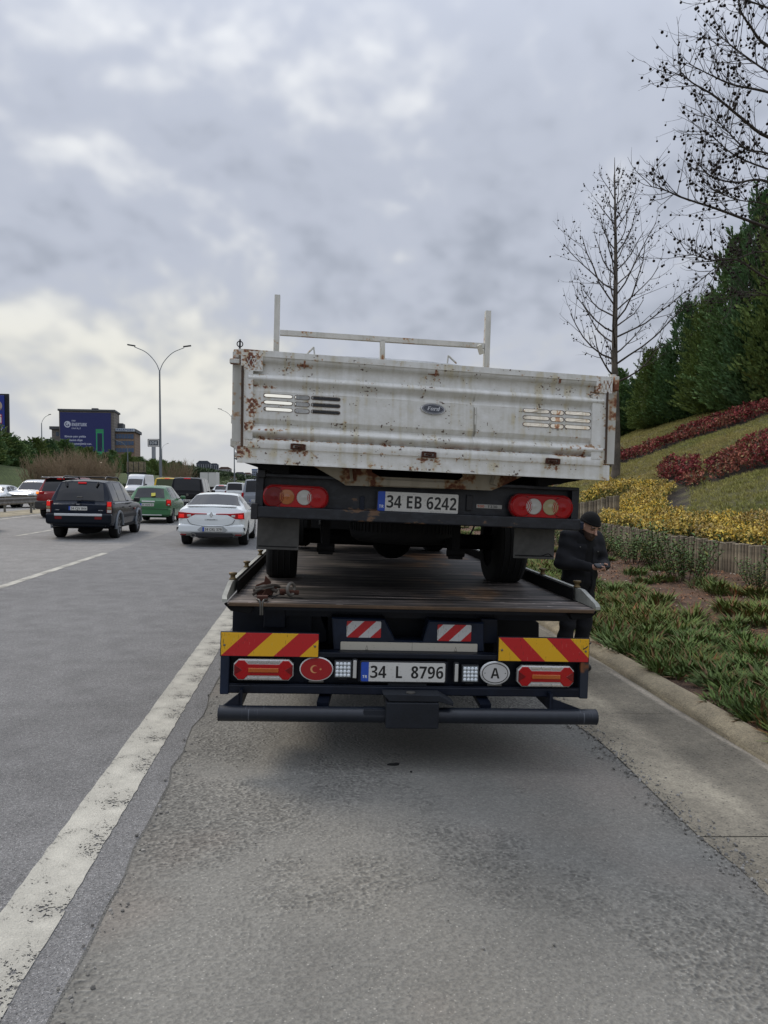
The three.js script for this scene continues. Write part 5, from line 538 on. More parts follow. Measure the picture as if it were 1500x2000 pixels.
  const latch = (px, py) => { const q = G(...UV(px, py)), o = put([rbox(0.07, 0.03, 0.012, 0.003), rbox(0.014, 0.045, 0.026, 0.005, 0.01, 0, 0.008)], M.rustier, 'latch', gate); o.position.set(q[0], q[1], ZT + 0.012); o.rotation.z = -0.05; }; latch(587, 712); latch(838, 728); latch(1083, 742);
  { // maker's oval in the middle of the gate
    const q = G(...UV(837, 799)), o = put(prism(ellipse(0.078, 0.035), 0.012, 0.004), M.chrome, 'maker_badge', gate); o.position.set(q[0], q[1], ZT + 0.019); o.rotation.z = -0.045; const tx = canvasTex(512, 230, (g, w, h) => { g.fillStyle = '#1b2233'; g.fillRect(0, 0, w, h); g.strokeStyle = '#a9abad'; g.lineWidth = 7; g.beginPath(); g.ellipse(w / 2, h / 2, w * 0.45, h * 0.42, 0, 0, 7); g.stroke(); g.fillStyle = '#c7c9cb'; g.font = 'italic bold 118px serif'; g.textAlign = 'center'; g.fillText('Ford', w / 2, h * 0.66); }); const f = mesh(faceUV(prism(ellipse(0.069, 0.0295), 0.004, 0.001), -0.07, -0.03, 0.14, 0.06), phys(0xffffff, 0.2, { map: tx, clearcoat: 1 }), 'badge_face', o); f.position.z = 0.0105; }
  // corner posts
  const post = (pts, lab) => { const l = []; for (let i = 0; i < pts.length - 1; i++) { const a = gm(...pts[i]), b = gm(...pts[i + 1]); l.push(bar(V(a[0], a[1], ZT - 0.03), V(b[0], b[1], ZT - 0.03), 0.027, 0.06)); } return put(l, M.rusty, 'corner_post', pick, lab); };
  const pl = post([[464, 686], [462, 862]], 'left corner post'), pp = post([[1199, 738], [1192, 906]], 'right corner post');
  { const a = gm(463, 690), e = gm(466, 664); put([xf(new THREE.CylinderGeometry(0.024, 0.028, 0.05, 12), a[0], a[1], ZT - 0.03), rbox(0.06, 0.03, 0.05, 0.006, a[0] - 0.01, a[1] - 0.05, ZT)], M.rustier, 'lock_head', pl); put([rod(V(a[0] + 0.012, a[1], ZT - 0.03), V(e[0] + 0.006, e[1] + 0.01, ZT - 0.03), 0.007, 0.005, 8), xf(new THREE.TorusGeometry(0.017, 0.0032, 8, 22), e[0] + 0.006, e[1] - 0.018, ZT - 0.03, 0, 0.2, 0)], M.plastic, 'lock_pin', pl); const b = gm(1201, 740); put([xf(new THREE.CylinderGeometry(0.02, 0.024, 0.06, 10), b[0], b[1], ZT - 0.03), rbox(0.03, 0.09, 0.04, 0.006, b[0] + 0.008, b[1] - 0.03, ZT)], M.rustier, 'lock_head', pp); const s = gm(463, 868), s2 = gm(470, 886); put([bar(V(s[0], s[1], ZT - 0.03), V(s2[0] + 0.01, s2[1], ZT - 0.03), 0.03, 0.05)], M.rustier, 'foot_bracket', pl); }
  // side boards, floor, front wall
  const bl = G(-0.012, 0.02), br = G(1.0, 0.0), bb = G(-0.012, 0.93), rb2 = G(1.0, 0.93), BL = 2.95, sideY = (bl[1] + bb[1]) / 2, sh = bl[1] - bb[1];
  for (const [x, y, hh, lab] of [[bl[0] - 0.004, sideY, sh, 'left side board'], [br[0] + 0.004, (br[1] + rb2[1]) / 2, br[1] - rb2[1], 'right side board']]) { const s = x < 0 ? -1 : 1; put([box(0.012, hh * 0.9, BL - 0.1, x, y, ZT - BL / 2 - 0.06), rbox(0.04, 0.05, BL - 0.1, 0.006, x, y + hh * 0.46, ZT - BL / 2 - 0.06), rbox(0.04, 0.05, BL - 0.1, 0.006, x, y - hh * 0.46, ZT - BL / 2 - 0.06), rbox(0.03, 0.06, BL - 0.1, 0.008, x + s * 0.006, y + hh * 0.15, ZT - BL / 2 - 0.06), rbox(0.03, 0.06, BL - 0.1, 0.008, x + s * 0.006, y - hh * 0.2, ZT - BL / 2 - 0.06)], M.rusty, 'side_board', pick, lab); }
  const fy = G(0.5, 1.0)[1] - 0.01, bcx = (bl[0] + br[0]) / 2, bw = br[0] - bl[0]; put([box(bw - 0.03, 0.03, BL, bcx, fy, ZT - BL / 2 - 0.03)], M.rustier, 'bed_floor', pick); put([...Array.from({ length: 7 }, (_, k) => box(bw - 0.25, 0.06, 0.05, bcx, fy - 0.046, ZT - 0.5 - k * 0.38)), box(0.06, 0.12, BL - 0.5, bcx - 0.4, fy - 0.137, ZT - BL / 2 - 0.2), box(0.06, 0.12, BL - 0.5, bcx + 0.4, fy - 0.137, ZT - BL / 2 - 0.2), prism([[bcx - bw / 2, fy - 0.017], [bcx - bw / 2 + 0.02, fy - 0.03], [bcx - bw / 2 + 0.26, fy - 0.10], [bcx - bw / 2 + 0.34, fy - 0.10], [bcx - bw / 2 + 0.34, fy - 0.017]], 0.05, 0, ZT - 0.16), prism([[bcx + bw / 2, fy - 0.017], [bcx + bw / 2 - 0.02, fy - 0.03], [bcx + bw / 2 - 0.34, fy - 0.10], [bcx + bw / 2 - 0.40, fy - 0.10], [bcx + bw / 2 - 0.40, fy - 0.017]].reverse(), 0.05, 0, ZT - 0.16)], M.black, 'bed_frame', pick);
  // headboard rack
  const zh = ZT - BL + 0.02, hm = planeMap(pick, zh), hp = (a, b, w) => { const p = hm(...a), q = hm(...b); return bar(V(p[0], p[1], zh), V(q[0], q[1], zh), w, w * 0.8); };
  put([hp([542, 577], [538, 760], 0.066)], M.rusty, 'rack_post', pick); put([hp([953, 608], [947, 790], 0.066)], M.rusty, 'rack_post', pick); put([hp([547, 650], [945, 676], 0.06)], M.rusty, 'rack_bar', pick); put([hp([747, 664], [746, 760], 0.06)], M.rusty, 'rack_bar', pick);
  { const a = hm(500, 708), b = hm(990, 738); put([bar(V(a[0], a[1], zh), V(b[0], b[1], zh), 0.05, 0.05), bar(V(a[0] + 0.06, a[1], zh), V(a[0] + 0.07, a[1] - 0.55, zh), 0.05, 0.03), bar(V(b[0] - 0.06, b[1], zh), V(b[0] - 0.07, b[1] - 0.55, zh), 0.05, 0.03)], M.rusty, 'headboard', pick); const c = hm(940, 688); put([rbox(0.05, 0.1, 0.03, 0.01, c[0] - 0.02, c[1] + 0.02, zh + 0.04, 0.2, 0.3, 0.4)], std(0xc9c6b8, 0.9), 'tied_rag', pick); }
  // cab in front of the bed
  const zc = zh - 0.35, cm = planeMap(pick, zc - 0.1), t0 = cm(592, 690), t1 = cm(915, 711), cy = (t0[1] + t1[1]) / 2, ccx = (t0[0] + t1[0]) / 2, cw = t1[0] - t0[0] + 0.1; const roof = []; for (let i = 0; i <= 12; i++) { const t = i / 12 * Math.PI; roof.push([ccx - Math.cos(t) * cw / 2 * Math.pow(1, 1), cy - 0.09 + 0.10 * Math.pow(Math.sin(t), 0.45)]); }
  put([prism([[ccx - cw / 2 - 0.02, cy - 1.35], [ccx + cw / 2 + 0.02, cy - 1.35], ...roof.slice().reverse()], 1.5, 0.03, zc - 1.6)], phys(0xc2c5c4, 0.35, { clearcoat: 0.4, map: grime }), 'cab', pick); put([rbox(cw - 0.35, 0.42, 0.02, 0.008, ccx, cy - 0.40, zc - 0.09)], M.glass, 'rear_window', pick);
  put([prism([[0, 0], [0.95, 0], [0.95, 0.35], [0.05, 0.42]], cw - 0.1, 0.03)].map(g => xf(g, ccx + cw / 2 - 0.05, cy - 1.3, zc - 1.55, 0, Math.PI / 2 * -1, 0)).map(g => { g.rotateY(0); return g; }).slice(0, 0).concat([rbox(cw - 0.06, 0.6, 0.75, 0.08, ccx, cy - 1.05, zc - 1.85)]), phys(0xc2c5c4, 0.35, { clearcoat: 0.4 }), 'bonnet', pick);
  for (const [a, b, c] of [[[597, 688], [613, 671], [615, 690]], [[899, 704], [882, 688], [880, 706]]]) { const l = [a, b, c].map(q => { const p = cm(...q); return V(p[0], p[1], zc - 0.3); }); put([rod(l[0], l[1], 0.011, 0.011, 6), rod(l[1], l[2], 0.009, 0.009, 6)], M.rusty, 'mirror_stay', pick); }
}

// ---------------------------------------------------------------- cars
// a body is lofted through stations [z from the tail (forward negative), sill y, belt y, top y, half width, half width of the roof]
const carPaint = (hex, rough = 0.3) => { const c = new THREE.Color(hex), dark = Math.max(c.r, c.g, c.b) < 0.03; return phys(hex, rough, { specularIntensity: dark ? 0.3 : 0.6, clearcoat: dark ? 0.12 : 0.32, clearcoatRoughness: 0.06 }); };
function stationAt(st, z) { let i = 0; while (i < st.length - 2 && z < st[i + 1][0]) i++; const a = st[i], b = st[i + 1], t = clamp((z - a[0]) / (b[0] - a[0])); return a.map((q, k) => lerp(q, b[k], t)); }
function ringAt(st, z, n) { const [, yb, ybelt, yt, w, wt] = stationAt(st, z); const tall = Math.max(yt - ybelt, 0.0);
  const top = Math.min(0.07, tall * 0.35), pts = [[0, yb], [w * 0.82, yb], [w * 0.955, yb + 0.06], [w * 0.99, yb + 0.2], [w, lerp(yb, ybelt, 0.55)], [w * 0.985, ybelt - 0.07], [w * 0.95, ybelt - 0.01], [lerp(w * 0.945, wt, 0.5), ybelt + tall * 0.5], [wt, yt - top], [wt * 0.94, yt - top * 0.3], [wt * 0.62, yt + 0.004], [0, yt + 0.018]]; return pts; }
function surf(st, z, v) { const half = v <= 11, q = half ? v : 22 - v, r = ringAt(st, z), i = Math.min(10, Math.floor(q)), t = q - i, x = lerp(r[i][0], r[i + 1][0], t), y = lerp(r[i][1], r[i + 1][1], t); return V(half ? x : -x, y, z); }
function patch(st, za, zb, va, vb, nz, nv, off, slant) { // a sheet on the body's own surface, lifted by off
  const pos = [], ix = []; for (let i = 0; i <= nz; i++) for (let j = 0; j <= nv; j++) { const fv = j / nv; let a = za, b = zb; if (slant) { a = lerp(za, slant[0], fv); b = lerp(zb, slant[1], fv); } const z = lerp(a, b, i / nz), v = lerp(va, vb, fv), p = surf(st, z, v), e = 0.01, du = surf(st, z - e, v).sub(surf(st, z + e, v)), dv = surf(st, z, v + e).sub(surf(st, z, v - e)), n = du.cross(dv).normalize(); if (n.dot(V(p.x, p.y - 0.6, p.z > -0.6 ? 0.3 : 0)) < 0) n.negate(); p.addScaledVector(n, off); pos.push(p.x, p.y, p.z); }
  for (let i = 0; i < nz; i++) for (let j = 0; j < nv; j++) { const a = i * (nv + 1) + j; ix.push(a, a + 1, a + nv + 1, a + 1, a + nv + 2, a + nv + 1); } const g = new THREE.BufferGeometry(); g.setAttribute('position', new THREE.Float32BufferAttribute(pos, 3)); g.setIndex(ix); g.computeVertexNormals(); return plain(g); }
function bodyGeo(st, wheels, r) {
  const zs = [], Z1 = st[st.length - 1][0]; for (let i = 0; i < st.length - 1; i++) { const n = Math.max(1, Math.ceil(Math.abs(st[i + 1][0] - st[i][0]) / 0.16)); for (let k = 0; k < n; k++) zs.push(lerp(st[i][0], st[i + 1][0], k / n)); } zs.push(Z1);
  const rings = zs.map(z => { const r0 = ringAt(st, z), full = r0.concat(r0.slice(1, -1).reverse().map(([x, y]) => [-x, y])); return full.map(([x, y]) => [x, y, z]); }); const N = rings[0].length;
  const cap = (ring, s, dz) => { const ys = ring.map(p => p[1]), cy = (Math.min(...ys) + Math.max(...ys)) / 2; return ring.map(([x, y, z]) => [x * s, cy + (y - cy) * s, z + dz]); };
  const all = [cap(rings[0], 0.0, 0.065), cap(rings[0], 0.6, 0.062), cap(rings[0], 0.9, 0.05), cap(rings[0], 0.975, 0.025), ...rings, cap(rings[rings.length - 1], 0.96, -0.04), cap(rings[rings.length - 1], 0.8, -0.1), cap(rings[rings.length - 1], 0.0, -0.12)];
  const pos = [], ix = []; all.forEach(q => q.forEach(p => pos.push(...p))); for (let i = 0; i < all.length - 1; i++) for (let k = 0; k < N; k++) { const a = i * N + k, b = i * N + (k + 1) % N; ix.push(a, a + N, b, b, a + N, b + N); }
  let g = new THREE.BufferGeometry(); g.setAttribute('position', new THREE.Float32BufferAttribute(pos, 3)); g.setIndex(ix); g = mergeVertices(g, 1e-4);
  { const p = g.attributes.position, id = g.index, out = []; const va = V(0, 0, 0), vb = V(0, 0, 0), vc = V(0, 0, 0); let vol = 0; for (let i = 0; i < id.count; i += 3) { va.fromBufferAttribute(p, id.getX(i)); vb.fromBufferAttribute(p, id.getX(i + 1)); vc.fromBufferAttribute(p, id.getX(i + 2)); if (vb.clone().sub(va).cross(vc.clone().sub(va)).length() < 1e-9) continue; vol += va.dot(vb.clone().cross(vc)); out.push(id.getX(i), id.getX(i + 1), id.getX(i + 2)); } if (vol < 0) for (let i = 0; i < out.length; i += 3) { const t = out[i]; out[i] = out[i + 1]; out[i + 1] = t; } g.setIndex(out); }
  g.computeVertexNormals(); g.setAttribute('uv', new THREE.Float32BufferAttribute(new Float32Array(g.attributes.position.count * 2), 2));
  const ev = new Evaluator(); ev.attributes = ['position', 'normal', 'uv']; let B = new Brush(g); B.updateMatrixWorld(); const maxW = Math.max(...st.map(q => q[4]));
  for (const z of wheels) for (const s of [-1, 1]) { const c = new Brush(new THREE.CylinderGeometry(r + 0.045, r + 0.045, 0.5, 28)); c.rotation.z = Math.PI / 2; c.position.set(s * (maxW + 0.03), r, z); c.updateMatrixWorld(); B = ev.evaluate(B, c, SUBTRACTION); B.updateMatrixWorld(); }
  const q = toCreasedNormals(plain(B.geometry), 0.6); return plain(q);
}
const wheelGeo = {}; function carWheel(parent, x, r, z, w = 0.21, side = 1) { const key = r + '|' + w; if (!wheelGeo[key]) { const pr = [[r * 0.68, -w / 2], [r * 0.93, -w / 2], [r, -w * 0.36], [r, w * 0.36], [r * 0.93, w / 2], [r * 0.68, w / 2]].map(q => new THREE.Vector2(...q)), t = new THREE.LatheGeometry(pr, 28); t.rotateZ(Math.PI / 2); const l = [xf(new THREE.CylinderGeometry(r * 0.68, r * 0.68, w * 0.6, 24, 1, true), 0, 0, 0, 0, 0, Math.PI / 2), xf(new THREE.CylinderGeometry(r * 0.62, r * 0.62, 0.02, 20), -0.02, 0, 0, 0, 0, Math.PI / 2)]; const sp = []; for (let i = 0; i < 7; i++) { const a = i / 7 * 6.283; sp.push(bar(V(w * 0.36, Math.cos(a) * r * 0.1, Math.sin(a) * r * 0.1), V(w * 0.42, Math.cos(a) * r * 0.66, Math.sin(a) * r * 0.66), 0.05, 0.02)); } sp.push(xf(new THREE.TorusGeometry(r * 0.66, 0.012, 6, 28), w * 0.42, 0, 0, 0, Math.PI / 2, 0), xf(new THREE.CylinderGeometry(0.05, 0.05, 0.02, 12), w * 0.42, 0, 0, 0, 0, Math.PI / 2)); wheelGeo[key] = [merge([t]), merge(l), merge(sp)]; }
  const [t, l, s] = wheelGeo[key], o = mesh(t, M.rubber, 'wheel', parent); o.position.set(x, r, z); if (side < 0) o.rotation.y = Math.PI; mesh(l, M.black, 'hub', o); mesh(s, M.rim, 'rim', o); return o; }
function makeCar(name, label, category, spec, at, turn = 0, group) {
  const t = thing(name, label, category, at, turn, group), st = spec.st, paint = carPaint(spec.color, spec.rough ?? 0.25), r = spec.r ?? 0.31, maxW = Math.max(...st.map(q => q[4])), glass = spec.glass ?? M.glass;
  t.rotation.order = 'YXZ'; t.rotation.z = turn > 2 ? 0.02 : -0.022;
  const body = mesh(bodyGeo(st, spec.wheels, r), paint, 'body', t);
  for (const z of spec.wheels) for (const s of [-1, 1]) { carWheel(t, s * (maxW - 0.135), r, z, 0.25, s); if (spec.arch) { const a = xf(new THREE.TorusGeometry(r + 0.06, 0.045, 6, 24, Math.PI * 1.05), s * (maxW - 0.01), r, z, 0, Math.PI / 2, 0); put(a, spec.arch, 'arch_trim', t); } }
  put([box(maxW * 1.7, 0.16, Math.abs(st[st.length - 1][0]) * 0.86, 0, st[2][1] + 0.03, st[st.length - 1][0] / 2)], M.black, 'underbody', t);
  for (const s of [1, -1]) for (const [a, b, c, d] of spec.side) { const v = s > 0 ? [6.1, 8.0] : [15.9, 14.0]; mesh(patch(st, a, b, v[0], v[1], 6, 3, 0.006, [c, d]), glass, 'side_window', t); }
  if (spec.rearWin) mesh(patch(st, spec.rearWin[0], spec.rearWin[1], 9.15 + (spec.rearWin[2] ?? 0), 12.85 - (spec.rearWin[2] ?? 0), 6, 10, 0.008), spec.rearGlass ?? glass, 'rear_window', t);
  if (spec.wind) mesh(patch(st, spec.wind[0], spec.wind[1], 9.1, 12.9, 6, 10, 0.008), M.glassTint, 'windscreen', t);
  for (const s of [-1, 1]) { const m = spec.mirror, o = put([rbox(0.2, 0.15, 0.11, 0.045)], spec.mirrorMat ?? paint, 'door_mirror', t); o.position.set(s * (maxW + 0.10), m[0], m[1]); put(rod(V(-s * 0.1, -0.02, 0), V(-s * 0.18, -0.06, -0.02), 0.02, 0.02, 6), M.plastic, 'mirror_arm', o); }
  if (spec.detail) spec.detail(t, { st, paint, body, maxW });
  return t;
}
const plateSmall = (t, x, y, z, text, w = 0.52, h = 0.112, face = 1) => { const o = mesh(faceUV(rbox(w, h, 0.014, 0.004), -w / 2, -h / 2, w, h), std(0xffffff, 0.5, { map: canvasTex(512, 112, (g, W, H) => { g.fillStyle = '#c6c6c0'; g.fillRect(0, 0, W, H); g.fillStyle = '#1c47a8'; g.fillRect(0, 0, 46, H); g.fillStyle = '#151515'; g.font = 'bold 96px sans-serif'; const m = g.measureText(text).width; g.save(); g.translate(56, 92); g.scale((W - 70) / m, 1); g.fillText(text, 0, 0); g.restore(); }) }), 'number_plate', t); o.position.set(x, y, z); if (face < 0) o.rotation.y = Math.PI; return o; };
const lampPair = (t, x, y, z, w, h, d, m, name, ry = 0.35, rz = 0) => { for (const s of [-1, 1]) { const o = put(rbox(w, h, d, 0.03), m, name, t); o.position.set(s * x, y, z); o.rotation.set(0, s * ry, s * rz); } };
const S = {
  // stations: z, sill, belt, top, half width, half roof width
  suv: [[0, 0.48, 1.04, 1.05, 0.86, 0.78], [-0.05, 0.42, 1.08, 1.10, 0.90, 0.80], [-0.20, 0.36, 1.10, 1.42, 0.92, 0.74], [-0.36, 0.34, 1.12, 1.70, 0.93, 0.66], [-0.9, 0.32, 1.11, 1.75, 0.935, 0.655], [-2.3, 0.32, 1.08, 1.74, 0.935, 0.645], [-2.85, 0.32, 1.06, 1.60, 0.93, 0.66], [-3.42, 0.32, 1.04, 1.12, 0.92, 0.78], [-4.2, 0.34, 1.0, 1.04, 0.91, 0.74], [-4.62, 0.36, 0.92, 0.94, 0.88, 0.7], [-4.75, 0.42, 0.8, 0.82, 0.82, 0.66]],
  sedan: [[0, 0.46, 0.86, 0.88, 0.80, 0.70], [-0.06, 0.38, 0.98, 1.03, 0.865, 0.71], [-0.18, 0.34, 1.00, 1.08, 0.89, 0.72], [-0.42, 0.27, 0.99, 1.10, 0.905, 0.76], [-1.25, 0.2, 0.96, 1.385, 0.91, 0.61], [-1.7, 0.2, 0.95, 1.43, 0.91, 0.575], [-2.3, 0.2, 0.93, 1.42, 0.91, 0.575], [-2.7, 0.2, 0.92, 1.32, 0.91, 0.60], [-3.35, 0.2, 0.92, 0.98, 0.905, 0.74], [-4.1, 0.22, 0.84, 0.87, 0.89, 0.72], [-4.5, 0.26, 0.70, 0.73, 0.84, 0.66], [-4.62, 0.3, 0.6, 0.62, 0.76, 0.6]],
  hatch: [[0, 0.42, 0.90, 0.92, 0.76, 0.68], [-0.05, 0.34, 0.96, 0.99, 0.80, 0.68], [-0.16, 0.28, 0.98, 1.14, 0.82, 0.64], [-0.34, 0.25, 0.99, 1.40, 0.83, 0.57], [-0.8, 0.22, 0.98, 1.47, 0.835, 0.56], [-1.9, 0.22, 0.96, 1.48, 0.835, 0.56], [-2.4, 0.22, 0.95, 1.36, 0.83, 0.58], [-3.05, 0.22, 0.93, 0.99, 0.82, 0.7], [-3.6, 0.24, 0.84, 0.87, 0.80, 0.66], [-3.85, 0.3, 0.7, 0.72, 0.74, 0.58]],
  van: [[0, 0.46, 1.02, 1.04, 0.88, 0.8], [-0.04, 0.38, 1.08, 1.14, 0.93, 0.82], [-0.11, 0.34, 1.10, 1.50, 0.945, 0.79], [-0.2, 0.3, 1.11, 1.86, 0.95, 0.75], [-0.5, 0.28, 1.11, 1.91, 0.955, 0.75], [-3.0, 0.28, 1.09, 1.91, 0.955, 0.74], [-3.5, 0.28, 1.07, 1.74, 0.95, 0.74], [-4.15, 0.28, 1.05, 1.14, 0.93, 0.82], [-4.65, 0.3, 0.92, 0.95, 0.9, 0.76], [-4.85, 0.36, 0.75, 0.78, 0.84, 0.68]],
  panel: [[0, 0.5, 1.2, 1.3, 0.95, 0.9], [-0.05, 0.42, 1.25, 2.45, 0.99, 0.86], [-0.2, 0.38, 1.25, 2.56, 1.0, 0.86], [-3.7, 0.36, 1.25, 2.56, 1.0, 0.86], [-4.1, 0.36, 1.25, 2.40, 1.0, 0.84], [-4.35, 0.36, 1.25, 2.1, 0.99, 0.82], [-5.0, 0.36, 1.2, 1.38, 0.98, 0.84], [-5.45, 0.36, 1.0, 1.06, 0.95, 0.8], [-5.6, 0.4, 0.85, 0.88, 0.9, 0.74]],
};
const sideStd = [[-1.35, -0.62, -1.32, -0.80], [-2.22, -1.42, -2.12, -1.40], [-3.05, -2.28, -2.62, -2.2]];
const sideSuv = [[-1.05, -0.34, -1.05, -0.46], [-2.0, -1.12, -1.98, -1.12], [-3.0, -2.1, -2.68, -2.1]], sideVan = [[-1.5, -0.35, -1.5, -0.35], [-2.75, -1.6, -2.75, -1.6], [-3.85, -2.85, -3.45, -2.85]], sideHatch = [[-0.85, -0.48, -0.85, -0.62], [-1.65, -0.92, -1.6, -0.92], [-2.75, -1.72, -2.32, -1.72]];
const put2 = (px, py) => onGround(px, py, road);
{ // dark blue off-roader
  const p = put2(172, 1050);
  makeCar('off_road_car', 'dark blue off-road car with roof rails and grey wheel arch trim in the middle lane', 'car', { st: S.suv, color: 0x081322, wheels: [-0.98, -3.78], r: 0.375, arch: std(0x70767c, 0.5), side: sideSuv, rearWin: [-0.065, -0.34, 0.08], wind: [-3.38, -2.9], mirror: [1.14, -2.95], mirrorMat: M.plastic, detail: (t, { paint }) => {
    const grey = std(0xc4c6c7, 0.4);
    const bp = put([rbox(1.86, 0.34, 0.26, 0.09, 0, 0.62, -0.01), rbox(1.5, 0.12, 0.2, 0.05, 0, 0.44, -0.06)], carPaint(0x0b131d, 0.4), 'rear_bumper', t); put(rbox(1.34, 0.07, 0.05, 0.012, 0, 0.735, 0.112), grey, 'bumper_strip', bp); for (const s of [-1, 1]) put(rbox(0.2, 0.085, 0.03, 0.012, s * 0.56, 0.645, 0.113), M.redDeep, 'bumper_reflector', bp);
    for (const s of [-1, 1]) { const l = put(rbox(0.15, 0.36, 0.14, 0.03), M.redDeep, 'tail_lamp', t); l.position.set(s * 0.835, 0.96, -0.02); l.rotation.y = s * 0.3; put(rbox(0.11, 0.13, 0.02, 0.02, 0, 0.09, 0.068), M.brake, 'brake_light', l); put(rbox(0.12, 0.08, 0.02, 0.012, 0, -0.025, 0.07), phys(0x9b7a58, 0.2, { clearcoat: 1 }), 'indicator', l); put(rbox(0.12, 0.08, 0.02, 0.012, 0, -0.12, 0.07), M.clear, 'reverse_light', l); }
    put(rbox(0.24, 0.05, 0.03, 0.01, 0, 1.665, -0.29), M.brakeDim, 'high_brake_light', t); put([bar(V(-0.05, 1.165, -0.03), V(0.42, 1.15, -0.035), 0.02, 0.02), rbox(0.14, 0.04, 0.04, 0.01, -0.02, 1.15, -0.02)], M.plastic, 'rear_wiper', t); for (const s of [-1, 1]) put([bar(V(s * 0.42, 1.56, -0.22), V(s * 0.46, 1.7, -0.28), 0.05, 0.03)], M.plastic, 'window_hinge', t);
    plateSmall(t, -0.02, 0.92, 0.075, '34 CJV 844'); const badge = (tx, x, y, w, h, c = '#b9bbbd') => { const k = canvasTex(256, 64, (g, W, H) => { g.fillStyle = '#11171e'; g.fillRect(0, 0, W, H); g.fillStyle = c; g.font = 'bold 58px sans-serif'; g.textAlign = 'center'; g.fillText(tx, W / 2, 54); }); const o = mesh(faceUV(rbox(w, h, 0.008, 0.003), -w / 2, -h / 2, w, h), std(0xffffff, 0.4, { map: k }), 'badge', t); o.position.set(x, y, 0.072); }; badge('Jeep', -0.02, 1.045, 0.19, 0.05); badge('LAREDO', -0.60, 0.87, 0.13, 0.03); badge('4x4 CRD', 0.62, 0.87, 0.15, 0.03); put(rbox(0.16, 0.03, 0.01, 0.003, -0.02, 1.25, -0.085), M.steel, 'sticker', t);
    put([tube([V(-0.62, 1.77, -0.45), V(-0.60, 1.84, -0.6), V(-0.6, 1.845, -1.4), V(-0.6, 1.83, -2.1), V(-0.6, 1.76, -2.25)], 0.022, 20, 8), tube([V(0.62, 1.77, -0.45), V(0.60, 1.84, -0.6), V(0.6, 1.845, -1.4), V(0.6, 1.83, -2.1), V(0.6, 1.76, -2.25)], 0.022, 20, 8), rod(V(-0.6, 1.84, -0.7), V(0.6, 1.84, -0.7), 0.018), rod(V(-0.6, 1.84, -1.7), V(0.6, 1.84, -1.7), 0.018)], M.plastic, 'roof_rails', t);
    for (const s of [-1, 1]) { put([rbox(0.03, 0.1, 2.0, 0.012, s * 0.93, 0.66, -2.4)], M.darkgrey, 'door_strip', t); put([rbox(0.03, 0.03, 2.7, 0.01, s * 0.925, 1.075, -1.7)], grey, 'belt_strip', t); put([rbox(0.1, 0.08, 2.0, 0.02, s * 0.88, 0.36, -2.4)], M.black, 'sill', t); for (const z of [-1.5, -2.5]) put(rbox(0.03, 0.03, 0.2, 0.01, s * 0.945, 0.94, z), paint, 'door_handle', t); } put([rbox(0.03, 0.07, 0.18, 0.01, 0.94, 0.85, -3.1)], M.redDeep, 'door_sticker', t); put([xf(new THREE.CylinderGeometry(0.33, 0.36, 0.14, 20), 0.12, 0.32, -0.75, 0.3, 0, 0)], M.black, 'spare_wheel', t); } }, [p.x, p.y, p.z + 0.85], 0.02).scale.setScalar(0.94);
}
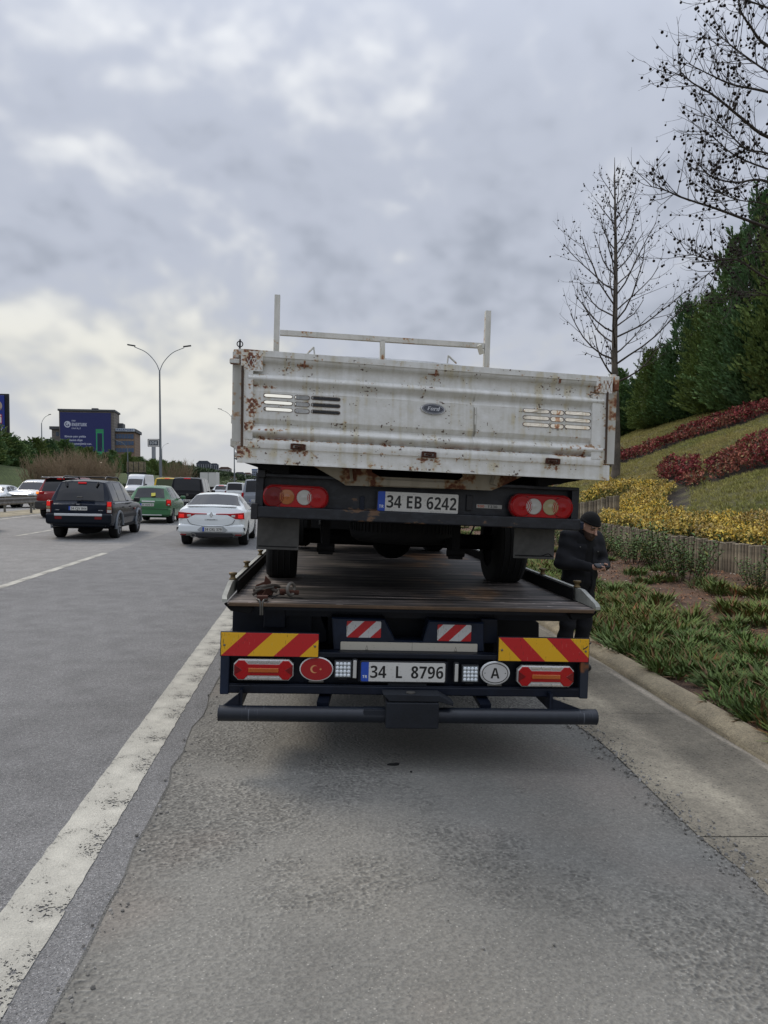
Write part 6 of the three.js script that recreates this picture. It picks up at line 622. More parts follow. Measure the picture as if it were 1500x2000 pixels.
{ // white saloon
  const p = put2(421, 1063);
  makeCar('saloon_car', 'white saloon car braking in the lane left of the tow truck', 'car', { st: S.sedan, color: 0xe0e5e5, wheels: [-0.98, -3.68], r: 0.325, side: [[-1.42, -0.78, -1.38, -1.12], [-2.3, -1.5, -2.2, -1.46], [-3.08, -2.38, -2.66, -2.28]], rearWin: [-0.46, -1.22, -0.4], wind: [-3.3, -2.75], mirror: [1.0, -2.85], detail: (t, { paint }) => {
    for (const s of [-1, 1]) { const l = put([prism([[s * 0.50, 0.055], [s * 0.86, 0.085], [s * 0.875, -0.09], [s * 0.63, -0.09], [s * 0.42, 0.02], [s * 0.12, 0.025], [s * 0.12, 0.05]], 0.05, 0.008)], M.red, 'tail_lamp', t); l.position.set(0, 0.845, 0.01); put(rbox(0.13, 0.1, 0.03, 0.02, s * 0.77, -0.02, 0.05), M.brake, 'brake_light', l); put(rbox(0.1, 0.06, 0.02, 0.012, s * 0.58, -0.01, 0.048), M.clear, 'reverse_light', l); const f = put([prism([[s * 0.9, 0.52], [s * 0.72, 0.55], [s * 0.86, 0.50], [s * 0.9, 0.42]], 0.03, 0.003, 0.035)], M.plastic, 'bumper_vent', t); put(rbox(0.16, 0.04, 0.02, 0.01, s * 0.72, 0.33, 0.075), M.redDeep, 'bumper_reflector', t); }
    put([rbox(1.76, 0.26, 0.2, 0.08, 0, 0.49, -0.02)], paint, 'rear_bumper', t); put([prism([[-0.5, 0.27], [0.6, 0.27], [0.56, 0.38], [-0.52, 0.38]], 0.06, 0.01, 0.05)], M.plastic, 'diffuser', t); put([xf(new THREE.TorusGeometry(0.045, 0.012, 8, 20).scale(1.3, 1, 1), -0.46, 0.31, 0.11), xf(new THREE.CylinderGeometry(0.04, 0.04, 0.2, 14), -0.46, 0.31, 0.0, Math.PI / 2, 0, 0)], M.steel, 'exhaust_tip', t);
    put([tube([V(-0.62, 0.74, 0.066), V(-0.54, 0.62, 0.07), V(0.54, 0.62, 0.07), V(0.62, 0.74, 0.066)], 0.006, 24, 5)], M.darkgrey, 'boot_seam', t); put([prism([[-0.36, 0.46], [-0.24, 0.56], [0.32, 0.56], [0.44, 0.46], [0.35, 0.40], [-0.27, 0.40]], 0.02, 0.004, 0.07)], std(0x9fa3a3, 0.4), 'plate_recess', t); plateSmall(t, 0.04, 0.475, 0.098, '34 CKL 379');
    put([prism((() => { const s = poly([[0, 0.085], [0.05, 0], [0, -0.085], [-0.05, 0]]), h = new THREE.Path(); [[0, 0.045], [0.024, 0], [0, -0.045], [-0.024, 0]].forEach(([x, y], i) => i ? h.lineTo(x, y) : h.moveTo(x, y)); h.closePath(); s.holes.push(h); return s; })(), 0.014, 0.003)].map(g => xf(g, 0, 0.86, 0.052)), M.chrome, 'maker_badge', t); { const k = canvasTex(256, 48, (g, W, H) => { g.fillStyle = '#c3c8c8'; g.fillRect(0, 0, W, H); g.fillStyle = '#3a3c3e'; g.font = 'bold 40px sans-serif'; g.textAlign = 'center'; g.fillText('MEGANE', W / 2, 38); }), o = mesh(faceUV(rbox(0.34, 0.04, 0.006, 0.002), -0.17, -0.02, 0.34, 0.04), std(0xffffff, 0.4, { map: k }), 'model_badge', t); o.position.set(0, 0.735, 0.068); }
    put(rbox(0.3, 0.03, 0.02, 0.006, 0, 1.115, -0.5, -0.9, 0, 0), M.brakeDim, 'high_brake_light', t); put([rbox(1.3, 0.03, 0.1, 0.012, 0, 1.09, -0.13, 0.2, 0, 0)], paint, 'boot_lip', t); for (const s of [-1, 1]) for (const z of [-1.55, -2.45]) put(rbox(0.02, 0.03, 0.18, 0.008, s * 0.915, 0.82, z), M.chrome, 'door_handle', t); } }, [p.x, p.y, p.z + 0.92], 0.005).scale.setScalar(0.965);
}
{ // green hatchback
  const p = put2(298, 1021);
  makeCar('hatchback_car', 'green hatchback with a yellow card in its rear window', 'car', { st: S.hatch, color: 0x416f4a, wheels: [-0.72, -3.1], r: 0.29, side: sideHatch, rearWin: [-0.06, -0.32, 0.12], wind: [-3.0, -2.45], mirror: [1.0, -2.4], detail: (t, { paint }) => { put([rbox(1.66, 0.3, 0.2, 0.07, 0, 0.47, -0.01)], paint, 'rear_bumper', t); put([rbox(1.5, 0.03, 0.02, 0.006, 0, 0.585, 0.092)], std(0x1d4a25, 0.5), 'bumper_strip', t); for (const s of [-1, 1]) { const l = put(rbox(0.2, 0.25, 0.12, 0.04, 0, 0, 0), M.red, 'tail_lamp', t); l.position.set(s * 0.735, 0.83, -0.01); l.rotation.y = s * 0.4; put(rbox(0.14, 0.1, 0.02, 0.02, 0, 0.03, 0.058), M.brake, 'brake_light', l); put(rbox(0.08, 0.05, 0.02, 0.012, 0, -0.075, 0.058), M.clear, 'reverse_light', l); } plateSmall(t, -0.06, 0.74, 0.072, '34 HDN 51'); put(rbox(0.5, 0.05, 0.02, 0.008, -0.02, 0.87, 0.07), M.white, 'boot_strip', t); put(rbox(0.16, 0.17, 0.01, 0.004, 0.14, 1.14, -0.10, -0.75, 0, 0.1), std(0xb8b23a, 0.6), 'window_card', t); put(rbox(1.0, 0.03, 0.02, 0.006, 0, 0.345, 0.08), M.white, 'sill_strip', t); } }, [p.x, p.y, p.z + 0.7], 0.015);
}
{ // black people carrier
  const p = put2(369, 1000);
  makeCar('people_carrier', 'black people carrier with dark windows ahead of the green hatchback', 'van', { st: S.van, color: 0x0b0c0f, wheels: [-0.95, -3.95], r: 0.33, side: sideVan, rearWin: [-0.05, -0.19, 0.05], wind: [-4.1, -3.55], mirror: [1.15, -3.6], detail: t => { lampPair(t, 0.86, 0.95, 0.0, 0.12, 0.34, 0.12, M.redDeep, 'tail_lamp'); put([rbox(1.86, 0.28, 0.2, 0.07, 0, 0.5, 0)], M.plastic, 'rear_bumper', t); plateSmall(t, 0.05, 0.66, 0.08, '34 EVN 06'); put(rbox(0.36, 0.05, 0.03, 0.01, 0, 1.86, -0.17), M.brakeDim, 'high_brake_light', t); put([xf(new THREE.CylinderGeometry(0.07, 0.07, 0.02, 20), 0.05, 0.98, 0.066, Math.PI / 2, 0, 0)], M.steel, 'maker_badge', t); } }, [p.x, p.y, p.z + 0.9], 0.02);
}
{ // taxi van, mostly hidden
  const p = put2(330, 990);
  makeCar('taxi_van', 'yellow van with its rear roof edge and glass showing above the green hatchback', 'van', { st: S.van, color: 0xc9a516, wheels: [-0.95, -3.95], r: 0.32, side: sideVan, rearWin: [-0.05, -0.19, 0.05], wind: [-4.1, -3.55], mirror: [1.15, -3.6], rearGlass: phys(0x39421f, 0.1), detail: t => { lampPair(t, 0.86, 0.95, 0, 0.12, 0.34, 0.12, M.red, 'tail_lamp'); put([rbox(1.86, 0.28, 0.2, 0.07, 0, 0.5, 0)], M.plastic, 'rear_bumper', t); put(rbox(0.3, 0.05, 0.03, 0.01, 0, 1.86, -0.17), M.brake, 'high_brake_light', t); } }, [p.x, p.y, p.z + 0.9], 0.01);
}
{ // grey van beside the truck
  const p = put2(506, 1002);
  makeCar('grey_van', 'silver grey van half hidden behind the pickup\'s bumper end', 'van', { st: S.van, color: 0x7d8288, wheels: [-0.95, -3.95], r: 0.33, side: sideVan, rearWin: [-0.05, -0.19, 0.05], wind: [-4.1, -3.55], mirror: [1.15, -3.6], detail: t => { lampPair(t, 0.86, 0.98, 0, 0.12, 0.36, 0.12, M.red, 'tail_lamp'); put([rbox(1.86, 0.28, 0.2, 0.07, 0, 0.5, 0)], carPaint(0x6d7176), 'rear_bumper', t); plateSmall(t, -0.2, 0.72, 0.08, '34 NT 621'); put(rbox(0.4, 0.05, 0.03, 0.01, 0.1, 1.86, -0.17), M.brake, 'high_brake_light', t); put([rod(V(-0.4, 1.9, -0.4), V(-0.4, 2.1, -0.5), 0.012), rbox(0.1, 0.12, 0.1, 0.03, -0.25, 1.97, -0.5)], M.plastic, 'roof_aerial', t); } }, [p.x, p.y, p.z + 0.9], 0.0);
}
{ // further traffic of the near carriageway
  const q = put2(431, 977); makeCar('white_hatchback', 'small white hatchback with a lit tail lamp beyond the saloon\'s roof', 'car', { st: S.hatch, color: 0xc4c8ca, wheels: [-0.72, -3.1], r: 0.29, side: sideHatch, rearWin: [-0.06, -0.32, 0.1], wind: [-3.0, -2.45], mirror: [1.0, -2.4], detail: t => { lampPair(t, 0.7, 0.85, 0.0, 0.22, 0.14, 0.12, M.brake, 'tail_lamp'); put([rbox(1.5, 0.3, 0.14, 0.05, 0, 0.5, 0.02)], M.plastic, 'rear_bumper', t); put(rbox(0.5, 0.05, 0.03, 0.01, 0, 1.41, -0.32), M.brake, 'high_brake_light', t); } }, [q.x, q.y, q.z], 0.02);
  const w = put2(458, 982); makeCar('white_minivan', 'white minivan with one dark rear window between the far cars and the grey van', 'van', { st: S.van, color: 0xc0c3c2, wheels: [-0.95, -3.95], r: 0.32, side: sideVan, rearWin: [-0.05, -0.19, 0.12], wind: [-4.1, -3.55], mirror: [1.15, -3.6], detail: t => { lampPair(t, 0.86, 0.95, 0, 0.12, 0.34, 0.12, M.redDeep, 'tail_lamp'); put([rbox(1.86, 0.28, 0.2, 0.07, 0, 0.5, 0)], carPaint(0xb0b3b2), 'rear_bumper', t); } }, [w.x, w.y, w.z], 0.0).scale.setScalar(0.9);
  const b = put2(407, 966), t = thing('box_truck', 'white box truck far ahead under the dark trees', 'truck', [b.x, b.y, b.z], 0.03); put([rbox(2.3, 2.1, 4.6, 0.04, 0, 2.15, -2.3)], std(0xbfc0bb, 0.5), 'cargo_box', t); put([rbox(2.26, 0.06, 0.03, 0.01, 0, 3.2, 0.01), rbox(0.04, 2.0, 0.03, 0.01, 0, 2.15, 0.01)], M.darkgrey, 'door_frame', t); put([rbox(2.0, 1.9, 1.7, 0.2, 0, 1.5, -5.5)], std(0xb9bab6, 0.4), 'cab', t); put([box(0.9, 0.2, 6, 0, 0.85, -3)], M.black, 'chassis', t); for (const s of [-1, 1]) for (const z of [-1.2, -5.2]) carWheel(t, s * 0.9, 0.42, z, 0.3, s);
  const r = put2(127, 1011); makeCar('red_car', 'red sport utility car partly hidden behind the dark blue off-roader', 'car', { st: S.suv, color: 0x7c1518, wheels: [-0.9, -3.7], r: 0.36, side: sideSuv, rearWin: [-0.065, -0.34, 0.05], wind: [-3.38, -2.9], mirror: [1.14, -2.95], detail: t => { put([rbox(1.86, 0.36, 0.24, 0.08, 0, 0.56, -0.01)], std(0x2c2a29, 0.6), 'rear_bumper', t); put([rbox(1.2, 0.03, 0.03, 0.008, 0, 0.60, 0.112)], M.steel, 'bumper_strip', t); for (const s of [-1, 1]) { const l = put(rbox(0.34, 0.12, 0.14, 0.04, 0, 0, 0), M.red, 'tail_lamp', t); l.position.set(s * 0.74, 1.06, -0.03); l.rotation.y = s * 0.3; put(rbox(0.12, 0.08, 0.02, 0.02, s * 0.09, 0, 0.066), std(0xffa040, 0.3, { emissive: 0xff7a10, emissiveIntensity: 0.8 }), 'brake_light', l); } put(rbox(0.3, 0.05, 0.03, 0.01, 0, 1.665, -0.29), M.brakeDim, 'high_brake_light', t); put(rbox(1.5, 0.04, 0.3, 0.015, 0, 1.72, -0.3), carPaint(0x8a8d90), 'roof_spoiler', t); } }, [r.x, r.y, r.z + 0.9], 0.0);
  const e = put2(-148, 1046); makeCar('maroon_car', 'maroon car whose rear corner just enters at the left edge', 'car', { st: S.hatch, color: 0x4d1018, wheels: [-0.72, -3.1], r: 0.3, side: sideHatch, rearWin: [-0.06, -0.32, 0.1], wind: [-3.0, -2.45], mirror: [1.0, -2.4], detail: t => { lampPair(t, 0.74, 0.83, 0, 0.2, 0.25, 0.12, M.red, 'tail_lamp'); put([rbox(1.66, 0.3, 0.2, 0.07, 0, 0.47, -0.01)], carPaint(0x4d1018), 'rear_bumper', t); } }, [e.x, e.y, e.z + 0.7], 0.0);
}
{ // oncoming traffic beyond the median; those cars face the camera
  const front = (t, y, L, w, m) => { for (const s of [-1, 1]) put([prism([[s * 0.42, y], [s * (w - 0.06), y + 0.1], [s * (w - 0.08), y - 0.03], [s * 0.46, y - 0.06]], 0.1, 0.01)].map(g => xf(g, 0, 0, L - 0.02)), M.led, 'headlamp', t); put([rbox(w * 1.1, 0.1, 0.06, 0.02, 0, y - 0.1, L - 0.08), rbox(w * 1.3, 0.14, 0.06, 0.03, 0, y - 0.34, L - 0.1)], M.plastic, 'grille', t); put(rbox(0.9, 0.035, 0.05, 0.012, 0, y - 0.03, L - 0.1), M.chrome, 'grille_bar', t); };
  const h = P(46, 962, 46), a = V(h.x, road(h.x), h.z);
  makeCar('oncoming_suv', 'white crossover coming towards the camera behind the guard rail', 'car', { st: S.suv.map(q => [q[0], q[1], q[2], q[3] - 0.04, q[4], q[5]]), color: 0xc9cdcf, wheels: [-0.95, -3.72], r: 0.34, side: sideSuv, rearWin: [-0.065, -0.34, 0.05], wind: [-3.4, -2.86], mirror: [1.12, -2.9], detail: t => { front(t, 0.84, -4.8, 0.86); } }, [a.x, a.y, a.z - 4.6], Math.PI - 0.03);
  const h2p = P(88, 962, 58), a2 = V(h2p.x, road(h2p.x), h2p.z); makeCar('oncoming_car', 'second white car coming on close behind the crossover', 'car', { st: S.hatch, color: 0xbfc5c8, wheels: [-0.72, -3.1], r: 0.3, side: sideHatch, rearWin: [-0.06, -0.32, 0.1], wind: [-3.0, -2.45], mirror: [1.0, -2.4], detail: t => front(t, 0.78, -3.9, 0.76) }, [a2.x - 0.5, a2.y, a2.z - 3.5], Math.PI);
  const h3 = P(-26, 962, 46), a3 = V(h3.x, road(h3.x), h3.z); makeCar('oncoming_car', 'white car corner cut by the left edge beyond the guard rail', 'car', { st: S.sedan, color: 0xc9cdcf, wheels: [-0.98, -3.68], r: 0.32, side: sideStd, rearWin: [-0.47, -1.2, -0.05], wind: [-3.3, -2.75], mirror: [1.0, -2.85], detail: t => front(t, 0.62, -4.72, 0.78) }, [a3.x, a3.y, a3.z - 4], Math.PI);
  const h4 = P(262, 962, 80), a4 = V(h4.x, road(h4.x), h4.z); makeCar('panel_van', 'tall white panel van coming on beside the slatted board', 'van', { st: S.panel, color: 0xc6c9cb, wheels: [-1.0, -4.6], r: 0.36, side: [[-4.95, -4.1, -4.5, -4.1]], wind: [-4.95, -4.38], mirror: [1.5, -4.5], mirrorMat: M.plastic, detail: t => { front(t, 0.9, -5.8, 0.9); } }, [a4.x, a4.y, a4.z - 5.6], Math.PI - 0.03);
}
// ---------------------------------------------------------------- median rail, lamps, signs
{ const zs = [20, -14, -24, -34, -60, -100, -170, -260]; 
  for (const [x, s, lab] of [[-13.35, 1, 'galvanised guard rail along the near side of the median'], [-15.2, -1, 'galvanised guard rail along the far side of the median']]) { const y0 = road(x), t = thing('guard_rail', lab, 'guard rail', [x, y0, 0]); const sh = [[0, 0.45], [0.03, 0.47], [0.045, 0.52], [0.01, 0.57], [0.01, 0.61], [0.045, 0.66], [0.03, 0.71], [0, 0.74]], pos = [], ix = []; for (const z of [10, -400]) sh.forEach(([a, b]) => pos.push(a * s, b + 0.02, z)); for (let k = 0; k < 7; k++) ix.push(k, k + 1, k + 8, k + 1, k + 9, k + 8); const g = new THREE.BufferGeometry(); g.setAttribute('position', new THREE.Float32BufferAttribute(pos, 3)); g.setIndex(ix); g.computeVertexNormals(); const rm = std(0x9c9a92, 0.6, { metalness: 0.3, map: grime, side: THREE.DoubleSide }); mesh(metreUV(plain(g)), rm, 'beam', t); put([box(0.03, 0.02, 410, -0.03 * s, 0.765, -195)], rm, 'beam_top', t); const pg = merge([box(0.09, 0.76, 0.06, -0.05 * s, 0.36, 0)]), pm = std(0x7d7b72, 0.7, { map: grime }); for (let k = 0; k < 60; k++) { const o = mesh(pg, pm, 'post', t); o.position.z = -10 - k * 4 - (s > 0 ? 0 : 1.4); } } }
const lampMat = std(0x70767a, 0.5, { metalness: 0.4 }), lampDark = std(0x2a2d30, 0.5);
function streetLamp(label, x, z, H, spanX, arms, group) { const y0 = x < -28.6 ? leftLand(x, z) : road(x), t = thing('street_lamp', label, 'street lamp', [x, y0 - 0.05, z], 0, group); put([rod(V(0, 0, 0), V(0, H * 0.28, 0), 0.15, 0.13, 12), rod(V(0, H * 0.28, 0), V(0, H * 0.84, 0), 0.11, 0.065, 12)], lampMat, 'pole', t); for (const s of arms) { const a = put([tube([V(0, H * 0.835, 0), V(s * spanX * 0.12, H * 0.89, 0), V(s * spanX * 0.42, H * 0.955, 0), V(s * spanX * 0.8, H * 0.99, 0)], 0.035, 20, 8)], lampMat, 'arm', t); put([rbox(spanX * 0.26, 0.11, 0.26, 0.04, s * spanX * 0.9, H * 1.0, 0, 0, 0, s * 0.15)], lampDark, 'lamp_head', a); } return t; }
{ const at = (px, d) => { const p = P(px, 948, d); return p; }; let p = at(314, 70); streetLamp('twin arm street lamp, the tall near one on the median', p.x, p.z, 14.0, 2.75, [-1, 1]); p = at(458, 140); streetLamp('twin arm street lamp partly hidden by the pickup\'s left bed corner', p.x, p.z, 15.2, 2.8, [-1, 1]); p = at(83, 128); streetLamp('single arm street lamp above the hedge, left of the big advert', p.x, p.z, 9.2, 1.5, [1]); p = at(250, 118); streetLamp('single arm lamp on a thin pole before the office wing', p.x, p.z, 8.6, 2.2, [-1]); p = at(317, 240); streetLamp('distant single arm lamp just right of the tall near pole', p.x, p.z, 10.5, 2.0, [1]); }
{ // slatted board beside the far carriageway
  const a = P(266, 912, 86), t = thing('slatted_board', 'weathered slatted sign back standing above the panel van', 'sign', [a.x, a.y, a.z]); const k = 86 / 1500, w = 37 * k, h = 21 * k, m = std(0xa8987e, 0.8, { map: grime }); for (let i = 0; i < 8; i++) put(box(w, h / 8 - 0.05, 0.04, 0, (i - 3.5) * h / 8, 0), m, 'slat', t); put([...[-0.4, -0.13, 0.13, 0.4].map(f => box(0.05, h, 0.05, f * w, 0, 0.05)), box(w + 0.08, 0.12, 0.1, 0, -h / 2 - 0.1, 0)], M.darkgrey, 'frame', t); for (const s of [-1, 1]) put([rod(V(s * w * 0.35, -h / 2, 0), V(s * w * 0.35, -h / 2 - 3, 0), 0.08)], M.darkgrey, 'post', t); }
{ // far square sign on a mast
  const a = P(300, 865, 210), k = 210 / 1500, t = thing('roadside_sign', 'small square sign on a single mast beside the tall lamp pole', 'sign', [a.x, a.y, a.z]); const w = 21 * k, h = 14 * k; put([rbox(w * 0.86, h * 0.8, 0.3, 0.05)], std(0xffffff, 0.5, { map: canvasTex(256, 160, (g, W, H) => { g.fillStyle = '#40454c'; g.fillRect(0, 0, W, H); g.fillStyle = '#b9bcbe'; g.font = 'bold 120px sans-serif'; g.textAlign = 'center'; g.fillText('IOK', W / 2, 122); }) }), 'panel', t); { const o = t.children[0]; const p = o.geometry.attributes.position, uv = o.geometry.attributes.uv; for (let i = 0; i < p.count; i++) uv.setXY(i, p.getX(i) / (w * 0.86) + 0.5, p.getY(i) / (h * 0.8) + 0.5); } put([box(w, 0.15, 0.4, 0, h / 2, 0), box(w, 0.15, 0.4, 0, -h / 2, 0), box(0.15, h, 0.4, w / 2, 0, 0), box(0.15, h, 0.4, -w / 2, 0, 0)], M.darkgrey, 'frame', t); put([rod(V(0, -h / 2, 0), V(0, -h / 2 - 12, 0), 0.55, 0.55, 12)], std(0x8d9094, 0.6), 'mast', t); }
{ // billboard cut by the left edge
  const d = 112, k = d / 1500, a = P(-49, 815, d), W = 112 * k, H = 86 * k, t = thing('billboard', 'blue billboard with a round clock picture cut by the left edge', 'billboard', [a.x, a.y, a.z], 0.05); const tx = canvasTex(1024, 800, (g, w, h) => { g.fillStyle = '#1b2f86'; g.fillRect(0, 0, w, h); g.fillStyle = '#b9a48c'; g.beginPath(); g.arc(w * 0.87, h * 0.24, 100, 0, 7); g.fill(); g.strokeStyle = '#5a4636'; g.lineWidth = 12; g.beginPath(); g.moveTo(w * 0.87, h * 0.26); g.lineTo(w * 0.92, h * 0.2); g.moveTo(w * 0.87, h * 0.26); g.lineTo(w * 0.98, h * 0.34); g.stroke(); g.textAlign = 'right'; g.font = 'bold 190px sans-serif'; g.lineWidth = 26; g.strokeStyle = '#b01c2a'; g.strokeText('Li', w * 0.965, h * 0.62); g.fillStyle = '#dcdde0'; g.fillText('Li', w * 0.965, h * 0.62); g.font = 'bold 96px sans-serif'; g.fillText('konfort', w * 0.975, h * 0.80); g.fillStyle = '#d4cfd0'; g.fillRect(w * 0.5, h * 0.84, w * 0.475, h * 0.10); g.fillStyle = '#b01c2a'; g.font = 'bold 62px sans-serif'; g.fillText('saatler', w * 0.95, h * 0.915); });
  const f = mesh(faceUV(rbox(W, H, 0.25, 0.03), -W / 2, -H / 2, W, H), std(0xffffff, 0.5, { map: tx }), 'poster', t); f.position.z = 0.3; put([box(W + 0.5, H + 0.3, 0.4, 0.3, 0.1, 0)], M.darkgrey, 'frame', t); put([rod(V(W * 0.38, -H / 2, -0.2), V(W * 0.38, -H / 2 - 9, -0.2), 0.2), rod(V(-W * 0.1, -H / 2, -0.2), V(-W * 0.1, -H / 2 - 9, -0.2), 0.2)], M.darkgrey, 'post', t); }
// ---------------------------------------------------------------- buildings far off on the left
{ const d = 260, k = d / 1500, a = P(168, 950, d), t = thing('office_building', 'office building with a huge dark blue advert across its end wall', 'building', [a.x, 0, a.z], 0.10); const Y = py => EYE + (948 - py) * k, X = px => (px - 168) * k; const wallM = std(0x9c948a, 0.85, { map: grime }), grey = std(0x6f7275, 0.8, { map: grime });
  put([box(X(221) - X(119), Y(803), 12, (X(221) + X(119)) / 2, Y(803) / 2, -7)], wallM, 'wall', t); put([box(X(223) - X(117), 0.6, 13, (X(223) + X(117)) / 2, Y(803) + 0.3, -7), box(2, 0.7, 2, X(183), Y(803) + 0.9, -4)], grey, 'roof', t);
  const aw = X(215) - X(121), ah = Y(806) - Y(892), tx = canvasTex(1024, 900, (g, w, h) => { g.fillStyle = '#232a60'; g.fillRect(0, 0, w, h); g.fillStyle = '#c3c7d2'; g.beginPath(); g.arc(w * 0.145, h * 0.27, 66, 0, 7); g.fill(); g.strokeStyle = '#232a60'; g.lineWidth = 16; g.beginPath(); g.arc(w * 0.145, h * 0.27, 34, 0.4, 4.4); g.moveTo(w * 0.15, h * 0.26); g.lineTo(w * 0.18, h * 0.3); g.stroke(); g.fillStyle = '#ccd0da'; g.textAlign = 'left'; g.font = 'bold 92px sans-serif'; g.save(); g.translate(w * 0.225, h * 0.31); g.scale(0.66, 1); g.fillText('ENERTURK', 0, 0); g.restore(); g.font = 'bold 40px sans-serif'; g.fillText('END', w * 0.225, h * 0.205); g.fillText('E N E R J İ', w * 0.225, h * 0.375); g.font = 'bold 54px sans-serif'; ['Kimse yarı yolda', 'kalmasın diye', 'hayata enerjimiz var.'].forEach((s, i) => g.fillText(s, w * 0.085, h * (0.565 + i * 0.082))); g.fillStyle = '#2f8f5c'; g.fillRect(w * 0.70, h * 0.37, w * 0.155, h * 0.09); g.strokeStyle = '#2f9a60'; g.lineWidth = 24; g.strokeRect(w * 0.715, h * 0.45, w * 0.125, h * 0.5); g.fillStyle = '#1d2740'; g.fillRect(w * 0.74, h * 0.49, w * 0.075, h * 0.36); g.fillStyle = '#35a066'; g.fillRect(w * 0.735, h * 0.88, w * 0.085, h * 0.05); });
  const ad = mesh(faceUV(rbox(aw, ah, 0.3, 0.04), -aw / 2, -ah / 2, aw, ah), std(0xffffff, 0.6, { map: tx }), 'advert', t); ad.position.set((X(215) + X(121)) / 2, (Y(806) + Y(892)) / 2, -0.8);
  put([box(X(258) - X(216), Y(842), 16, (X(258) + X(216)) / 2, Y(842) / 2, -11)], std(0xa98f78, 0.85, { map: grime }), 'side_wing', t); put([box(X(261) - X(218), Y(836) - Y(842), 17, (X(261) + X(218)) / 2, (Y(836) + Y(842)) / 2, -11), box(X(231) - X(220), Y(822) - Y(836), 6, (X(231) + X(220)) / 2, (Y(822) + Y(836)) / 2, -12)], grey, 'wing_roof', t);
  for (const y of [[846, 855], [860, 868], [874, 882]]) for (let i = 0; i < 7; i++) { const x0 = X(217 + i * 5.7), x1 = X(217 + i * 5.7 + 4.9); const w = put([box(x1 - x0, Y(y[0]) - Y(y[1]), 0.12, (x0 + x1) / 2, (Y(y[0]) + Y(y[1])) / 2, -2.94)], phys(0x35506f, 0.15), 'window', t); }
  { const w = X(259) - X(222), h = Y(835) - Y(841), s = mesh(faceUV(rbox(w, h, 0.2, 0.02), -w / 2, -h / 2, w, h), std(0xffffff, 0.6, { map: canvasTex(512, 96, (g, W, H) => { g.fillStyle = '#a9b2ba'; g.fillRect(0, 0, W, H); g.fillStyle = '#263f6d'; g.font = 'bold 88px sans-serif'; g.fillText('PASAPORT', 30, 80); }) }), 'roof_sign', t); s.position.set((X(259) + X(222)) / 2, (Y(835) + Y(841)) / 2, -2.35); }
  put([box(X(122) - X(101), Y(838), 9, (X(122) + X(101)) / 2, Y(838) / 2, -9)], wallM, 'low_wing', t); put([box(X(122) - X(97), 1.0, 10, (X(122) + X(97)) / 2, Y(835), -9), box(0.2, Y(826) - Y(835), 0.2, X(115), (Y(826) + Y(835)) / 2, -6), box(X(122) - X(114), 0.2, 0.2, X(118), Y(826), -6)], grey, 'low_roof', t); for (let i = 0; i < 3; i++) put([box(0.8, 1.4, 0.1, X(111 + i * 3.3), Y(847), -4.46)], phys(0x42505f, 0.2), 'window', t); }
{ // houses and halls at the far end of the road
  const block = (name, label, px0, px1, ytop, ybot, d, hex, roofHex, rows, cols, gable = 0) => { const k = d / 1500, a = P((px0 + px1) / 2, 950, d), w = (px1 - px0) * k, y1 = EYE + (948 - ytop) * k, y0 = Math.min(0, EYE + (948 - ybot) * k), t = thing(name, label, 'building', [a.x, 0, a.z], 0.06); put([box(w, y1 - y0, w * 0.7, 0, (y0 + y1) / 2, -w * 0.35)], std(new THREE.Color(hex).lerp(new THREE.Color(0xffffff), 0.4), 0.85, { map: grime }), 'wall', t); if (gable) put([prism([[-w * 0.53, 0], [w * 0.53, 0], [w * 0.25, gable * k], [-w * 0.3, gable * k]], w * 0.74, 0, -w * 0.72)].map(g => xf(g, 0, y1 + 0.02, 0)), std(roofHex, 0.85, { map: grime }), 'roof', t); else put([box(w * 1.03, 0.8, w * 0.74, 0, y1 + 0.4, -w * 0.36)], std(roofHex, 0.85), 'roof', t); const wm = phys(0x2c3440, 0.2); for (let r = 0; r < rows; r++) for (let c = 0; c < cols; c++) put([box(w / cols * 0.55, (y1 - y0) / (rows + 1) * 0.34, 0.15, (c - (cols - 1) / 2) * w / cols * 0.95, lerp(y1 - 1.6, y1 - (948 - ytop) * k * 0.8, rows > 1 ? r / rows : 0), 0.04)], wm, 'window', t); };
  block('hall', 'grey blue hall with a stepped roof on the hill behind the trees', 384, 412, 906, 940, 520, 0x68707d, 0x555c68, 1, 6, 6); block('hall', 'lower grey blue hall joined to the right of the stepped hall', 411, 427, 908, 940, 526, 0x6a7280, 0x596070, 1, 4, 3); block('warehouse', 'pale warehouse with a shallow gable under the grey halls', 417, 447, 921, 945, 480, 0xa7a6a2, 0xb4b3b0, 1, 6, 4); block('house', 'beige house with a red brown roof beside the second lamp pole', 427, 452, 916, 940, 560, 0xa09284, 0x7a5f52, 2, 5, 4); block('house', 'low cream house below the warehouse', 448, 462, 934, 950, 330, 0xa8988a, 0x86685a, 2, 3, 3); block('house', 'grey roofed house right of the second lamp pole', 458, 480, 926, 948, 430, 0x8e9196, 0x6d7178, 2, 4, 4); block('house', 'pinkish house close to the blue tower', 476, 492, 926, 948, 480, 0xa58d80, 0x87695c, 2, 3, 3); block('tower_block', 'narrow blue tower block against the pickup\'s left underside', 492, 503, 918, 950, 560, 0x4c6f9e, 0x44628a, 5, 3);
}
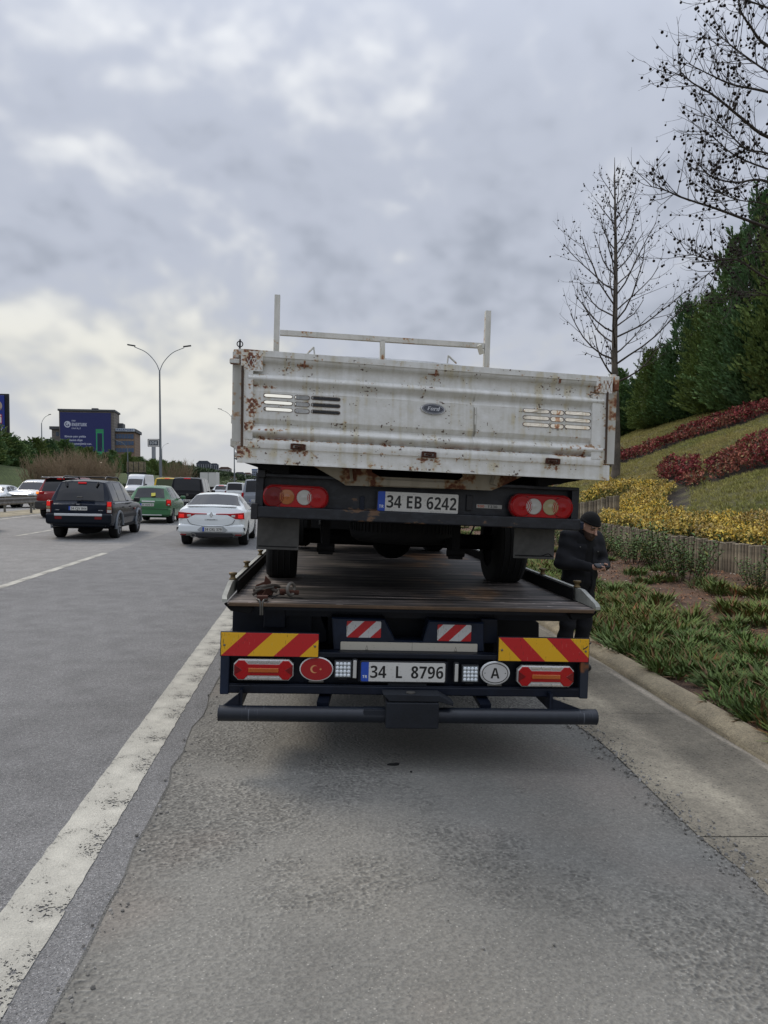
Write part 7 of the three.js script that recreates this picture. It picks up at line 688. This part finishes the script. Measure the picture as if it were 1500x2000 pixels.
// ---------------------------------------------------------------- growth on the left bank
{ const R = rng(501); const lab = 'dark evergreen in the clipped row above the grass bank'; let z = -62, i = 0; const words = []; while (z > -230) { const x = -37 - R() * 2.2 - (z < -120 ? 1 : 0), h = (z > -84 ? 4.3 : z > -100 ? 4.7 : 3.9) * (0.85 + 0.35 * R()), p = V(x, leftLand(x, z) - 0.2, z); const qx = p.clone().sub(camera.position), sx = 750 + 1500 * qx.dot(cR) / qx.dot(cF), zone = sx < 30 ? 'beneath the blue billboard' : sx < 118 ? 'between the billboard and the big advert' : sx < 216 ? 'below the big dark blue advert' : sx < 262 ? 'below the office wing' : sx < 314 ? 'between the office wing and the tall lamp pole' : 'right of the tall lamp pole'; conifer(p, h, h * (1.7 + 0.7 * R()), i % 3, 'dark evergreen of the left bank row, ' + zone, 'evergreens ' + zone, R() * 6); z -= 1.75 + R() * 0.9 + (z < -120 ? 0.9 : 0); i++; }
  const L = new Leaves(); for (let k = 0; k < 24000; k++) { const zz = -228 - Math.pow(R(), 1.3) * 420, x = -38 - R() * 7, h = 1.2 + 2.4 * fbm(zz * 0.13, x * 0.3, 3, 0, 511), y = leftLand(x, zz) + h * Math.sqrt(R()); const q = 0.6 + 0.7 * R(); L.flat(V(x, y, zz), dirR(R, 0.8), dirR(R, 0.4), 1.0 + R(), 0.8, [0.05 * q, 0.075 * q, 0.036 * q]); } const o = mesh(L.geo(), M.leaf, 'far_wood', scene); tag(o, 'dark wood running along the road into the distance', 'wood', null, 'stuff');
  // rounded hedges lower down
  const hb = (px, py, d, r, label) => { const c = P(px, py, d), l = new Leaves(), y = leftLand(c.x, c.z); for (let k = 0; k < 1500; k++) { const v = dirR(R, 0.25), q = 0.75 + 0.3 * R(), g = 0.6 + 0.7 * R(); l.add(V(v.x * r * 1.5 * q, Math.max(0.02, v.y * r * q + r * 0.35), v.z * r * q), dirR(R, 0.5), dirR(R, 0.3), 0.3, 0.2, [0.085 * g, 0.115 * g, 0.05 * g]); } const t = thing('round_shrub', label, 'shrub', [c.x, y, c.z]); mesh(l.geo(), M.leaf, 'foliage', t); put([rod(V(0, -0.2, 0), V(0, r * 0.7, 0), 0.12, 0.05, 6)], bark, 'stem', t); };
  hb(205, 918, 92, 1.25, 'rounded green shrub left of the slatted board, the nearer one'); hb(232, 917, 96, 1.3, 'rounded green shrub touching the slatted board\'s left edge'); hb(296, 916, 104, 1.3, 'rounded green shrub between the slatted board and the tall lamp'); hb(335, 918, 118, 1.5, 'rounded green shrub right of the tall lamp pole'); hb(358, 922, 130, 1.6, 'rounded green shrub above the black people carrier'); hb(385, 926, 140, 1.6, 'rounded green shrub left of the white box truck'); hb(440, 936, 170, 2.6, 'dark bushy shrub right of the white box truck');
  // leafless thickets
  const bm = std(0x85745c, 1); const br = (px, py, d, w, h, label, n) => { const c = P(px, py, d), y = leftLand(c.x, c.z), l = []; n = Math.round(n * 1.5); for (let k = 0; k < n; k++) { const a = R() * 6.28, o = Math.sqrt(R()) * w * 0.35; const s = V(Math.cos(a) * o, -0.1, Math.sin(a) * o * 0.6), e = V(s.x * 1.6 + (R() - 0.5) * w * 0.5, h * (0.55 + 0.5 * R()), s.z * 1.5); e.y *= 1.38; l.push(rod(s, e, 0.03, 0.012, 3, false)); for (let j = 0; j < 12; j++) { const q = s.clone().lerp(e, 0.3 + 0.68 * R()); l.push(rod(q, q.clone().add(V((R() - 0.5) * 0.9, 0.2 + 0.7 * R(), (R() - 0.5) * 0.9)), 0.016, 0.008, 3, false)); } } const t = thing('bare_thicket', label, 'shrub', [c.x, y, c.z]); put(l, bm, 'branches', t); };
  br(92, 925, 72, 3.6, 3.0, 'leafless brown thicket on the left bank, the leftmost', 110); br(128, 925, 76, 3.8, 3.3, 'leafless brown thicket behind the dark blue off-roader\'s roof', 120); br(162, 922, 80, 4.2, 3.6, 'tallest leafless brown thicket under the big advert', 150); br(196, 922, 84, 3.6, 3.0, 'leafless brown thicket left of the rounded shrubs', 110); br(348, 905, 165, 6, 5, 'reddish bare tree clump among the dark trees right of the tall lamp', 110);
}
// ---------------------------------------------------------------- the man with the phone
function skin(sdf, c, half, res) { // mesh of a distance field on a cube of cells
  const mc = new MarchingCubes(res, new THREE.MeshBasicMaterial(), false, false, 400000); mc.isolation = 0; const n = mc.size, f = mc.field; for (let k = 0; k < n; k++) for (let j = 0; j < n; j++) for (let i = 0; i < n; i++) { const x = ((i - n / 2) / (n / 2)) * half + c[0], y = ((j - n / 2) / (n / 2)) * half + c[1], z = ((k - n / 2) / (n / 2)) * half + c[2]; f[i + j * n + k * n * n] = -sdf(x, y, z); } mc.update(); const m = mc.count, g = new THREE.BufferGeometry(); const p = new Float32Array(m * 3), q = mc.positionArray; for (let i = 0; i < m; i++) { p[i * 3] = q[i * 3] * half + c[0]; p[i * 3 + 1] = q[i * 3 + 1] * half + c[1]; p[i * 3 + 2] = q[i * 3 + 2] * half + c[2]; } g.setAttribute('position', new THREE.BufferAttribute(p, 3)); const w = mergeVertices(g, 1e-5); w.computeVertexNormals(); return plain(w); }
const cap = (a, b, ra, rb) => { const bx = b[0] - a[0], by = b[1] - a[1], bz = b[2] - a[2], L = bx * bx + by * by + bz * bz; return (x, y, z) => { const px = x - a[0], py = y - a[1], pz = z - a[2], t = clamp((px * bx + py * by + pz * bz) / L); return Math.hypot(px - bx * t, py - by * t, pz - bz * t) - lerp(ra, rb, t); }; };
const ell = (c, r) => (x, y, z) => { const X = (x - c[0]) / r[0], Y = (y - c[1]) / r[1], Z = (z - c[2]) / r[2], k = Math.hypot(X, Y, Z); return (k - 1) * Math.min(r[0], r[1], r[2]); };
const smin = (a, b, k) => { const h = clamp(0.5 + 0.5 * (b - a) / k); return lerp(b, a, h) - k * h * (1 - h); };
const union = (list, k) => (x, y, z) => { let d = 9; for (const f of list) d = smin(d, f(x, y, z), k); return d; };
{
  const g0 = P(1116, 1300, 7.4), gy = road(Math.min(g0.x, 2.8)), t = thing('person', 'man in a black jacket and knitted cap looking down at the phone in his hands', 'person', [g0.x, gy + 0.012, g0.z], 0.30); t.rotation.order = 'ZYX'; t.rotation.z = -0.075; t.scale.setScalar(0.885);
  const skinM = std(0xffffff, 0.55, { vertexColors: true }), cloth = std(0x15161b, 0.95, { bumpMap: scratch, bumpScale: 0.002 }), jersey = std(0x07080b, 0.95), trouser = std(0x131419, 0.95), shoe = std(0x0d0d0e, 0.6);
  const SK = [0.5, 0.29, 0.21];
  // the body under the clothes: trunk, neck, arms to the wrist, legs, one surface
  const sh = [[0.185, 1.43, 0.0], [-0.185, 1.43, 0.0]], el = [[0.27, 1.16, 0.04], [-0.27, 1.16, 0.04]], wr = [[0.085, 1.165, 0.295], [-0.075, 1.15, 0.29]], hip = [[0.09, 0.92, 0], [-0.09, 0.92, 0]], kn = [[0.10, 0.5, 0.02], [-0.12, 0.5, 0.03]], an = [[0.105, 0.09, -0.02], [-0.145, 0.09, -0.01]];
  const bodyF = union([cap([0, 1.0, 0], [0, 1.38, -0.01], 0.13, 0.13), ell([0, 1.3, 0], [0.18, 0.2, 0.115]), ell([0, 0.96, 0], [0.16, 0.13, 0.115]), cap([0, 1.4, -0.01], [0, 1.53, 0.035], 0.062, 0.056), ...[0, 1].flatMap(i => [cap(sh[i], el[i], 0.058, 0.045), cap(el[i], wr[i], 0.043, 0.028), cap(hip[i], kn[i], 0.085, 0.06), cap(kn[i], an[i], 0.058, 0.042), cap(an[i], [an[i][0], 0.04, 0.13], 0.042, 0.03)])], 0.04);
  // head, bowed towards the hands
  const hc = [0.0, 1.565, 0.115], tilt = 0.40, ct = Math.cos(tilt), stt = Math.sin(tilt); const toHead = (x, y, z) => { const X = x - hc[0], Y = y - hc[1], Z = z - hc[2]; const K = 1 / 1.1, tw = 0.10, Xr = X * Math.cos(tw) - Z * Math.sin(tw), Zr = X * Math.sin(tw) + Z * Math.cos(tw); return [Xr * K, (Y * ct + Zr * stt) * K, (-Y * stt + Zr * ct) * K]; };
  const headL = union([ell([0, 0.02, -0.01], [0.077, 0.108, 0.098]), ell([0, -0.055, 0.025], [0.058, 0.068, 0.068]), ell([0, -0.098, 0.05], [0.034, 0.026, 0.034])], 0.03), nose = cap([0, 0.005, 0.088], [0, -0.034, 0.112], 0.008, 0.0145), brow = cap([-0.04, 0.02, 0.078], [0.04, 0.02, 0.078], 0.013, 0.013), lip = cap([-0.018, -0.066, 0.086], [0.018, -0.066, 0.086], 0.0085, 0.0085), ears = [-1, 1].map(s => ell([s * 0.08, -0.01, -0.005], [0.012, 0.033, 0.02])), eyes = [-1, 1].map(s => ell([s * 0.032, 0.0, 0.088], [0.016, 0.01, 0.012]));
  const headF = (x, y, z) => { const [a, b, c] = toHead(x, y, z); let d = headL(a, b, c); d = smin(d, brow(a, b, c), 0.02); d = smin(d, nose(a, b, c), 0.012); d = smin(d, lip(a, b, c), 0.01); for (const e of ears) d = smin(d, e(a, b, c), 0.008); for (const e of eyes) d = Math.max(d, -e(a, b, c) + 0.002); return d; };
  const color = (g, fn) => { const p = g.attributes.position, c = new Float32Array(p.count * 3); for (let i = 0; i < p.count; i++) c.set(fn(p.getX(i), p.getY(i), p.getZ(i)), i * 3); g.setAttribute('color', new THREE.BufferAttribute(c, 3)); return g; };
  const faceTone = (x, y, z) => { const [a, b, c] = toHead(x, y, z); const beard = b < -0.035 && c > -0.02 && !(Math.abs(a) < 0.02 && b > -0.075 && b < -0.058 && c > 0.088) || (b < -0.045 && c > -0.04), bw = Math.abs(b - 0.024) < 0.007 && Math.abs(Math.abs(a) - 0.034) < 0.02 && c > 0.05, eye = Math.abs(Math.abs(a) - 0.032) < 0.013 && Math.abs(b) < 0.005 && c > 0.05; if (bw || eye) return [0.03, 0.022, 0.018]; if (beard) return [0.075, 0.045, 0.033]; return SK; };
  const gBody = color(skin(bodyF, [0, 0.85, 0.05], 0.92, 128), () => SK), gHead = color(skin((x, y, z) => smin(headF(x, y, z), bodyF(x, y, z) + (y < 1.44 ? 0.02 : 0), 0.02), [0, 1.565, 0.09], 0.215, 112), faceTone);
  // hands: palm, four fingers and a thumb each, closed round the phone
  const hand = (i) => { const s = i === 0 ? 1 : -1, w = wr[i], fwd = s > 0 ? [-0.62, -0.05, 0.55] : [0.62, 0.0, 0.55], L = Math.hypot(...fwd), f = fwd.map(q => q / L), up = [0, 1, 0], side = [f[1] * up[2] - f[2] * up[1], f[2] * up[0] - f[0] * up[2], f[0] * up[1] - f[1] * up[0]]; const at = (a, b, c) => [w[0] + f[0] * a + side[0] * b + up[0] * c, w[1] + f[1] * a + side[1] * b + up[1] * c, w[2] + f[2] * a + side[2] * b + up[2] * c]; const l = [cap(at(0, 0, 0), at(0.045, 0, -0.004), 0.027, 0.026), ell(at(0.055, 0, -0.006), [0.036, 0.022, 0.036])]; [[-0.027, 0.062], [-0.009, 0.072], [0.009, 0.068], [0.026, 0.054]].forEach(([b, len], k) => { l.push(cap(at(0.07, b, -0.012), at(0.07 + len * 0.42, b, -0.026), 0.0098, 0.009), cap(at(0.07 + len * 0.42, b, -0.026), at(0.07 + len * 0.72, b * 0.9, -0.012), 0.009, 0.0082), cap(at(0.07 + len * 0.72, b * 0.9, -0.012), at(0.07 + len * 0.8, b * 0.85, 0.008), 0.0082, 0.0072)); }); const q = -1; l.push(cap(at(0.02, -0.026 * 1, 0.004), at(0.055, -0.036, 0.022), 0.0125, 0.0115), cap(at(0.055, -0.036, 0.022), at(0.088, -0.02, 0.034), 0.011, 0.0085)); const F = union(l, 0.008), c = at(0.06, 0, 0); return color(skin(F, c, 0.13, 72), (x, y, z) => [SK[0] * 1.05, SK[1] * 1.02, SK[2]]); };
  mesh(mergeGeometries([gBody, gHead, hand(0), hand(1)]), skinM, 'body', t);
  // cap, jersey, jacket, trousers, shoes
  const capF = (x, y, z) => { const [a, b, c] = toHead(x, y, z); const o = ell([0, 0.035, -0.012], [0.09, 0.112, 0.11])(a, b, c); const band = 0.003 * Math.sin(Math.min(b, 0.05) * 160); return Math.max(o - (b < 0.06 ? 0.003 : 0), 0.042 - b + (c < 0 ? c * 0.4 : 0)); }; mesh(skin(capF, [0, 1.62, 0.09], 0.2, 88), std(0x0a0a0b, 1, { bumpMap: scratch, bumpScale: 0.002 }), 'knitted_cap', t);
  const wob = (x, y, z) => 0.006 * Math.sin(y * 23 + x * 14) * Math.sin(x * 19 + z * 11) + 0.004 * Math.sin(y * 51 + x * 8);
  const jackF0 = union([cap([0, 1.0, 0], [0, 1.4, -0.01], 0.165, 0.135), ell([0, 1.3, 0], [0.22, 0.2, 0.15]), ell([0, 0.98, 0], [0.205, 0.3, 0.155]), cap([-0.11, 1.47, -0.02], [0.11, 1.47, -0.02], 0.07, 0.07), ...[0, 1].flatMap(i => [cap(sh[i], el[i], 0.088, 0.072), cap(el[i], [lerp(el[i][0], wr[i][0], 0.95), lerp(el[i][1], wr[i][1], 0.95), lerp(el[i][2], wr[i][2], 0.95)], 0.07, 0.046)])], 0.045);
  const jackF = (x, y, z) => { let d = jackF0(x, y, z) + wob(x, y, z); d = Math.max(d, 0.77 + 0.02 * Math.sin(x * 9) - y); const front = z > 0.08 && Math.abs(x) < 0.035 + 0.03 * (1.5 - y); if (front && y > 0.8 && y < 1.55) d += 0.02; return d; };
  const jk = mesh(skin(jackF, [0, 1.15, 0.06], 0.5, 120), cloth, 'jacket', t); put([tube([V(-0.10, 1.50, -0.06), V(-0.075, 1.52, 0.06), V(-0.03, 1.46, 0.115)], 0.026, 12, 8), tube([V(0.10, 1.50, -0.06), V(0.085, 1.52, 0.06), V(0.05, 1.46, 0.115)], 0.026, 12, 8), tube([V(-0.10, 1.50, -0.06), V(0, 1.515, -0.085), V(0.10, 1.50, -0.06)], 0.026, 12, 8)], cloth, 'collar', jk); put([[0.11, 1.30, 0.145], [-0.12, 1.34, 0.14], [0.15, 0.98, 0.14], [-0.14, 0.86, 0.13], [0.20, 1.44, 0.06]].map(q => xf(new THREE.SphereGeometry(0.0075, 8, 6), ...q)), M.steel, 'studs', jk);
  mesh(skin(union([cap([0, 1.0, 0], [0, 1.38, -0.01], 0.15, 0.148), ell([0, 1.32, 0.005], [0.19, 0.17, 0.135]), cap([0, 1.4, 0.0], [0, 1.485, 0.02], 0.085, 0.072)], 0.04), [0, 1.25, 0.02], 0.36, 64), jersey, 'jersey', t);
  const legF = union([ell([0, 0.9, 0], [0.175, 0.13, 0.13]), ...[0, 1].flatMap(i => [cap(hip[i], kn[i], 0.105, 0.085), cap(kn[i], [an[i][0], 0.1, an[i][2]], 0.083, 0.075)])], 0.02); mesh(skin((x, y, z) => Math.max(legF(x, y, z) + wob(x, y, z) * 0.8, 0.065 - y), [0, 0.52, 0.02], 0.5, 96), trouser, 'trousers', t);
  for (const i of [0, 1]) { const a = an[i]; mesh(skin(union([cap([a[0], 0.05, a[2] - 0.03], [a[0], 0.045, 0.14], 0.048, 0.04), cap([a[0], 0.1, a[2]], [a[0], 0.05, a[2]], 0.05, 0.05)], 0.03), [a[0], 0.06, 0.05], 0.16, 40), shoe, 'shoe', t); }
  // the phone is held by him: a thing of its own
  t.updateMatrixWorld(true); const mid = V((wr[0][0] + wr[1][0]) / 2 + 0.0, 1.172, 0.355).applyMatrix4(t.matrixWorld), ph = thing('phone', 'dark phone held flat in both hands by the man', 'phone', [mid.x, mid.y, mid.z], t.rotation.y); const pb = put([rbox(0.145, 0.009, 0.072, 0.004, 0, 0, 0, 0.45, 0, 0)], M.plastic, 'case', ph); put([rbox(0.136, 0.002, 0.064, 0.001, 0, 0.0052, 0.0024, 0.45, 0, 0)], phys(0x15171b, 0.05), 'screen', ph);
}
renderer.render(scene, camera);
